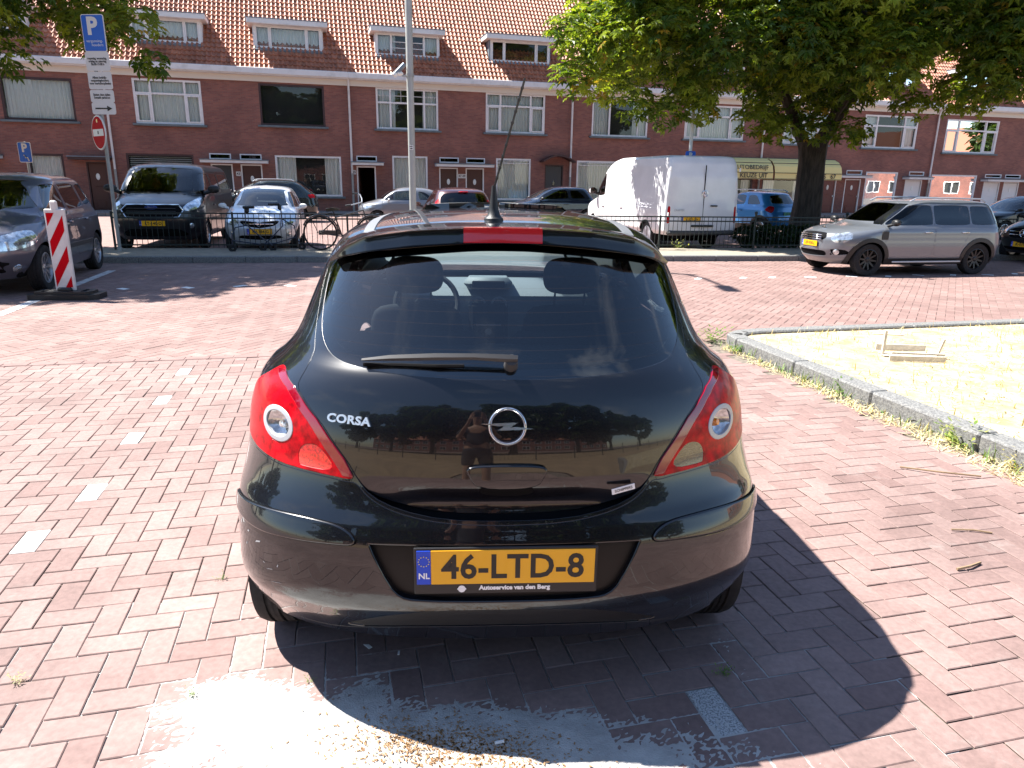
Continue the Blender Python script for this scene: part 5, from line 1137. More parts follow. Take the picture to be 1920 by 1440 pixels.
M['door_brown'] = mat('door_brown', (.07, .025, .018), .45); M['door_grey'] = mat('door_grey', (.035, .04, .045), .45); M['door_white'] = mat('door_white', (.75, .75, .74), .45); M['door_red'] = mat('door_red', (.13, .02, .012), .4)
M['brown_frame'] = mat('brown_frame', (.045, .02, .02), .5); M['zinc'] = mat('zinc', (.20, .24, .28), .55, .4, col2=(.14, .17, .2), scale=5)
EZ = 6.02; PITCH = R(48); CP, SP = math.cos(PITCH), math.sin(PITCH)
def wall_with_openings(b, x0, x1, z0, z1, ops, y=0, reveal=.14):
    xs = sorted({x0, x1, *[v for o in ops for v in (max(x0, o[0]), min(x1, o[1]))]}); zs = sorted({z0, z1, *[v for o in ops for v in (o[2], o[3])]})
    for i in range(len(xs)-1):
        for j in range(len(zs)-1):
            cx, cz = (xs[i]+xs[i+1])/2, (zs[j]+zs[j+1])/2
            if any(o[0] < cx < o[1] and o[2] < cz < o[3] for o in ops): continue
            b.add([(xs[i], y, zs[j]), (xs[i+1], y, zs[j]), (xs[i+1], y, zs[j+1]), (xs[i], y, zs[j+1])], [(0, 1, 2, 3)])
    for o in ops:
        a, c, d, e = o[:4]
        b.add([(a, y, d), (c, y, d), (c, y, e), (a, y, e), (a, y+reveal, d), (c, y+reveal, d), (c, y+reveal, e), (a, y+reveal, e)], [(0, 4, 5, 1), (1, 5, 6, 2), (2, 6, 7, 3), (3, 7, 4, 0)])
def window(par, x0, x1, z0, z1, style, frame='white_paint', y=.06, behind='curtain', depth=.4, seed=0, sill=True):
    """window in the XZ plane facing -Y"""
    b = MB(); w, h = x1-x0, z1-z0; f = .09; xm, zm = (x0+x1)/2, (z0+z1)/2; panes = []
    def bar(xa, xb, za, zb, d=.09, yy=0): b.box(((xa+xb)/2, y+yy, (za+zb)/2), (xb-xa, d, zb-za))
    bar(x0, x0+f, z0, z1); bar(x1-f, x1, z0, z1); bar(x0+f, x1-f, z1-f, z1, .086); bar(x0+f, x1-f, z0, z0+f, .094)
    ia, ib, ja, jb = x0+f, x1-f, z0+f, z1-f
    if style == 'three_t':         # three lights with a transom
        v1, v2 = ia+(ib-ia)*.23, ia+(ib-ia)*.77; t = ja+(jb-ja)*.70
        for v in (v1, v2): bar(v-.045, v+.045, ja, jb, .084)
        bar(ia, ib, t-.04, t+.04, .08); 
        for a, c in ((ia, v1-.045), (v2+.045, ib)): bar(a, a+.05, ja, t-.04, .07, -.035); bar(c-.05, c, ja, t-.04, .07, -.035); bar(a+.05, c-.05, ja, ja+.05, .07, -.035); bar(a+.05, c-.05, t-.09, t-.04, .07, -.035)
    elif style == 'three':
        v1, v2 = ia+(ib-ia)*.22, ia+(ib-ia)*.78
        for v in (v1, v2): bar(v-.05, v+.05, ja, jb, .084)
        for a, c in ((ia, v1-.05), (v2+.05, ib)): bar(a, a+.04, ja, jb, .07, -.03); bar(c-.04, c, ja, jb, .07, -.03)
    elif style == 'leaded':
        v1, v2 = ia+(ib-ia)*.21, ia+(ib-ia)*.79; t = ja+(jb-ja)*.66
        for v in (v1, v2): bar(v-.045, v+.045, ja, jb, .084)
        bar(ia, ib, t-.04, t+.04, .08); bar(ia, ib, t+(jb-t)*.55-.012, t+(jb-t)*.55+.012, .05)
        for v in (ia+.25, ib-.25, xm, xm-.3, xm+.3): bar(v-.008, v+.008, t+.04, jb, .04)
    elif style == 'grid':
        v1, v2 = ia+(ib-ia)*.22, ia+(ib-ia)*.78
        for v in (v1, v2): bar(v-.05, v+.05, ja, jb, .084)
        for t in (.33, .66): bar(v1+.05, v2-.05, ja+(jb-ja)*t-.015, ja+(jb-ja)*t+.015, .06)
    elif style == 'two': v = ia+(ib-ia)*.30; bar(v-.045, v+.045, ja, jb, .084); v = ia+(ib-ia)*.84; bar(v-.03, v+.03, ja, jb, .06)
    elif style == 'top': bar(ia, ib, z1-f-.16, z1-f-.12, .08); bar(ia, ib, z1-f-.05, z1-f-.03, .11)
    fo = b.build('window', frame, par)
    p = MB(); p.add([(ia, y+.01, ja), (ib, y+.01, ja), (ib, y+.01, jb), (ia, y+.01, jb)], [(0, 1, 2, 3)]); p.build('pane', 'pane_glass', fo)
    r = MB(); r.m = 0; d = depth
    r.add([(ia, y+.06, ja), (ib, y+.06, ja), (ib, y+.06, jb), (ia, y+.06, jb), (ia, y+d, ja), (ib, y+d, ja), (ib, y+d, jb), (ia, y+d, jb)], [(4, 5, 6, 7), (0, 1, 5, 4), (1, 2, 6, 5), (2, 3, 7, 6), (3, 0, 4, 7)])
    r.build('room_shade', 'room', fo)
    if behind in ('curtain', 'net', 'half'):
        g = random.Random(seed); c = MB(); n = int(w/.035); pts = []
        spans = {'curtain': [(ia, ib)], 'net': [(ia, ib)], 'half': [(ia, ia+w*.28), (ib-w*.22, ib)]}[behind]
        for a, e in spans:
            n = max(8, int((e-a)/.03)); q = [(a+(e-a)*i/n, y+.16+.03*math.sin(i*1.3+g.random()*.8)+.012*g.random()) for i in range(n+1)]
            c.add([(x, yy, ja) for x, yy in q]+[(x, yy, jb) for x, yy in q], [(i, i+1, i+n+2, i+n+1) for i in range(n)])
        c.build('curtain', 'curtain', fo, True, recalc=False)
    elif behind == 'blind':
        c = MB(); n = int(h/.09)
        for i in range(n): c.box((xm, y+.14, ja+(jb-ja)*(i+.5)/n), (ib-ia-.02, .05, .006), 0, Matrix.Rotation(R(35), 4, 'X'))
        c.build('blind', 'curtain', fo)
    if sill:
        s = MB(); s.box((xm, y-.10, z0-.05), (w+.26, .22, .09), .01); s.build('sill', 'blue_stone', par)
    return fo
def door(par, x0, x1, z0, z1, mt, frame='white_paint', trans=None, oval=True, opened=False):
    b = MB(); b.box((x0+.03, .05, (z0+z1)/2), (.06, .1, z1-z0)); b.box((x1-.03, .05, (z0+z1)/2), (.06, .1, z1-z0)); b.box(((x0+x1)/2, .05, z1-.03), (x1-x0-.12, .1, .06))
    fr_ = b.build('door_frame', frame, par)
    b = MB(); T = Matrix.Identity(4)
    if opened: T = Matrix.Translation((x0+.07, .1, 0)) @ Matrix.Rotation(R(80), 4, 'Z') @ Matrix.Translation((-x0-.07, -.1, 0))
    b.T = T; b.box(((x0+x1)/2, .09, (z0+z1)/2-.03), (x1-x0-.14, .05, z1-z0-.08), .006)
    b.box(((x0+x1)/2, .055, z0+.3), ((x1-x0)*.5, .03, .35), .01); b.box(((x0+x1)/2, .055, z0+1.1), (.26, .03, .03), .008)
    do = b.build('door', mt, par)
    if oval and not opened:
        o = MB(); o.T = Matrix.Translation(((x0+x1)/2, .05, z0+1.52)) @ Matrix.Diagonal((.75, 1, 1.3, 1)); o.lathe([(0, -.01), (.08, -.01), (.11, .01)], 18, 'Y'); o.build('door_light', 'pane_glass' if mt == 'door_grey' else 'curtain', do)
    k = MB(); k.T = T; k.lathe([(0, -.05), (.03, -.045), (.03, -.02), (.012, -.01), (.012, .05)], 10, 'Y', (x1-.16, .03, z0+1.02)); k.build('handle', 'chrome', do, True)
    if trans:
        a, c, d, e = trans; q = MB(); 
        for X0, X1, Z0, Z1 in ((a, c, e-.05, e), (a, c, d, d+.05), (a, a+.05, d+.05, e-.05), (c-.05, c, d+.05, e-.05)): q.box(((X0+X1)/2, .04, (Z0+Z1)/2), (X1-X0, .1, Z1-Z0))
        tq = q.build('transom', frame, par); q = MB(); q.box(((a+c)/2, .06, (d+e)/2), (c-a-.1, .02, e-d-.1)); q.build('pane', 'dark_glass', tq); q = MB(); q.box(((a+c)/2, .1, (d+e)/2), (c-a-.1, .02, e-d-.1)); q.build('room_shade', 'room', tq)
def canopy(par, x0, x1, z, mt='old_white', d=.55):
    b = MB(); b.m = 0; b.box(((x0+x1)/2, -d/2, z), (x1-x0, d, .12), .01); b.m = 1; b.box(((x0+x1)/2, -d/2, z+.08), (x1-x0+.06, d+.06, .04)); b.build('canopy', [mt, 'zinc'], par)
def tile_roof(par, x0, x1, L_, skip=()):
    cw, rh = .205, .30; nc = max(1, int(round((x1-x0)/cw))); cw = (x1-x0)/nc; nr = int(L_/rh); k = 6
    ph = np.linspace(0, 1, k+1)[:-1]; us = np.concatenate([x0+(i+ph)*cw for i in range(nc)]+[[x1]]); prof = lambda u: .032*np.cos(2*PI*(u-x0)/cw)**1+.010*np.cos(4*PI*(u-x0)/cw+.8)
    V = []; F = []; T = []; g = np.random.default_rng(int(abs(x0)*7)+3); m = len(us); b0 = 0
    for r in range(nr):
        s0, s1 = r*rh, (r+1)*rh+.03; tn = np.repeat(np.clip(g.normal(1, .13, nc), .6, 1.35), k); tn = np.append(tn, tn[-1])
        for s, lift in ((s0, .05), (s0, .028), (s1, .0)):
            hgt = prof(us)+lift-( .022 if (s == s0 and lift < .05) else 0); V.append(np.stack([us, s*CP-hgt*SP*1.0+.0*us, EZ+.33+s*SP+hgt*CP], 1)); T.append(np.stack([tn, tn, tn], 1))
        for a, c in ((1, 0), (0, 2)):
            i = np.arange(m-1); F.append(np.stack([b0+a*m+i, b0+a*m+i+1, b0+c*m+i+1, b0+c*m+i], 1))
        b0 += 3*m
    V = np.concatenate(V); V[:, 1] += -.30
    return npmesh('roof', V, np.concatenate(F), 'roof_tile', par, None, np.concatenate(T))
def roof_y(z): return (z-(EZ+.33))/SP*CP-.30
def dormer(par, x0, x1, z0=7.34, z1=8.32, style='three', behind='curtain', dark=False, seed=1):
    yf = roof_y(z0)+.05; yb = roof_y(z1)+.4; b = MB(); b.m = 0; ov = .22
    b.box(((x0+x1)/2, (yf-.42+yb)/2, z1+.11), (x1-x0+2*ov, yb-yf+.42, .22), .015)   # flat roof with fascia
    b.m = 1; b.box(((x0+x1)/2, (yf-.42+yb)/2, z1+.235), (x1-x0+2*ov+.04, yb-yf+.46, .03))
    for x in (x0+.03, x1-.03):
        b.m = 0 if not dark else 1; b.add([(x-.03, yf, z0), (x+.03, yf, z0), (x+.03, yb, z1), (x-.03, yb, z1), (x-.03, yf, z1), (x+.03, yf, z1)], [(0, 1, 5, 4), (0, 4, 3), (1, 2, 5), (4, 5, 2, 3), (0, 3, 2, 1)])
    b.m = 1; b.box(((x0+x1)/2, yf-.06, z0-.12), (x1-x0+.05, .16, .24), .01, Matrix.Rotation(R(25), 4, 'X'))
    o = b.build('dormer', ['old_white', 'zinc'], par)
    window(par, x0+.05, x1-.05, z0+.02, z1, style, y=yf+.02, behind=behind, depth=.5, seed=seed, sill=False).parent = o
    return o
def house(label, s0, s1, ups, grs, doors_, cans, dorms, pipe=True):
    h = thing('terraced_house', label, 'house', (*fp(0, 0), 0), math.atan(.28), 'brick houses in the far terrace')
    ops = [u[:4] for u in ups]+[g_[:4] for g_ in grs]+[d[:4] for d in doors_]+[d[6] for d in doors_ if len(d) > 6 and d[6]]
    b = MB(); wall_with_openings(b, s0, s1, 0, EZ, ops)
    for x in (s0, s1): b.add([(x, 0, 0), (x, 8, 0), (x, 8, EZ), (x, 0, EZ)], [(0, 1, 2, 3)]); b.add([(x, -.1, EZ+.2), (x, 4.6, EZ+.2), (x, 4.6, EZ+5.35)], [(0, 1, 2)])
    b.add([(s0, 8, 0), (s1, 8, 0), (s1, 8, EZ), (s0, 8, EZ), (s0, 4.6, EZ+5.5), (s1, 4.6, EZ+5.5)], [(0, 1, 2, 3), (3, 2, 5, 4)])
    b.build('wall', 'wall_brick', h)
    b = MB(); b.box(((s0+s1)/2, -.20, EZ+.10), (s1-s0, .40, .06)); b.box(((s0+s1)/2, -.40, EZ+.24), (s1-s0, .16, .26), .02); b.build('gutter', 'old_white', h)
    b = MB(); b.box(((s0+s1)/2, -.05, EZ-.05), (s1-s0, .10, .26)); b.build('frieze', mat('cream_board', (.66, .62, .54), .6), h)
    tile_roof(h, s0, s1, 7.3); b = MB(); b.tube([(s0, 4.6, EZ+5.72), (s1, 4.6, EZ+5.72)], .13, 8); b.build('ridge', 'roof_tile', h)
    for i, u in enumerate(ups): window(h, *u[:4], u[4], *(u[5:6] or ['white_paint']), behind=(u[6] if len(u) > 6 else 'curtain'), seed=i+int(s0))
    for i, u in enumerate(grs): window(h, *u[:4], u[4], *(u[5:6] or ['white_paint']), behind=(u[6] if len(u) > 6 else 'net'), seed=i+7)
    for d in doors_: door(h, *d[:4], d[4], frame=(d[5] or 'white_paint'), trans=d[6] if len(d) > 6 else None, opened=(len(d) > 7 and d[7] == 'open'))
    for c in cans: canopy(h, *c)
    for i, d in enumerate(dorms): dormer(h, *d, seed=i+3)
    if pipe:
        b = MB(); b.tube([(s0+.02, -.14, .02), (s0+.02, -.14, EZ-.15), (s0+.02, -.3, EZ+.12)], .05, 8); b.m = 1; b.tube([(s0+.02, -.141, .02), (s0+.02, -.141, 1.9)], .056, 8); b.build('downpipe', ['old_white', 'galv'], h, True)
    return h
hA0 = house('brick terraced house at the far left, mostly behind the sign post and tree', -29.0, -18.6, [(-22.6, -19.85, 3.86, 5.6, 'one', 'brown_frame', 'curtain'), (-27.6, -25, 3.9, 5.7, 'three_t')], [(-22.0, -20.6, 1.1, 2.5, 'one', 'brown_frame', 'net')],
    [(-19.75, -18.95, .05, 2.2, 'door_brown', 'brown_frame'), (-24.2, -23.2, .05, 2.2, 'door_brown', None)], [(-24.5, -22.9, 2.32), (-20.3, -18.7, 2.33, 'brown_frame')], [(-24.6, -21.4)])
hA = house('brick terraced house with a large green-tinted window without bars, behind the vans', -18.6, -8.24, [(-17.5, -14.7, 3.88, 5.75, 'three_t'), (-12.25, -9.35, 3.98, 5.78, 'one', 'brown_frame', 'none')], [(-18.1, -15.3, .9, 2.6, 'one', 'brown_frame', 'blind'), (-11.75, -8.72, .80, 2.66, 'one', 'white_paint', 'half')],
    [(-14.6, -13.65, .05, 2.22, 'door_grey', None, (-14.62, -13.68, 2.42, 2.68)), (-13.3, -12.35, .05, 2.22, 'door_brown', None, (-13.3, -12.34, 2.42, 2.68))], [(-14.98, -12.05, 2.32)], [(-17.5, -14.5), (-12.35, -9.25)])
hB = house('brick terraced house with an open front door and leaded upper window', -8.24, 2.94, [(-6.96, -3.96, 3.98, 5.85, 'leaded', 'white_paint', 'half'), (-1.57, 1.53, 3.98, 5.85, 'three_t')], [(-6.27, -4.53, .6, 2.76, 'one'), (-1.02, .83, .7, 2.76, 'top', 'white_paint', 'net')],
    [(-8.0, -7.08, .05, 2.24, 'door_brown', None, (-7.99, -7.01, 2.46, 2.72), 'open'), (-3.95, -3.0, .05, 2.25, 'door_brown', None, (-3.93, -2.95, 2.48, 2.74)), (-2.6, -1.65, .05, 2.25, 'door_brown', None, (-2.57, -1.6, 2.48, 2.74)), (1.6, 2.62, .05, 2.5, 'door_grey', 'brown_frame')], [(-8.24, -6.74, 2.34), (-4.17, -1.24, 2.35)], [(-6.85, -3.75, 7.34, 8.34, 'grid', 'half'), (-1.25, 1.95, 7.36, 8.36, 'three', 'none', True)])
b = MB(); b.prism([(1.3+1.75*i/14, 2.68+.3*math.sin(PI*i/14)) for i in range(15)]+[(3.05-1.75*i/14, 2.60+.3*math.sin(PI*(1-i/14))) for i in range(15)], -.7, .0); b.build('door_hood', 'brown_frame', hB)
hC = house('brick terraced house whose upper windows are partly behind the big tree', 2.94, 14.28, [(4.1, 7.28, 3.98, 5.8, 'two', 'white_paint', 'half'), (9.46, 13.1, 3.99, 5.75, 'three_t')], [(3.36, 6.4, .7, 2.74, 'top', 'white_paint', 'net'), (11.7, 14.0, .4, 2.0, 'one', 'brown_frame', 'half')],
    [(8.2, 9.2, .05, 2.2, 'door_brown', None)], [(7.8, 9.6, 2.34)], [(4.4, 7.6), (10, 13.2)])
hD = house('brick terraced house behind the trunk of the big tree, with two dark red doors', 14.28, 26.1, [(15.6, 18.6, 3.9, 5.7, 'three_t'), (21.0, 24.8, 3.83, 5.66, 'three_t', 'white_paint', 'half')], [(14.6, 17.6, .4, 2.0, 'one', 'brown_frame', 'half'), (21.6, 23.9, .5, 2.5, 'one')],
    [(18.55, 19.6, .05, 2.06, 'door_red', None, (18.5, 19.6, 2.3, 2.56)), (20.2, 21.3, .05, 2.06, 'door_red', None, (20.2, 21.3, 2.3, 2.56)), (24.5, 25.75, .05, 2.08, 'door_white', None, (24.7, 25.8, 2.32, 2.56))], [(18.1, 21.6, 2.18), (24.25, 26.05, 2.16)], [(16, 19.2), (21.5, 24.7)])
hE = house('brick terraced house at the far right with two white front doors', 26.1, 38.5, [(26.9, 30.9, 3.7, 5.62, 'three_t', 'white_paint', 'none'), (33.5, 37, 3.7, 5.62, 'three_t')], [(26.4, 29.9, .7, 2.42, 'one', 'white_paint', 'half')],
    [(30.5, 31.8, .05, 2.05, 'door_white', None, (30.5, 31.8, 2.28, 2.5)), (32.1, 33.35, .05, 2.05, 'door_white', None, (32.1, 33.35, 2.28, 2.5))], [(30.2, 33.8, 2.12)], [(28, 31.2), (34, 37.2)])
def on_wall(s, z, d=.02): return (*fp(s, d), z)
for s, z, txt, lb, w in [(-13.42, 1.79, '43', 'small number plate 43 between the grey and brown doors', .2), (-8.12, 1.95, '45', 'small number plate 45 left of the open door', .17), (-2.8, 1.85, '47 49', 'number plate 47 49 between two brown doors', .38)]:
    b = MB(); b.m = 0; b.box((0, 0, 0), (w, .02, .2)); b.m = 1; add_text(b, txt, .15, (0, -.012, 0), bold=.003); o = b.build('house_number', ['old_white', 'ink']); o.location = on_wall(s, z); o.rotation_euler = (0, 0, math.atan(.28)); tag(o, lb, 'house number', 'house numbers on the terrace')
# shop blinds
def awning(label, s0, s1, l1, l2, ends=False):
    t = thing('awning', label, 'awning', (*fp((s0+s1)/2, 0), 0), math.atan(.28), 'yellow shop awnings'); w = s1-s0
    b = MB(); pr = [(-.02, 3.12), (-.35, 3.08), (-.75, 2.92), (-1.0, 2.66), (-1.10, 2.36), (-1.13, 1.95), (-1.11, 1.95), (-1.08, 2.36), (-.98, 2.64), (-.73, 2.90), (-.33, 3.06), (-.02, 3.10)]
    b.m = 0; b.prism(pr, -w/2, w/2, 'YZ'); b.m = 1
    for (y, z) in ((-.36, 3.09), (-.87, 2.82), (-1.135, 2.30), (-1.15, 1.98)): b.box((0, y, z), (w+.01, .02, .03))
    b.build('canopy_cloth', [mat('awning_cloth', (.72, .62, .26), .8), 'grey_plastic'], t)
    b = MB(); b.T = Matrix.Translation((0, -1.075, 2.55)) @ Matrix.Rotation(R(-22), 4, 'X'); add_text(b, l1, .34, (w*.04, -.05, 0), bold=.004, sx=1.05); b.T = Matrix.Translation((0, -1.15, 2.14)); add_text(b, l2, .34, (w*.10, -.01, 0), bold=.004, sx=1.05); b.build('lettering', 'ink', t)
awning('yellow awning reading AUTOBEDRIJF above KEUZE UIT, left of the trunk', 11.4, 14.5, 'AUTOBEDRIJF', 'KEUZE UIT')
awning("yellow awning reading THOMAS above \u00b1 60 AUTO'S, behind the tree trunk", 14.62, 19.0, 'THOMAS   ', "\u00b1 60 AUTO'S   67")

# ---------------------------------------------------------------- fence, posts, signs
def facing(x, y): return math.atan2(-(0-x), (0-y))+PI   # local -Y towards the street side
fang = math.atan(.168)
fen = thing('iron_fence', 'low dark green iron bar fence along the verge, across the whole view', 'fence', (0, fenceY(0), .115), fang)
Mfence = mat('fence_paint', (.012, .022, .02), .45, vary=.25, scale=12)
cs = math.cos(fang); x0, x1, pl = -8.4/cs, 14.5/cs, 2.4
xs = np.arange(x0, x1, pl)
for i in range(len(xs)-1):
    a, c = xs[i], xs[i+1]; b = MB()
    for z in (.10, .66, .76): b.box(((a+c)/2, 0, z), (c-a-.03, .012, .03))
    n = int((c-a)/.108)
    for k in range(1, n): b.tube([(a+(c-a)*k/n, .0, .04), (a+(c-a)*k/n, .0, .76)], .007, 5)
    b.build('bar_panel', Mfence, fen)
for a in xs:
    b = MB(); b.box((a, 0, .36), (.04, .04, .86), .004)
    if a > 3.5/cs: b.lathe([(0, .90), (.03, .89), (.042, .86), (.03, .83), (.02, .79)], 12, c=(a, 0, 0))
    b.build('post', Mfence, fen)
hb = thing('hedge', 'low dark clipped hedge behind the fence, left of the big trunk', 'hedge', (8.3, 18.6, 0), fang)
def leaves(name, C, par, n, size, cols, seed, kind='leaf', flat=.5, hands=6):
    """C: clump centres and radii (k,4)"""
    g = np.random.default_rng(seed); C = np.asarray(C); pick = g.choice(len(C), n, p=(C[:, 3]**2)/np.sum(C[:, 3]**2))
    d = g.normal(size=(n, 3)); d /= np.linalg.norm(d, axis=1, keepdims=True); d[:, 2] = np.where(g.random(n) < .35, np.abs(d[:, 2]), d[:, 2]); rr = C[pick, 3]*g.uniform(.35, 1.0, n)**.5
    P = C[pick, :3]+d*rr[:, None]*np.array([1, 1, .72])
    up = d*.55+np.array([0, 0, .75])+g.normal(0, .28, (n, 3)); up /= np.linalg.norm(up, axis=1, keepdims=True)
    a = np.cross(up, g.normal(size=(n, 3))); a /= np.linalg.norm(a, axis=1, keepdims=True); b_ = np.cross(up, a); s = size*g.uniform(.6, 1.25, n)
    V = []; 
    for k in range(hands):
        th = -1.9+3.8*k/(hands-1) if hands > 1 else 0; l = (1.0 if abs(th) < 1 else .72)
        e = a*math.cos(th)+b_*math.sin(th); f = -a*math.sin(th)+b_*math.cos(th)
        p1 = P+(e*.55*l+f*.16)*s[:, None]+up*.03*s[:, None]; p2 = P+e*l*s[:, None]-up*(.20*s)[:, None]; p3 = P+(e*.55*l-f*.16)*s[:, None]+up*.03*s[:, None]
        V.append(np.stack([P, p1, p2, p3], 1))
    V = np.stack(V, 1).reshape(-1, 3); F = np.arange(len(V)).reshape(-1, 4)
    cols = np.array(cols); w = g.random(n)**1.6; w = w+.25*g.normal(size=len(C))[pick]; w = np.clip(w, 0, 1); ci = cols[0]+(cols[1]-cols[0])*w[:, None]
    y = g.random(n) < .025; ci[y] = cols[2]*g.uniform(.7, 1.2, (y.sum(), 1))
    tn = np.repeat(ci, 4*hands, 0)
    return npmesh(name, V, F, M['leaf'], par, None, tn)
GREENS = [(.045, .095, .012), (.26, .33, .04), (.32, .24, .04)]
bx = [(x*1.0, .06*math.sin(x*5), .30+.12*math.sin(x*9), .30) for x in np.linspace(-2.6, 2.4, 26)]+[(x, .05, .55, .17) for x in np.linspace(-2.6, 2.4, 24)]
leaves('foliage', bx, hb, 4200, .09, [(.01, .025, .006), (.03, .06, .012), (.05, .06, .02)], 5)
M['bark'] = mat('bark', (.075, .058, .045), .95, col2=(.035, .028, .022), scale=5, bump=1.0, bscale=11, stretch=(3, 3, .5), lo=.4, hi=.6)
def tree(label, x, y, r, h, crown, nclump, n, size, seed, limbs=12, extra=(), zmin=3.1, group='trees around the square', grn=GREENS, cr=1.0, hands=6):
    t = thing('tree', label, 'tree', (x, y, 0), 0, group); g = np.random.default_rng(seed)
    cx, cy, cz, rx, ry, rz_ = crown; C = []
    while len(C) < nclump:
        d = g.normal(size=3); d /= np.linalg.norm(d); q = g.uniform(.25, 1)**.45; p = np.array([cx+d[0]*rx*q, cy+d[1]*ry*q, cz+d[2]*rz_*q])
        if p[2] < zmin+.3*math.sin(p[0]*2): continue
        C.append((*p, cr*g.uniform(.55, 1.15)))
    C = C+list(extra); C = np.array(C); loc = C.copy(); loc[:, 0] -= x; loc[:, 1] -= y
    b = MB(); g2 = random.Random(seed)
    prof = [(0, 1.5), (.12, 1.25), (.4, 1.06), (1.2, .96), (h*.8, .92), (h, 1.02)]
    pts = [(.06*math.sin(z*1.3), .05*math.cos(z), z) for z, _ in prof]; 
    n_ = 22; vs = []
    for (px_, py_, pz), (_, k) in zip(pts, prof):
        for j in range(n_):
            a = 2*PI*j/n_; rr = r*k*(1+.09*math.sin(3*a+seed)+.06*math.sin(7*a+pz*.7)); vs.append((px_+rr*math.cos(a), py_+rr*math.sin(a), pz))
    b.add(vs, [(i*n_+j, i*n_+(j+1) % n_, (i+1)*n_+(j+1) % n_, (i+1)*n_+j) for i in range(len(prof)-1) for j in range(n_)])
    top = Vector(pts[-1])-Vector((0, 0, .5)); b.build('trunk', 'bark', t, True)
    idx = np.argsort(-np.linalg.norm(loc[:, :2], axis=1))[len(loc)//4:len(loc)//4+limbs*3:3]; b = MB()
    for i in idx:
        e = Vector(loc[i, :3]); m1 = top.lerp(e, .35)+Vector((0, 0, .5+g2.uniform(0, .6))); m0 = top.lerp(m1, .45)+Vector((g2.uniform(-.1, .1), 0, .25)); m2 = top.lerp(e, .7)+Vector((g2.uniform(-.3, .3), g2.uniform(-.3, .3), .35))
        b.tube([top, m0, m1, m2, e], [r*.5, r*.34, r*.20, r*.10, .02], 8)
        for _ in range(2):
            j = int(g.integers(len(loc))); e2 = Vector(loc[j, :3]); b.tube([m1, m1.lerp(e2, .5)+Vector((0, 0, .3)), e2], [r*.12, r*.06, .012], 6)
    b.build('limbs', 'bark', t, True)
    leaves('crown', loc, t, n, size, grn, seed+5, hands=hands); return t
ex = [(1.4, 19.6, 5.2, .8), (1.5, 19.7, 4.2, .7), (2.2, 19.8, 3.95, .65), (3.0, 19.6, 3.6, .65), (3.9, 19.8, 3.4, .6), (4.8, 19.9, 3.45, .55), (2.6, 19.5, 5.6, .9), (6.4, 20.3, 3.3, .6), (7.1, 20.6, 3.0, .55), (8.3, 21, 3.1, .6), (9.4, 21.2, 3.1, .6), (10.6, 20.4, 3.7, .6), (11.6, 20, 3.9, .6), (12.8, 20, 4.2, .65), (3.6, 18.6, 5.0, 1.0), (5.0, 18.4, 4.8, 1.1), (6.3, 18.3, 5.0, 1.1), (7.4, 18.6, 4.8, 1.0), (5.6, 18.8, 5.9, 1.2), (2.6, 19.0, 4.9, .9), (8.8, 18.6, 4.7, 1.0), (3.3, 18.8, 6.3, 1.2), (4.6, 19.4, 4.0, .7)]
tree('large chestnut tree with a thick trunk right of the white van', 8.98, 22.7, .42, 2.9, (8.6, 21.8, 7.7, 8.0, 5.6, 4.7), 200, 60000, .215, 3, 4, ex, 3.9, cr=1.35)
tree('dark tree at the upper right corner, its trunk out of view', 18.2, 19.6, .4, 3.0, (16.8, 19.0, 7.8, 5.8, 4.6, 4.2), 120, 24000, .225, 8, 4, [(12.4, 18.6, 6.6, .9), (12.0, 18.4, 5.5, .5), (11.4, 18.3, 4.6, .45)], 4.6, cr=1.15)
tree('tree at the upper left corner, its leaves hanging behind the parking sign', -13.0, 15.8, .36, 2.8, (-12.8, 15.4, 6.8, 4.3, 3.9, 3.7), 110, 17000, .215, 12, 3, [(-8.0, 16.2, 5.6, .7), (-7.9, 16.0, 4.6, .6), (-7.6, 16.1, 3.9, .4), (-9.0, 16.4, 4.6, .8), (-9.8, 15.8, 5.6, .9), (-9.9, 13.8, 3.3, .45), (-10.2, 13.6, 2.9, .3)], 3.6)
def pole(name, label, x, y, r, z1, mt, cat, tilt=(0, 0), z0=.0):
    t = thing(name, label, cat, (x, y, z0)); b = MB(); b.lathe([(r*1.3, 0), (r*1.3, .05), (r, .06), (r, z1), (r*.9, z1+.02), (0, z1+.025)], 20)
    b.build('post', mt, t, True); return t
# lamp post with camera
lp = pole('lamp_post', 'tall pale grey lamp post rising behind the roof of the black hatchback', -2.17, 15.62, .072, 8.5, 'lamp_grey', 'lamp post', z0=.115)
b = MB(); b.box((0, -.073, 2.15), (.09, .006, .09)); b.m = 1; b.box((0, -.0765, 2.17), (.06, .003, .015)); b.box((.005, -.0765, 2.13), (.05, .003, .02)); b.build('sticker', ['white_paint', 'ink'], lp)
b = MB(); b.tube([(0, 0, 8.3), (0, -.5, 8.6), (0, -1.4, 8.7)], .04, 8); b.box((0, -1.7, 8.68), (.28, .7, .1), .04); b.build('lamp_head', 'lamp_grey', lp, True)
cc = thing('security_camera', 'small white security camera clamped to the lamp post', 'camera', (-2.17, 15.62, 3.66))
b = MB(); b.lathe([(.085, -.03), (.085, .03)], 16); b.tube([(0, 0, 0), (-.14, -.08, -.02)], .015, 6); b.build('bracket', 'galv', cc)
b = MB(); b.tube([(-.26, -.16, .02), (-.10, -.06, .20)], .045, 12); b.m = 1; b.tube([(-.30, -.18, -.03), (-.27, -.165, .01)], .05, 12); b.box((-.2, -.12, .02), (.16, .1, .08), .03, Matrix.Rotation(R(30), 4, 'Z')); b.build('housing', ['zinc', 'white_paint'], cc, True)
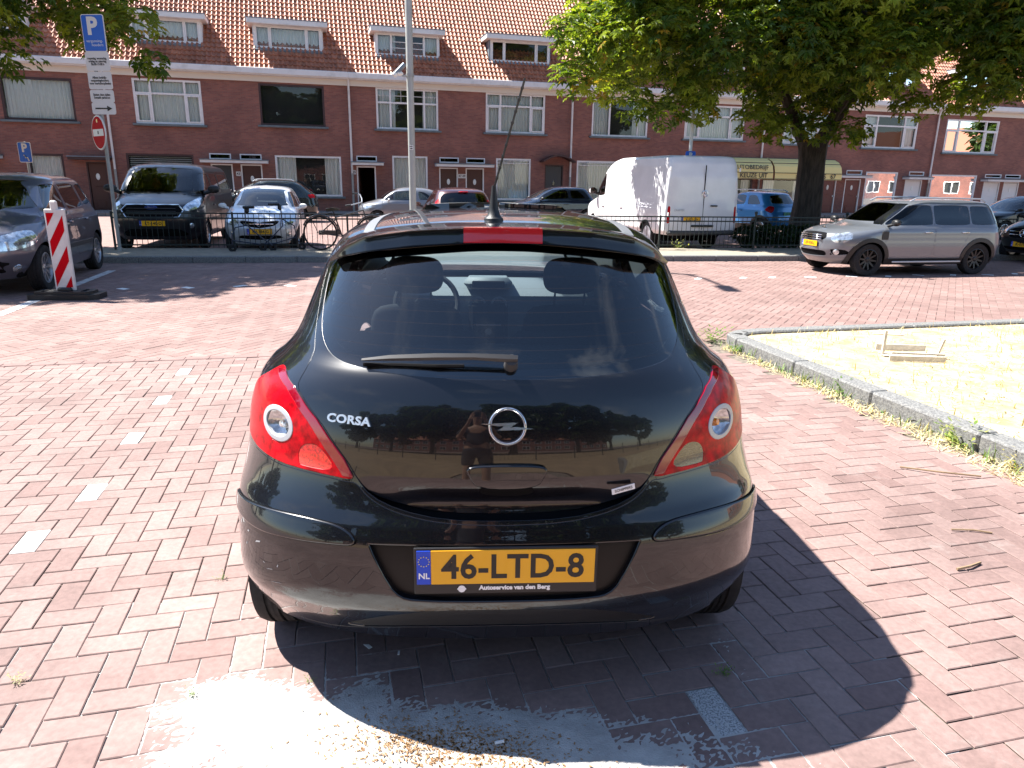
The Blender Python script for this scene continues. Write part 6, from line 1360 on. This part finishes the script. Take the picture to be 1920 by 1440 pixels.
# parking and no-entry sign post
M['sign_blue'] = mat('sign_blue', (.005, .10, .50), .35); M['sign_white'] = mat('sign_white', (.66, .64, .62), .4); M['sign_red'] = mat('sign_red', (.48, .002, .008), .6, spec=.05)
def rrect(w, h, r, n=5): return [(sx*(w/2-r)+r*math.cos(a0+PI/2*k/n), sz*(h/2-r)+r*math.sin(a0+PI/2*k/n)) for sx, sz, a0 in ((1, 1, 0), (-1, 1, PI/2), (-1, -1, PI), (1, -1, 3*PI/2)) for k in range(n+1)]
def plate(par, name, w, h, z, mts, items, x=0, y=-.06, rz=0):
    b = MB(); b.T = Matrix.Rotation(rz, 4, 'Z') @ Matrix.Translation((x, y, z)); b.m = 0; b.prism(rrect(w, h, .04), 0, .012)
    for k, it in enumerate(items):
        if it[0] == 't': b.m = it[5]; add_text(b, it[1], it[2], (it[3], -.004, it[4]), ext=.0015, bold=it[6] if len(it) > 6 else 0, sx=it[7] if len(it) > 7 else 1)
        elif it[0] == 'r': b.m = it[5]; b.prism([(it[1]+u, it[2]+v) for u, v in rrect(it[3], it[4], .03)], -.003-.0012*(k % 3+1), 0)
        elif it[0] == 'p': b.m = it[2]; b.prism(it[1], -.009, -.0045)
    return b.build(name, mts, par)
sp_ = pole('sign_post', 'leaning grey post with parking and no-entry signs in front of the black van', -8.22, 15.0, .035, 4.4, 'galv', 'sign post', z0=.115)
z0 = .115; rz = -.10
plate(sp_, 'parking_sign', .46, .66, 4.24-z0, ['sign_white', 'sign_blue', 'sign_white'], [('r', 0, 0, .43, .63, 1), ('t', 'P', .42, -.02, .11, 2, .018), ('t', 'vergunning-', .072, -.0, -.14, 2, 0), ('t', 'houders', .072, .05, -.21, 2, 0)], rz=rz, x=.10)
for zz, hh, nm, tx in ((3.74, .34, 'time_plate', 'maandag, woensdag,\nvrijdag en zaterdag\n06.00-19.00 h'), (3.395, .32, 'permit_plate', 'Alleen bedrijfs-\nvergunninghouders\nvoor marktkooplieden'), (3.11, .23, 'payment_plate', 'Buiten deze tijden\nbetaald parkeren')):
    plate(sp_, nm, .49, hh, zz-z0, ['sign_white', 'ink'], [('t', tx, .062, 0, 0, 1, .0005, .78)], rz=rz, x=.10)
plate(sp_, 'arrow_plate', .49, .22, 2.885-z0, ['sign_white', 'ink'], [('p', [(-.17, -.012), (.08, -.012), (.08, -.05), (.18, 0), (.08, .05), (.08, .012), (-.17, .012)], 1)], rz=rz, x=.10)
b = MB(); b.T = Matrix.Translation((-.045+.03, -.055-.03, 2.43-z0)) @ Matrix.Rotation(R(-40), 4, 'Z')
b.m = 0; b.lathe([(0, -.05), (.32, -.05), (.33, -.04), (.33, -.03), (0, -.03)], 36, 'Y'); b.m = 1; b.lathe([(0, -.0525), (.30, -.0525), (.30, -.05)], 36, 'Y'); b.m = 0; b.box((0, -.054, 0), (.50, .004, .13)); b.m = 2; b.box((0, -.0575, 0), (.05, .003, .06)); b.m = 3; b.lathe([(0, -.056), (.035, -.056), (.035, -.05)], 10, 'Y', (0, 0, .22))
b.build('no_entry_sign', ['sign_white', 'sign_red', 'ink', 'plate_yellow'], sp_)
b = MB()
for z in (4.4, 4.05, 3.7, 3.4, 3.1, 2.88, 2.5): b.lathe([(.042, z-z0-.015), (.042, z-z0+.015)], 12)
b.build('clamps', 'galv', sp_)
ds_ = pole('disabled_parking_sign', 'small blue disabled parking sign on a thin post at the far left', -12.6, 19.2, .03, 2.4, 'galv', 'sign')
wh = [(-.03, .05), (.0, .06), (.01, -.02), (.06, -.03), (.09, -.10), (.12, -.09), (.08, .0), (.03, .0)]
plate(ds_, 'sign_plate', .34, .50, 2.16, ['sign_white', 'sign_blue', 'sign_white'], [('r', 0, 0, .31, .47, 1), ('t', 'P', .28, 0, .10, 2, .012), ('p', [(u-.02, v-.12) for u, v in wh], 2)])
p2 = pole('parking_sign', 'small blue parking sign on a pale post rising behind the white van', 4.72, 20.2, .045, 3.75, 'old_white', 'sign')
plate(p2, 'sign_plate', .27, .21, 2.37, ['sign_blue', 'sign_white'], [('t', 'P', .17, 0, 0, 1, .006)])
# beacon board
bc = thing('beacon_board', 'red and white striped traffic beacon on a black rubber foot beside the grey hatch', 'traffic beacon', (-6.07, 9.62, 0), .12)
b = MB(); b.prism([(-.40, -.22), (.36, -.22), (.46, -.12), (.46, .12), (.40, .20), (-.34, .20), (-.44, .12), (-.46, -.12)], 0, .07, 'XY'); b.prism([(-.34, -.17), (.30, -.17), (.36, -.08), (.36, .10), (.30, .15), (-.28, .15), (-.36, .10)], .07, .105, 'XY'); b.box((0, 0, .12), (.18, .16, .06), .02); b.m = 1
for x in (-.25, .25): b.box((x, -.03, .108), (.04, .18, .006))
b.build('foot', ['black_plastic', 'dark'], bc)
b = MB(); b.m = 0; b.box((0, 0, .64), (.25, .06, 1.08), .012); b.box((0, 0, 1.21), (.09, .055, .16), .02); b.build('board', mat('beacon_white', (.62, .60, .59), .5, vary=.1, scale=6), bc)
b = MB(); Hh, Wb = .98, .20
def clip_stripe(z): # diagonal stripe clipped to the panel
    P = [(-Wb/2, z), (Wb/2, z+.34), (Wb/2, z+.34+.20), (-Wb/2, z+.20)]; lo, hi = -Hh/2, Hh/2; out = []
    for i in range(4):
        a, c = P[i], P[(i+1) % 4]
        for lim, sgn in ((lo, 1), (hi, -1)): pass
        out.append(a)
    def cl(Q, f, v):
        R_ = []
        for i in range(len(Q)):
            a, c = Q[i], Q[(i+1) % len(Q)]; ia, ic = f*(a[1]-v) >= 0, f*(c[1]-v) >= 0
            if ia: R_.append(a)
            if ia != ic: t = (v-a[1])/(c[1]-a[1]); R_.append((a[0]+(c[0]-a[0])*t, v))
        return R_
    Q = cl(out, 1, lo); return cl(Q, -1, hi) if Q else Q
for z in (-.98, -.58, -.18, .22):
    q = clip_stripe(z+.10)
    if len(q) > 2: b.prism([(x, zz+.64) for x, zz in q], -.034, -.0305)
b.build('red_stripes', 'sign_red', bc)
# bicycle
M['bike_black'] = mat('bike_black', (.012, .012, .013), .35, coat=.4)
bk = thing('bicycle', 'black city bicycle with curved white-grey handlebar parked against the fence', 'bicycle', (-4.20, 15.70, .115), fang)
def bike_wheel(cx):
    o = MB(); o.lathe([(.345+.02*math.cos(a), .02*math.sin(a)) for a in np.linspace(0, 2*PI, 9)], 36, 'Y', (cx, 0, .365)); w = o.build('wheel', 'tyre', bk, True)
    o = MB()
    for k in range(18): a = 2*PI*k/18; o.tube([(cx+.02*math.cos(a+1.2), .02*(-1)**k, .365+.02*math.sin(a+1.2)), (cx+.33*math.cos(a), 0, .365+.33*math.sin(a))], .0018, 3)
    o.lathe([(.025, -.05), (.025, .05)], 10, 'Y', (cx, 0, .365)); o.build('spokes', 'galv', w)
bike_wheel(0); bike_wheel(1.12)
b = MB(); Rr, BB, St, Hd, Ft = (0, 0, .365), (.46, 0, .30), (.30, 0, .80), (.93, 0, .86), (1.12, 0, .365)
for p, q in ((Rr, BB), (Rr, (.34, 0, .66)), (BB, St), (BB, (.96, 0, .66)), ((.33, 0, .70), Hd), (Hd, (.99, 0, .62)), ((.99, 0, .62), Ft)): b.tube([p, q], .015, 7)
b.build('frame', 'bike_black', bk, True)
b = MB(); b.tube([(0+.385*math.cos(a), 0, .365+.385*math.sin(a)) for a in np.linspace(.2, 2.7, 14)], .018, 5); b.build('rear_mudguard', 'bike_black', bk, True); b = MB(); b.tube([(1.12+.385*math.cos(a), 0, .365+.385*math.sin(a)) for a in np.linspace(.3, 2.6, 14)], .018, 5); b.build('front_mudguard', 'bike_black', bk, True); b = MB(); b.tube([(-.32, 0, .78), (.28, 0, .78)], .012, 5); b.tube([(-.05, 0, .37), (-.22, 0, .78)], .008, 5); b.build('luggage_rack', 'bike_black', bk, True)
b = MB(); b.box((.20, 0, .38), (.48, .03, .10), .03); b.build('chain_case', 'bike_black', bk); b = MB(); b.tube([(.46, .06, .30), (.52, .06, .16)], .01, 5); b.box((.53, .1, .15), (.09, .1, .02)); b.tube([(.46, -.06, .30), (.40, -.06, .44)], .01, 5); b.box((.39, -.1, .45), (.09, .1, .02)); b.build('pedals', 'bike_black', bk)
b = MB(); b.add([(.14, -.09, .885), (.14, .09, .885), (.26, .07, .91), (.44, .012, .89), (.44, -.012, .89), (.26, -.07, .91), (.16, 0, .82), (.40, 0, .85)], [(0, 1, 2, 3, 4, 5), (0, 6, 1), (1, 6, 7, 2), (2, 7, 3), (3, 7, 4), (4, 7, 5), (5, 7, 6, 0)]); b.tube([(.28, 0, .86), St], .012, 6); b.build('saddle', 'black_plastic', bk)
b = MB(); b.tube([Hd, (.90, 0, 1.02)], .014, 6); b.tube([(.60, -.27, .96), (.72, -.27, .98), (.88, -.20, 1.02), (.91, 0, 1.03), (.90, .18, 1.10), (.86, .26, 1.18), (.74, .28, 1.20)], .012, 7); b.build('handlebar', 'silver_plastic', bk, True)
b = MB(); b.tube([(.57, -.27, .955), (.69, -.27, .975)], .018, 8); b.tube([(.70, .28, 1.20), (.82, .27, 1.195)], .018, 8); b.build('grips', 'black_plastic', bk, True)
# wheeled frame (folded) by the fence
wf = thing('wheeled_frame', 'dark folded tubular frame on small wheels leaning on the fence before the white car', 'pushchair', (-5.95, 15.36, .115), fang)
def P_(px, pz, y=0): return ((px-462)/1333*15.2, y, (479-pz)/1333*14.9*1.06)
b = MB()
for L_ in ([(544, 403), (533, 432), (541, 458)],): pass
for pts in ([(487, 404, -.1), (486, 432, -.1), (512, 456, -.05), (530, 470, 0)], [(548, 402, .1), (549, 436, .1), (527, 458, .05), (512, 470, 0)], [(486, 434, -.1), (468, 438, -.15), (462, 452, -.2), (461, 474, -.2)], [(463, 460, -.2), (508, 468, 0), (535, 466, 0), (571, 456, .15), (581, 472, .2)], [(550, 424, .1), (570, 436, .15), (573, 456, .15)]):
    b.tube([P_(x, z, y) for x, z, y in pts], .014, 6)
b.build('frame', mat('navy_tube', (.012, .02, .045), .35), wf, True)
b = MB(); b.tube([P_(484, 403, -.1), P_(504, 402, -.15)], .03, 8); b.box(P_(490, 408, -.1), (.1, .06, .12), .03); b.tube([P_(526, 398, .1), P_(546, 397, .1)], .025, 8); b.box(P_(546, 403, .1), (.08, .06, .12), .03); b.build('grips', 'black_plastic', wf, True)
for x, y in ((461, -.2), (512, 0), (530, .02), (581, .2)):
    b = MB(); c = P_(x, 473, y); b.lathe([(.03, -.02), (.075, -.022), (.085, -.01), (.085, .01), (.075, .022), (.03, .02)], 18, 'Y', c); b.build('wheel', 'tyre', wf, True)
# broken fruit crate on the grass
ck = thing('broken_crate', 'broken pale wooden crate lying on the dry grass', 'crate', (3.72, 6.5, .088), -.10)
pal = mat('pale_slat', (.62, .56, .46), .9, vary=.15, scale=20)
for i, (c, d, rz_) in enumerate([((-.02, -.22, .03), (.50, .012, .05), .04), ((.0, -.17, .065), (.46, .012, .02), -.03), ((-.02, .16, .05), (.46, .012, .06), .02), ((-.24, 0, .12), (.025, .025, .24), 0), ((.24, -.05, .09), (.02, .02, .20), 0), ((0, -.02, .012), (.5, .07, .008), .03), ((0, .08, .012), (.48, .07, .008), -.02), ((-.10, .28, .15), (.28, .02, .012), -.12)]):
    b = MB(); b.box((0, 0, 0), d, .002); o = b.build('slat', pal, ck); o.location = c; o.rotation_euler = (0, (.25 if i == 4 else 0), rz_)

# ---------------------------------------------------------------- what stands behind the viewer and shows in the paint; unseen trees and houses added for reflections
g9 = [(-40, -2.6), (2.2, -2.6), (16, -2.6), (40, -2.6), (40, -36), (-40, -36)]
b = MB(); b.add([(x, y, .004) for x, y in g9], [tuple(range(6))]); tag(b.build('lawn', mat('dry_lawn', (.34, .235, .13), .95, col2=(.20, .14, .08), scale=1.2, lo=.3, hi=.7, bump=1, bscale=9, detail=10)), kind='structure')
b = MB(); b.add([(-60, -36, 0), (60, -36, 0), (60, -62, 0), (-60, -62, 0)], [(0, 1, 2, 3)]); tag(b.build('rear_street', mat('rear_brick', (.16, .10, .09), .9, vary=.2)), kind='structure')
lf = thing('park_fence', 'low wire mesh fence across the dry lawn, seen mirrored in the tailgate', 'fence', (0, -9.5, 0))
b = MB()
for k in range(-160, 161): b.box((k*.14, 0, .55), (.006, .006, 1.0))
for k in range(8): b.box((0, .004, .08+k*.135), (45, .006, .006))
b.build('mesh_panel', Mfence, lf)
for k in range(-9, 10):
    b = MB(); b.box((k*2.5, .05, .6), (.06, .06, 1.2)); b.build('post', Mfence, lf)
tx_ = [(-24, -25, 4.6), (-15, -27, 5), (-6, -24, 5.2), (3.5, -26, 5.4), (12, -24.5, 5.0), (21, -27, 5.2), (30, -25, 4.8)]
nm_ = ['leftmost', 'second from the left', 'third from the left', 'middle', 'third from the right', 'second from the right', 'rightmost']
for i, (x, y, r_) in enumerate(tx_):
    tree(f'park tree mirrored in the tailgate, {nm_[i]} of the seven', x, y, .35, 3.0, (x, y, 7.6, r_*1.25, r_, 5.2+.5*math.sin(i*2)), 60, 2000, 1.05, 40+i, 6, (), 2.4, 'park trees behind the viewer', [(.022, .045, .010), (.05, .085, .016), (.08, .07, .02)], 1.5)
for lb, x, y, sd in (('tree added out of view to the right, nearer of two darkening the end window reflections', 57, 37.5, 71), ('tree added out of view to the right, farther of two darkening the end window reflections', 66, 32, 72),
  ('tree added out of view far left to darken car glass reflections, nearest of three', -30, 3, 73), ('tree added out of view far left to darken car glass reflections, middle of three', -36, 11, 74), ('tree added out of view far left to darken car glass reflections, farthest of three', -40, 19, 75)):
    tree(lb, x, y, .35, 3.0, (x, y, 6.5, 5.5, 5, 4.6), 44, 1500, .9, sd, 5, (), 2.4, 'park trees behind the viewer', [(.022, .045, .010), (.05, .085, .016), (.08, .07, .02)], 1.5)  # added trees, out of view, that darken reflections in windows and car glass
for i in range(8):
    x0 = -45+i*18; od = ['leftmost', 'second', 'middle', 'fourth', 'rightmost', 'nearest', 'middle', 'farthest'][i]
    h = thing('park_house', f'brick house behind the viewer, {od} of five in the mirror image' if i < 5 else f'brick house added out of view on the right for window reflections, {od} of three', 'house', (x0, -64, 0) if i < 5 else (82, (i-5)*18-4, 0), PI if i < 5 else -PI/2, 'brick houses behind the viewer')  # last three houses are added, unseen, to give the end windows a reflection
    ops = [(-17+k*3.4, -15+k*3.4, z, z+1.6) for k in range(5) for z in (.9, 3.9)]
    b = MB(); wall_with_openings(b, -18, 0, 0, 6.2, ops); b.build('wall', 'wall_brick', h)
    b = MB(); b.prism([(-.3, 6.2), (8.3, 6.2), (4, 9.6)], -18, 0, 'YZ'); b.build('roof', mat('dull_tile', (.30, .12, .07), .8), h)
    for k, o in enumerate(ops):
        b = MB()
        for q in ((o[0], o[0]+.1, o[2], o[3]), (o[1]-.1, o[1], o[2], o[3]), (o[0]+.1, o[1]-.1, o[3]-.1, o[3]), (o[0]+.1, o[1]-.1, o[2], o[2]+.1), ((o[0]+o[1])/2-.05, (o[0]+o[1])/2+.05, o[2]+.1, o[3]-.1)): b.box(((q[0]+q[1])/2, .05, (q[2]+q[3])/2), (q[1]-q[0], .1, q[3]-q[2]))
        w = b.build('window', 'white_paint', h); b = MB(); b.add([(o[0], .12, o[2]), (o[1], .12, o[2]), (o[1], .12, o[3]), (o[0], .12, o[3])], [(0, 1, 2, 3)]); b.build('pane', 'recess_dark' if 'recess_dark' in M else 'dark', w)
# the photographer, seen only in reflection
def skinned(name, chains, mt, par=None, sub=2):
    """chains: lists of (point, radius); first point of a later chain may repeat an earlier joint"""
    V = []; E = []; Rd = []; key = {}
    for ch in chains:
        prev = None
        for p, r_ in ch:
            kk = tuple(round(c, 4) for c in p)
            if kk not in key: key[kk] = len(V); V.append(p); Rd.append(r_)
            i = key[kk]
            if prev is not None and prev != i: E.append((prev, i))
            prev = i
    me = bpy.data.meshes.new(name); me.from_pydata(V, E, []); o = bpy.data.objects.new(name, me); COL.objects.link(o)
    sk = o.modifiers.new('skin', 'SKIN'); sk.use_smooth_shade = True
    for i, r_ in enumerate(Rd): me.skin_vertices[0].data[i].radius = (r_, r_) if not isinstance(r_, tuple) else r_
    me.skin_vertices[0].data[0].use_root = True
    s = o.modifiers.new('sub', 'SUBSURF'); s.levels = s.render_levels = sub
    dg = bpy.context.evaluated_depsgraph_get(); m2 = bpy.data.meshes.new_from_object(o.evaluated_get(dg)); o.modifiers.clear(); o.data = m2; m2.name = name
    m2.materials.clear(); m2.materials.append(M[mt] if isinstance(mt, str) else mt); m2.polygons.foreach_set('use_smooth', [True]*len(m2.polygons))
    if par: o.parent = par
    return o
M['skin'] = mat('skin', (.42, .24, .16), .55, vary=.08, scale=12); M['shirt'] = mat('shirt', (.03, .032, .04), .85); M['shorts'] = mat('shorts', (.02, .022, .03), .85)
pr = thing('person', 'person in dark shirt and shorts holding up a phone, mirrored in the tailgate', 'person', (-.10, -.46, 0))
hip = (0, 0, .92); ch = [[(hip, (.15, .11)), ((0, 0, 1.10), (.13, .10)), ((0, 0, 1.30), (.16, .11)), ((0, .0, 1.44), (.12, .09)), ((0, .01, 1.52), .055), ((0, .02, 1.58), .06), ((0, .03, 1.66), (.078, .095)), ((0, .03, 1.75), (.07, .085))]]
for s in (1, -1):
    ch.append([(hip, (.15, .11)), ((s*.11, 0, .84), .095), ((s*.12, .01, .50), .062), ((s*.125, .01, .42), .058), ((s*.13, -.02, .28), .056), ((s*.13, -.03, .09), .037), ((s*.135, .02, .05), .036), ((s*.15, .15, .03), .032)])
    ch.append([((0, .0, 1.44), (.12, .09)), ((s*.18, 0, 1.42), .06), ((s*.25, .03, 1.20), .046), ((s*.25, .07, 1.13), .042), ((s*.17, .28, 1.36), .034), ((s*.10, .38, 1.52), .024), ((s*.085, .41, 1.56), (.02, .035))])
    for k in range(4): ch.append([((s*.085, .41, 1.56), (.02, .035)), ((s*(.075), .425, 1.545+k*.021), .010), ((s*.055, .452, 1.55+k*.021), .009), ((s*.035, .455, 1.552+k*.021), .007)])
    ch.append([((s*.085, .41, 1.56), (.02, .035)), ((s*.07, .405, 1.60), .011), ((s*.052, .402, 1.625), .009)])
skinned('body', ch, 'skin', pr)
skinned('shirt', [[((0, 0, .90), (.165, .125)), ((0, 0, 1.10), (.16, .125)), ((0, 0, 1.30), (.18, .13)), ((0, 0, 1.43), (.13, .10)), ((0, .005, 1.49), (.07, .06))], [((0, 0, 1.43), (.13, .10)), ((.19, 0, 1.41), .08), ((.245, .02, 1.22), .07)], [((0, 0, 1.43), (.13, .10)), ((-.19, 0, 1.41), .08), ((-.245, .02, 1.22), .07)]], 'shirt', pr)
skinned('shorts', [[((0, 0, .96), (.165, .12)), ((0, 0, .88), (.16, .12)), ((.11, 0, .80), .11), ((.125, .0, .50), .09)], [((0, 0, .88), (.16, .12)), ((-.11, 0, .80), .11), ((-.125, .0, .50), .09)]], 'shorts', pr)
b = MB(); b.T = Matrix.Translation((0, .015, 1.72)) @ Matrix.Diagonal((.088, .105, .10, 1)); b.lathe([(math.cos(a), math.sin(a)) for a in np.linspace(-.25, PI/2, 9)], 20); b.build('hair', mat('hair', (.05, .035, .025), .8), pr, True)
b = MB()
for s in (1, -1): b.box((s*.03, .115, 1.69), (.02, .01, .01), .003)
b.box((0, .125, 1.665), (.02, .03, .04), .008); b.box((0, .115, 1.625), (.045, .01, .008), .003)
b.build('face', mat('lip', (.25, .10, .08), .6), pr)
b = MB()
for s in (1, -1): b.box((s*.145, .06, .012), (.10, .27, .024), .01); b.box((s*.145, .10, .05), (.105, .04, .05), .015)
b.build('sandals', 'black_plastic', pr)
b = MB(); b.box((-.10, -.03, 1.60), (.155, .009, .075), .004); tag(b.build('phone', 'black_plastic'), 'black phone held sideways in both hands by the person', 'phone')
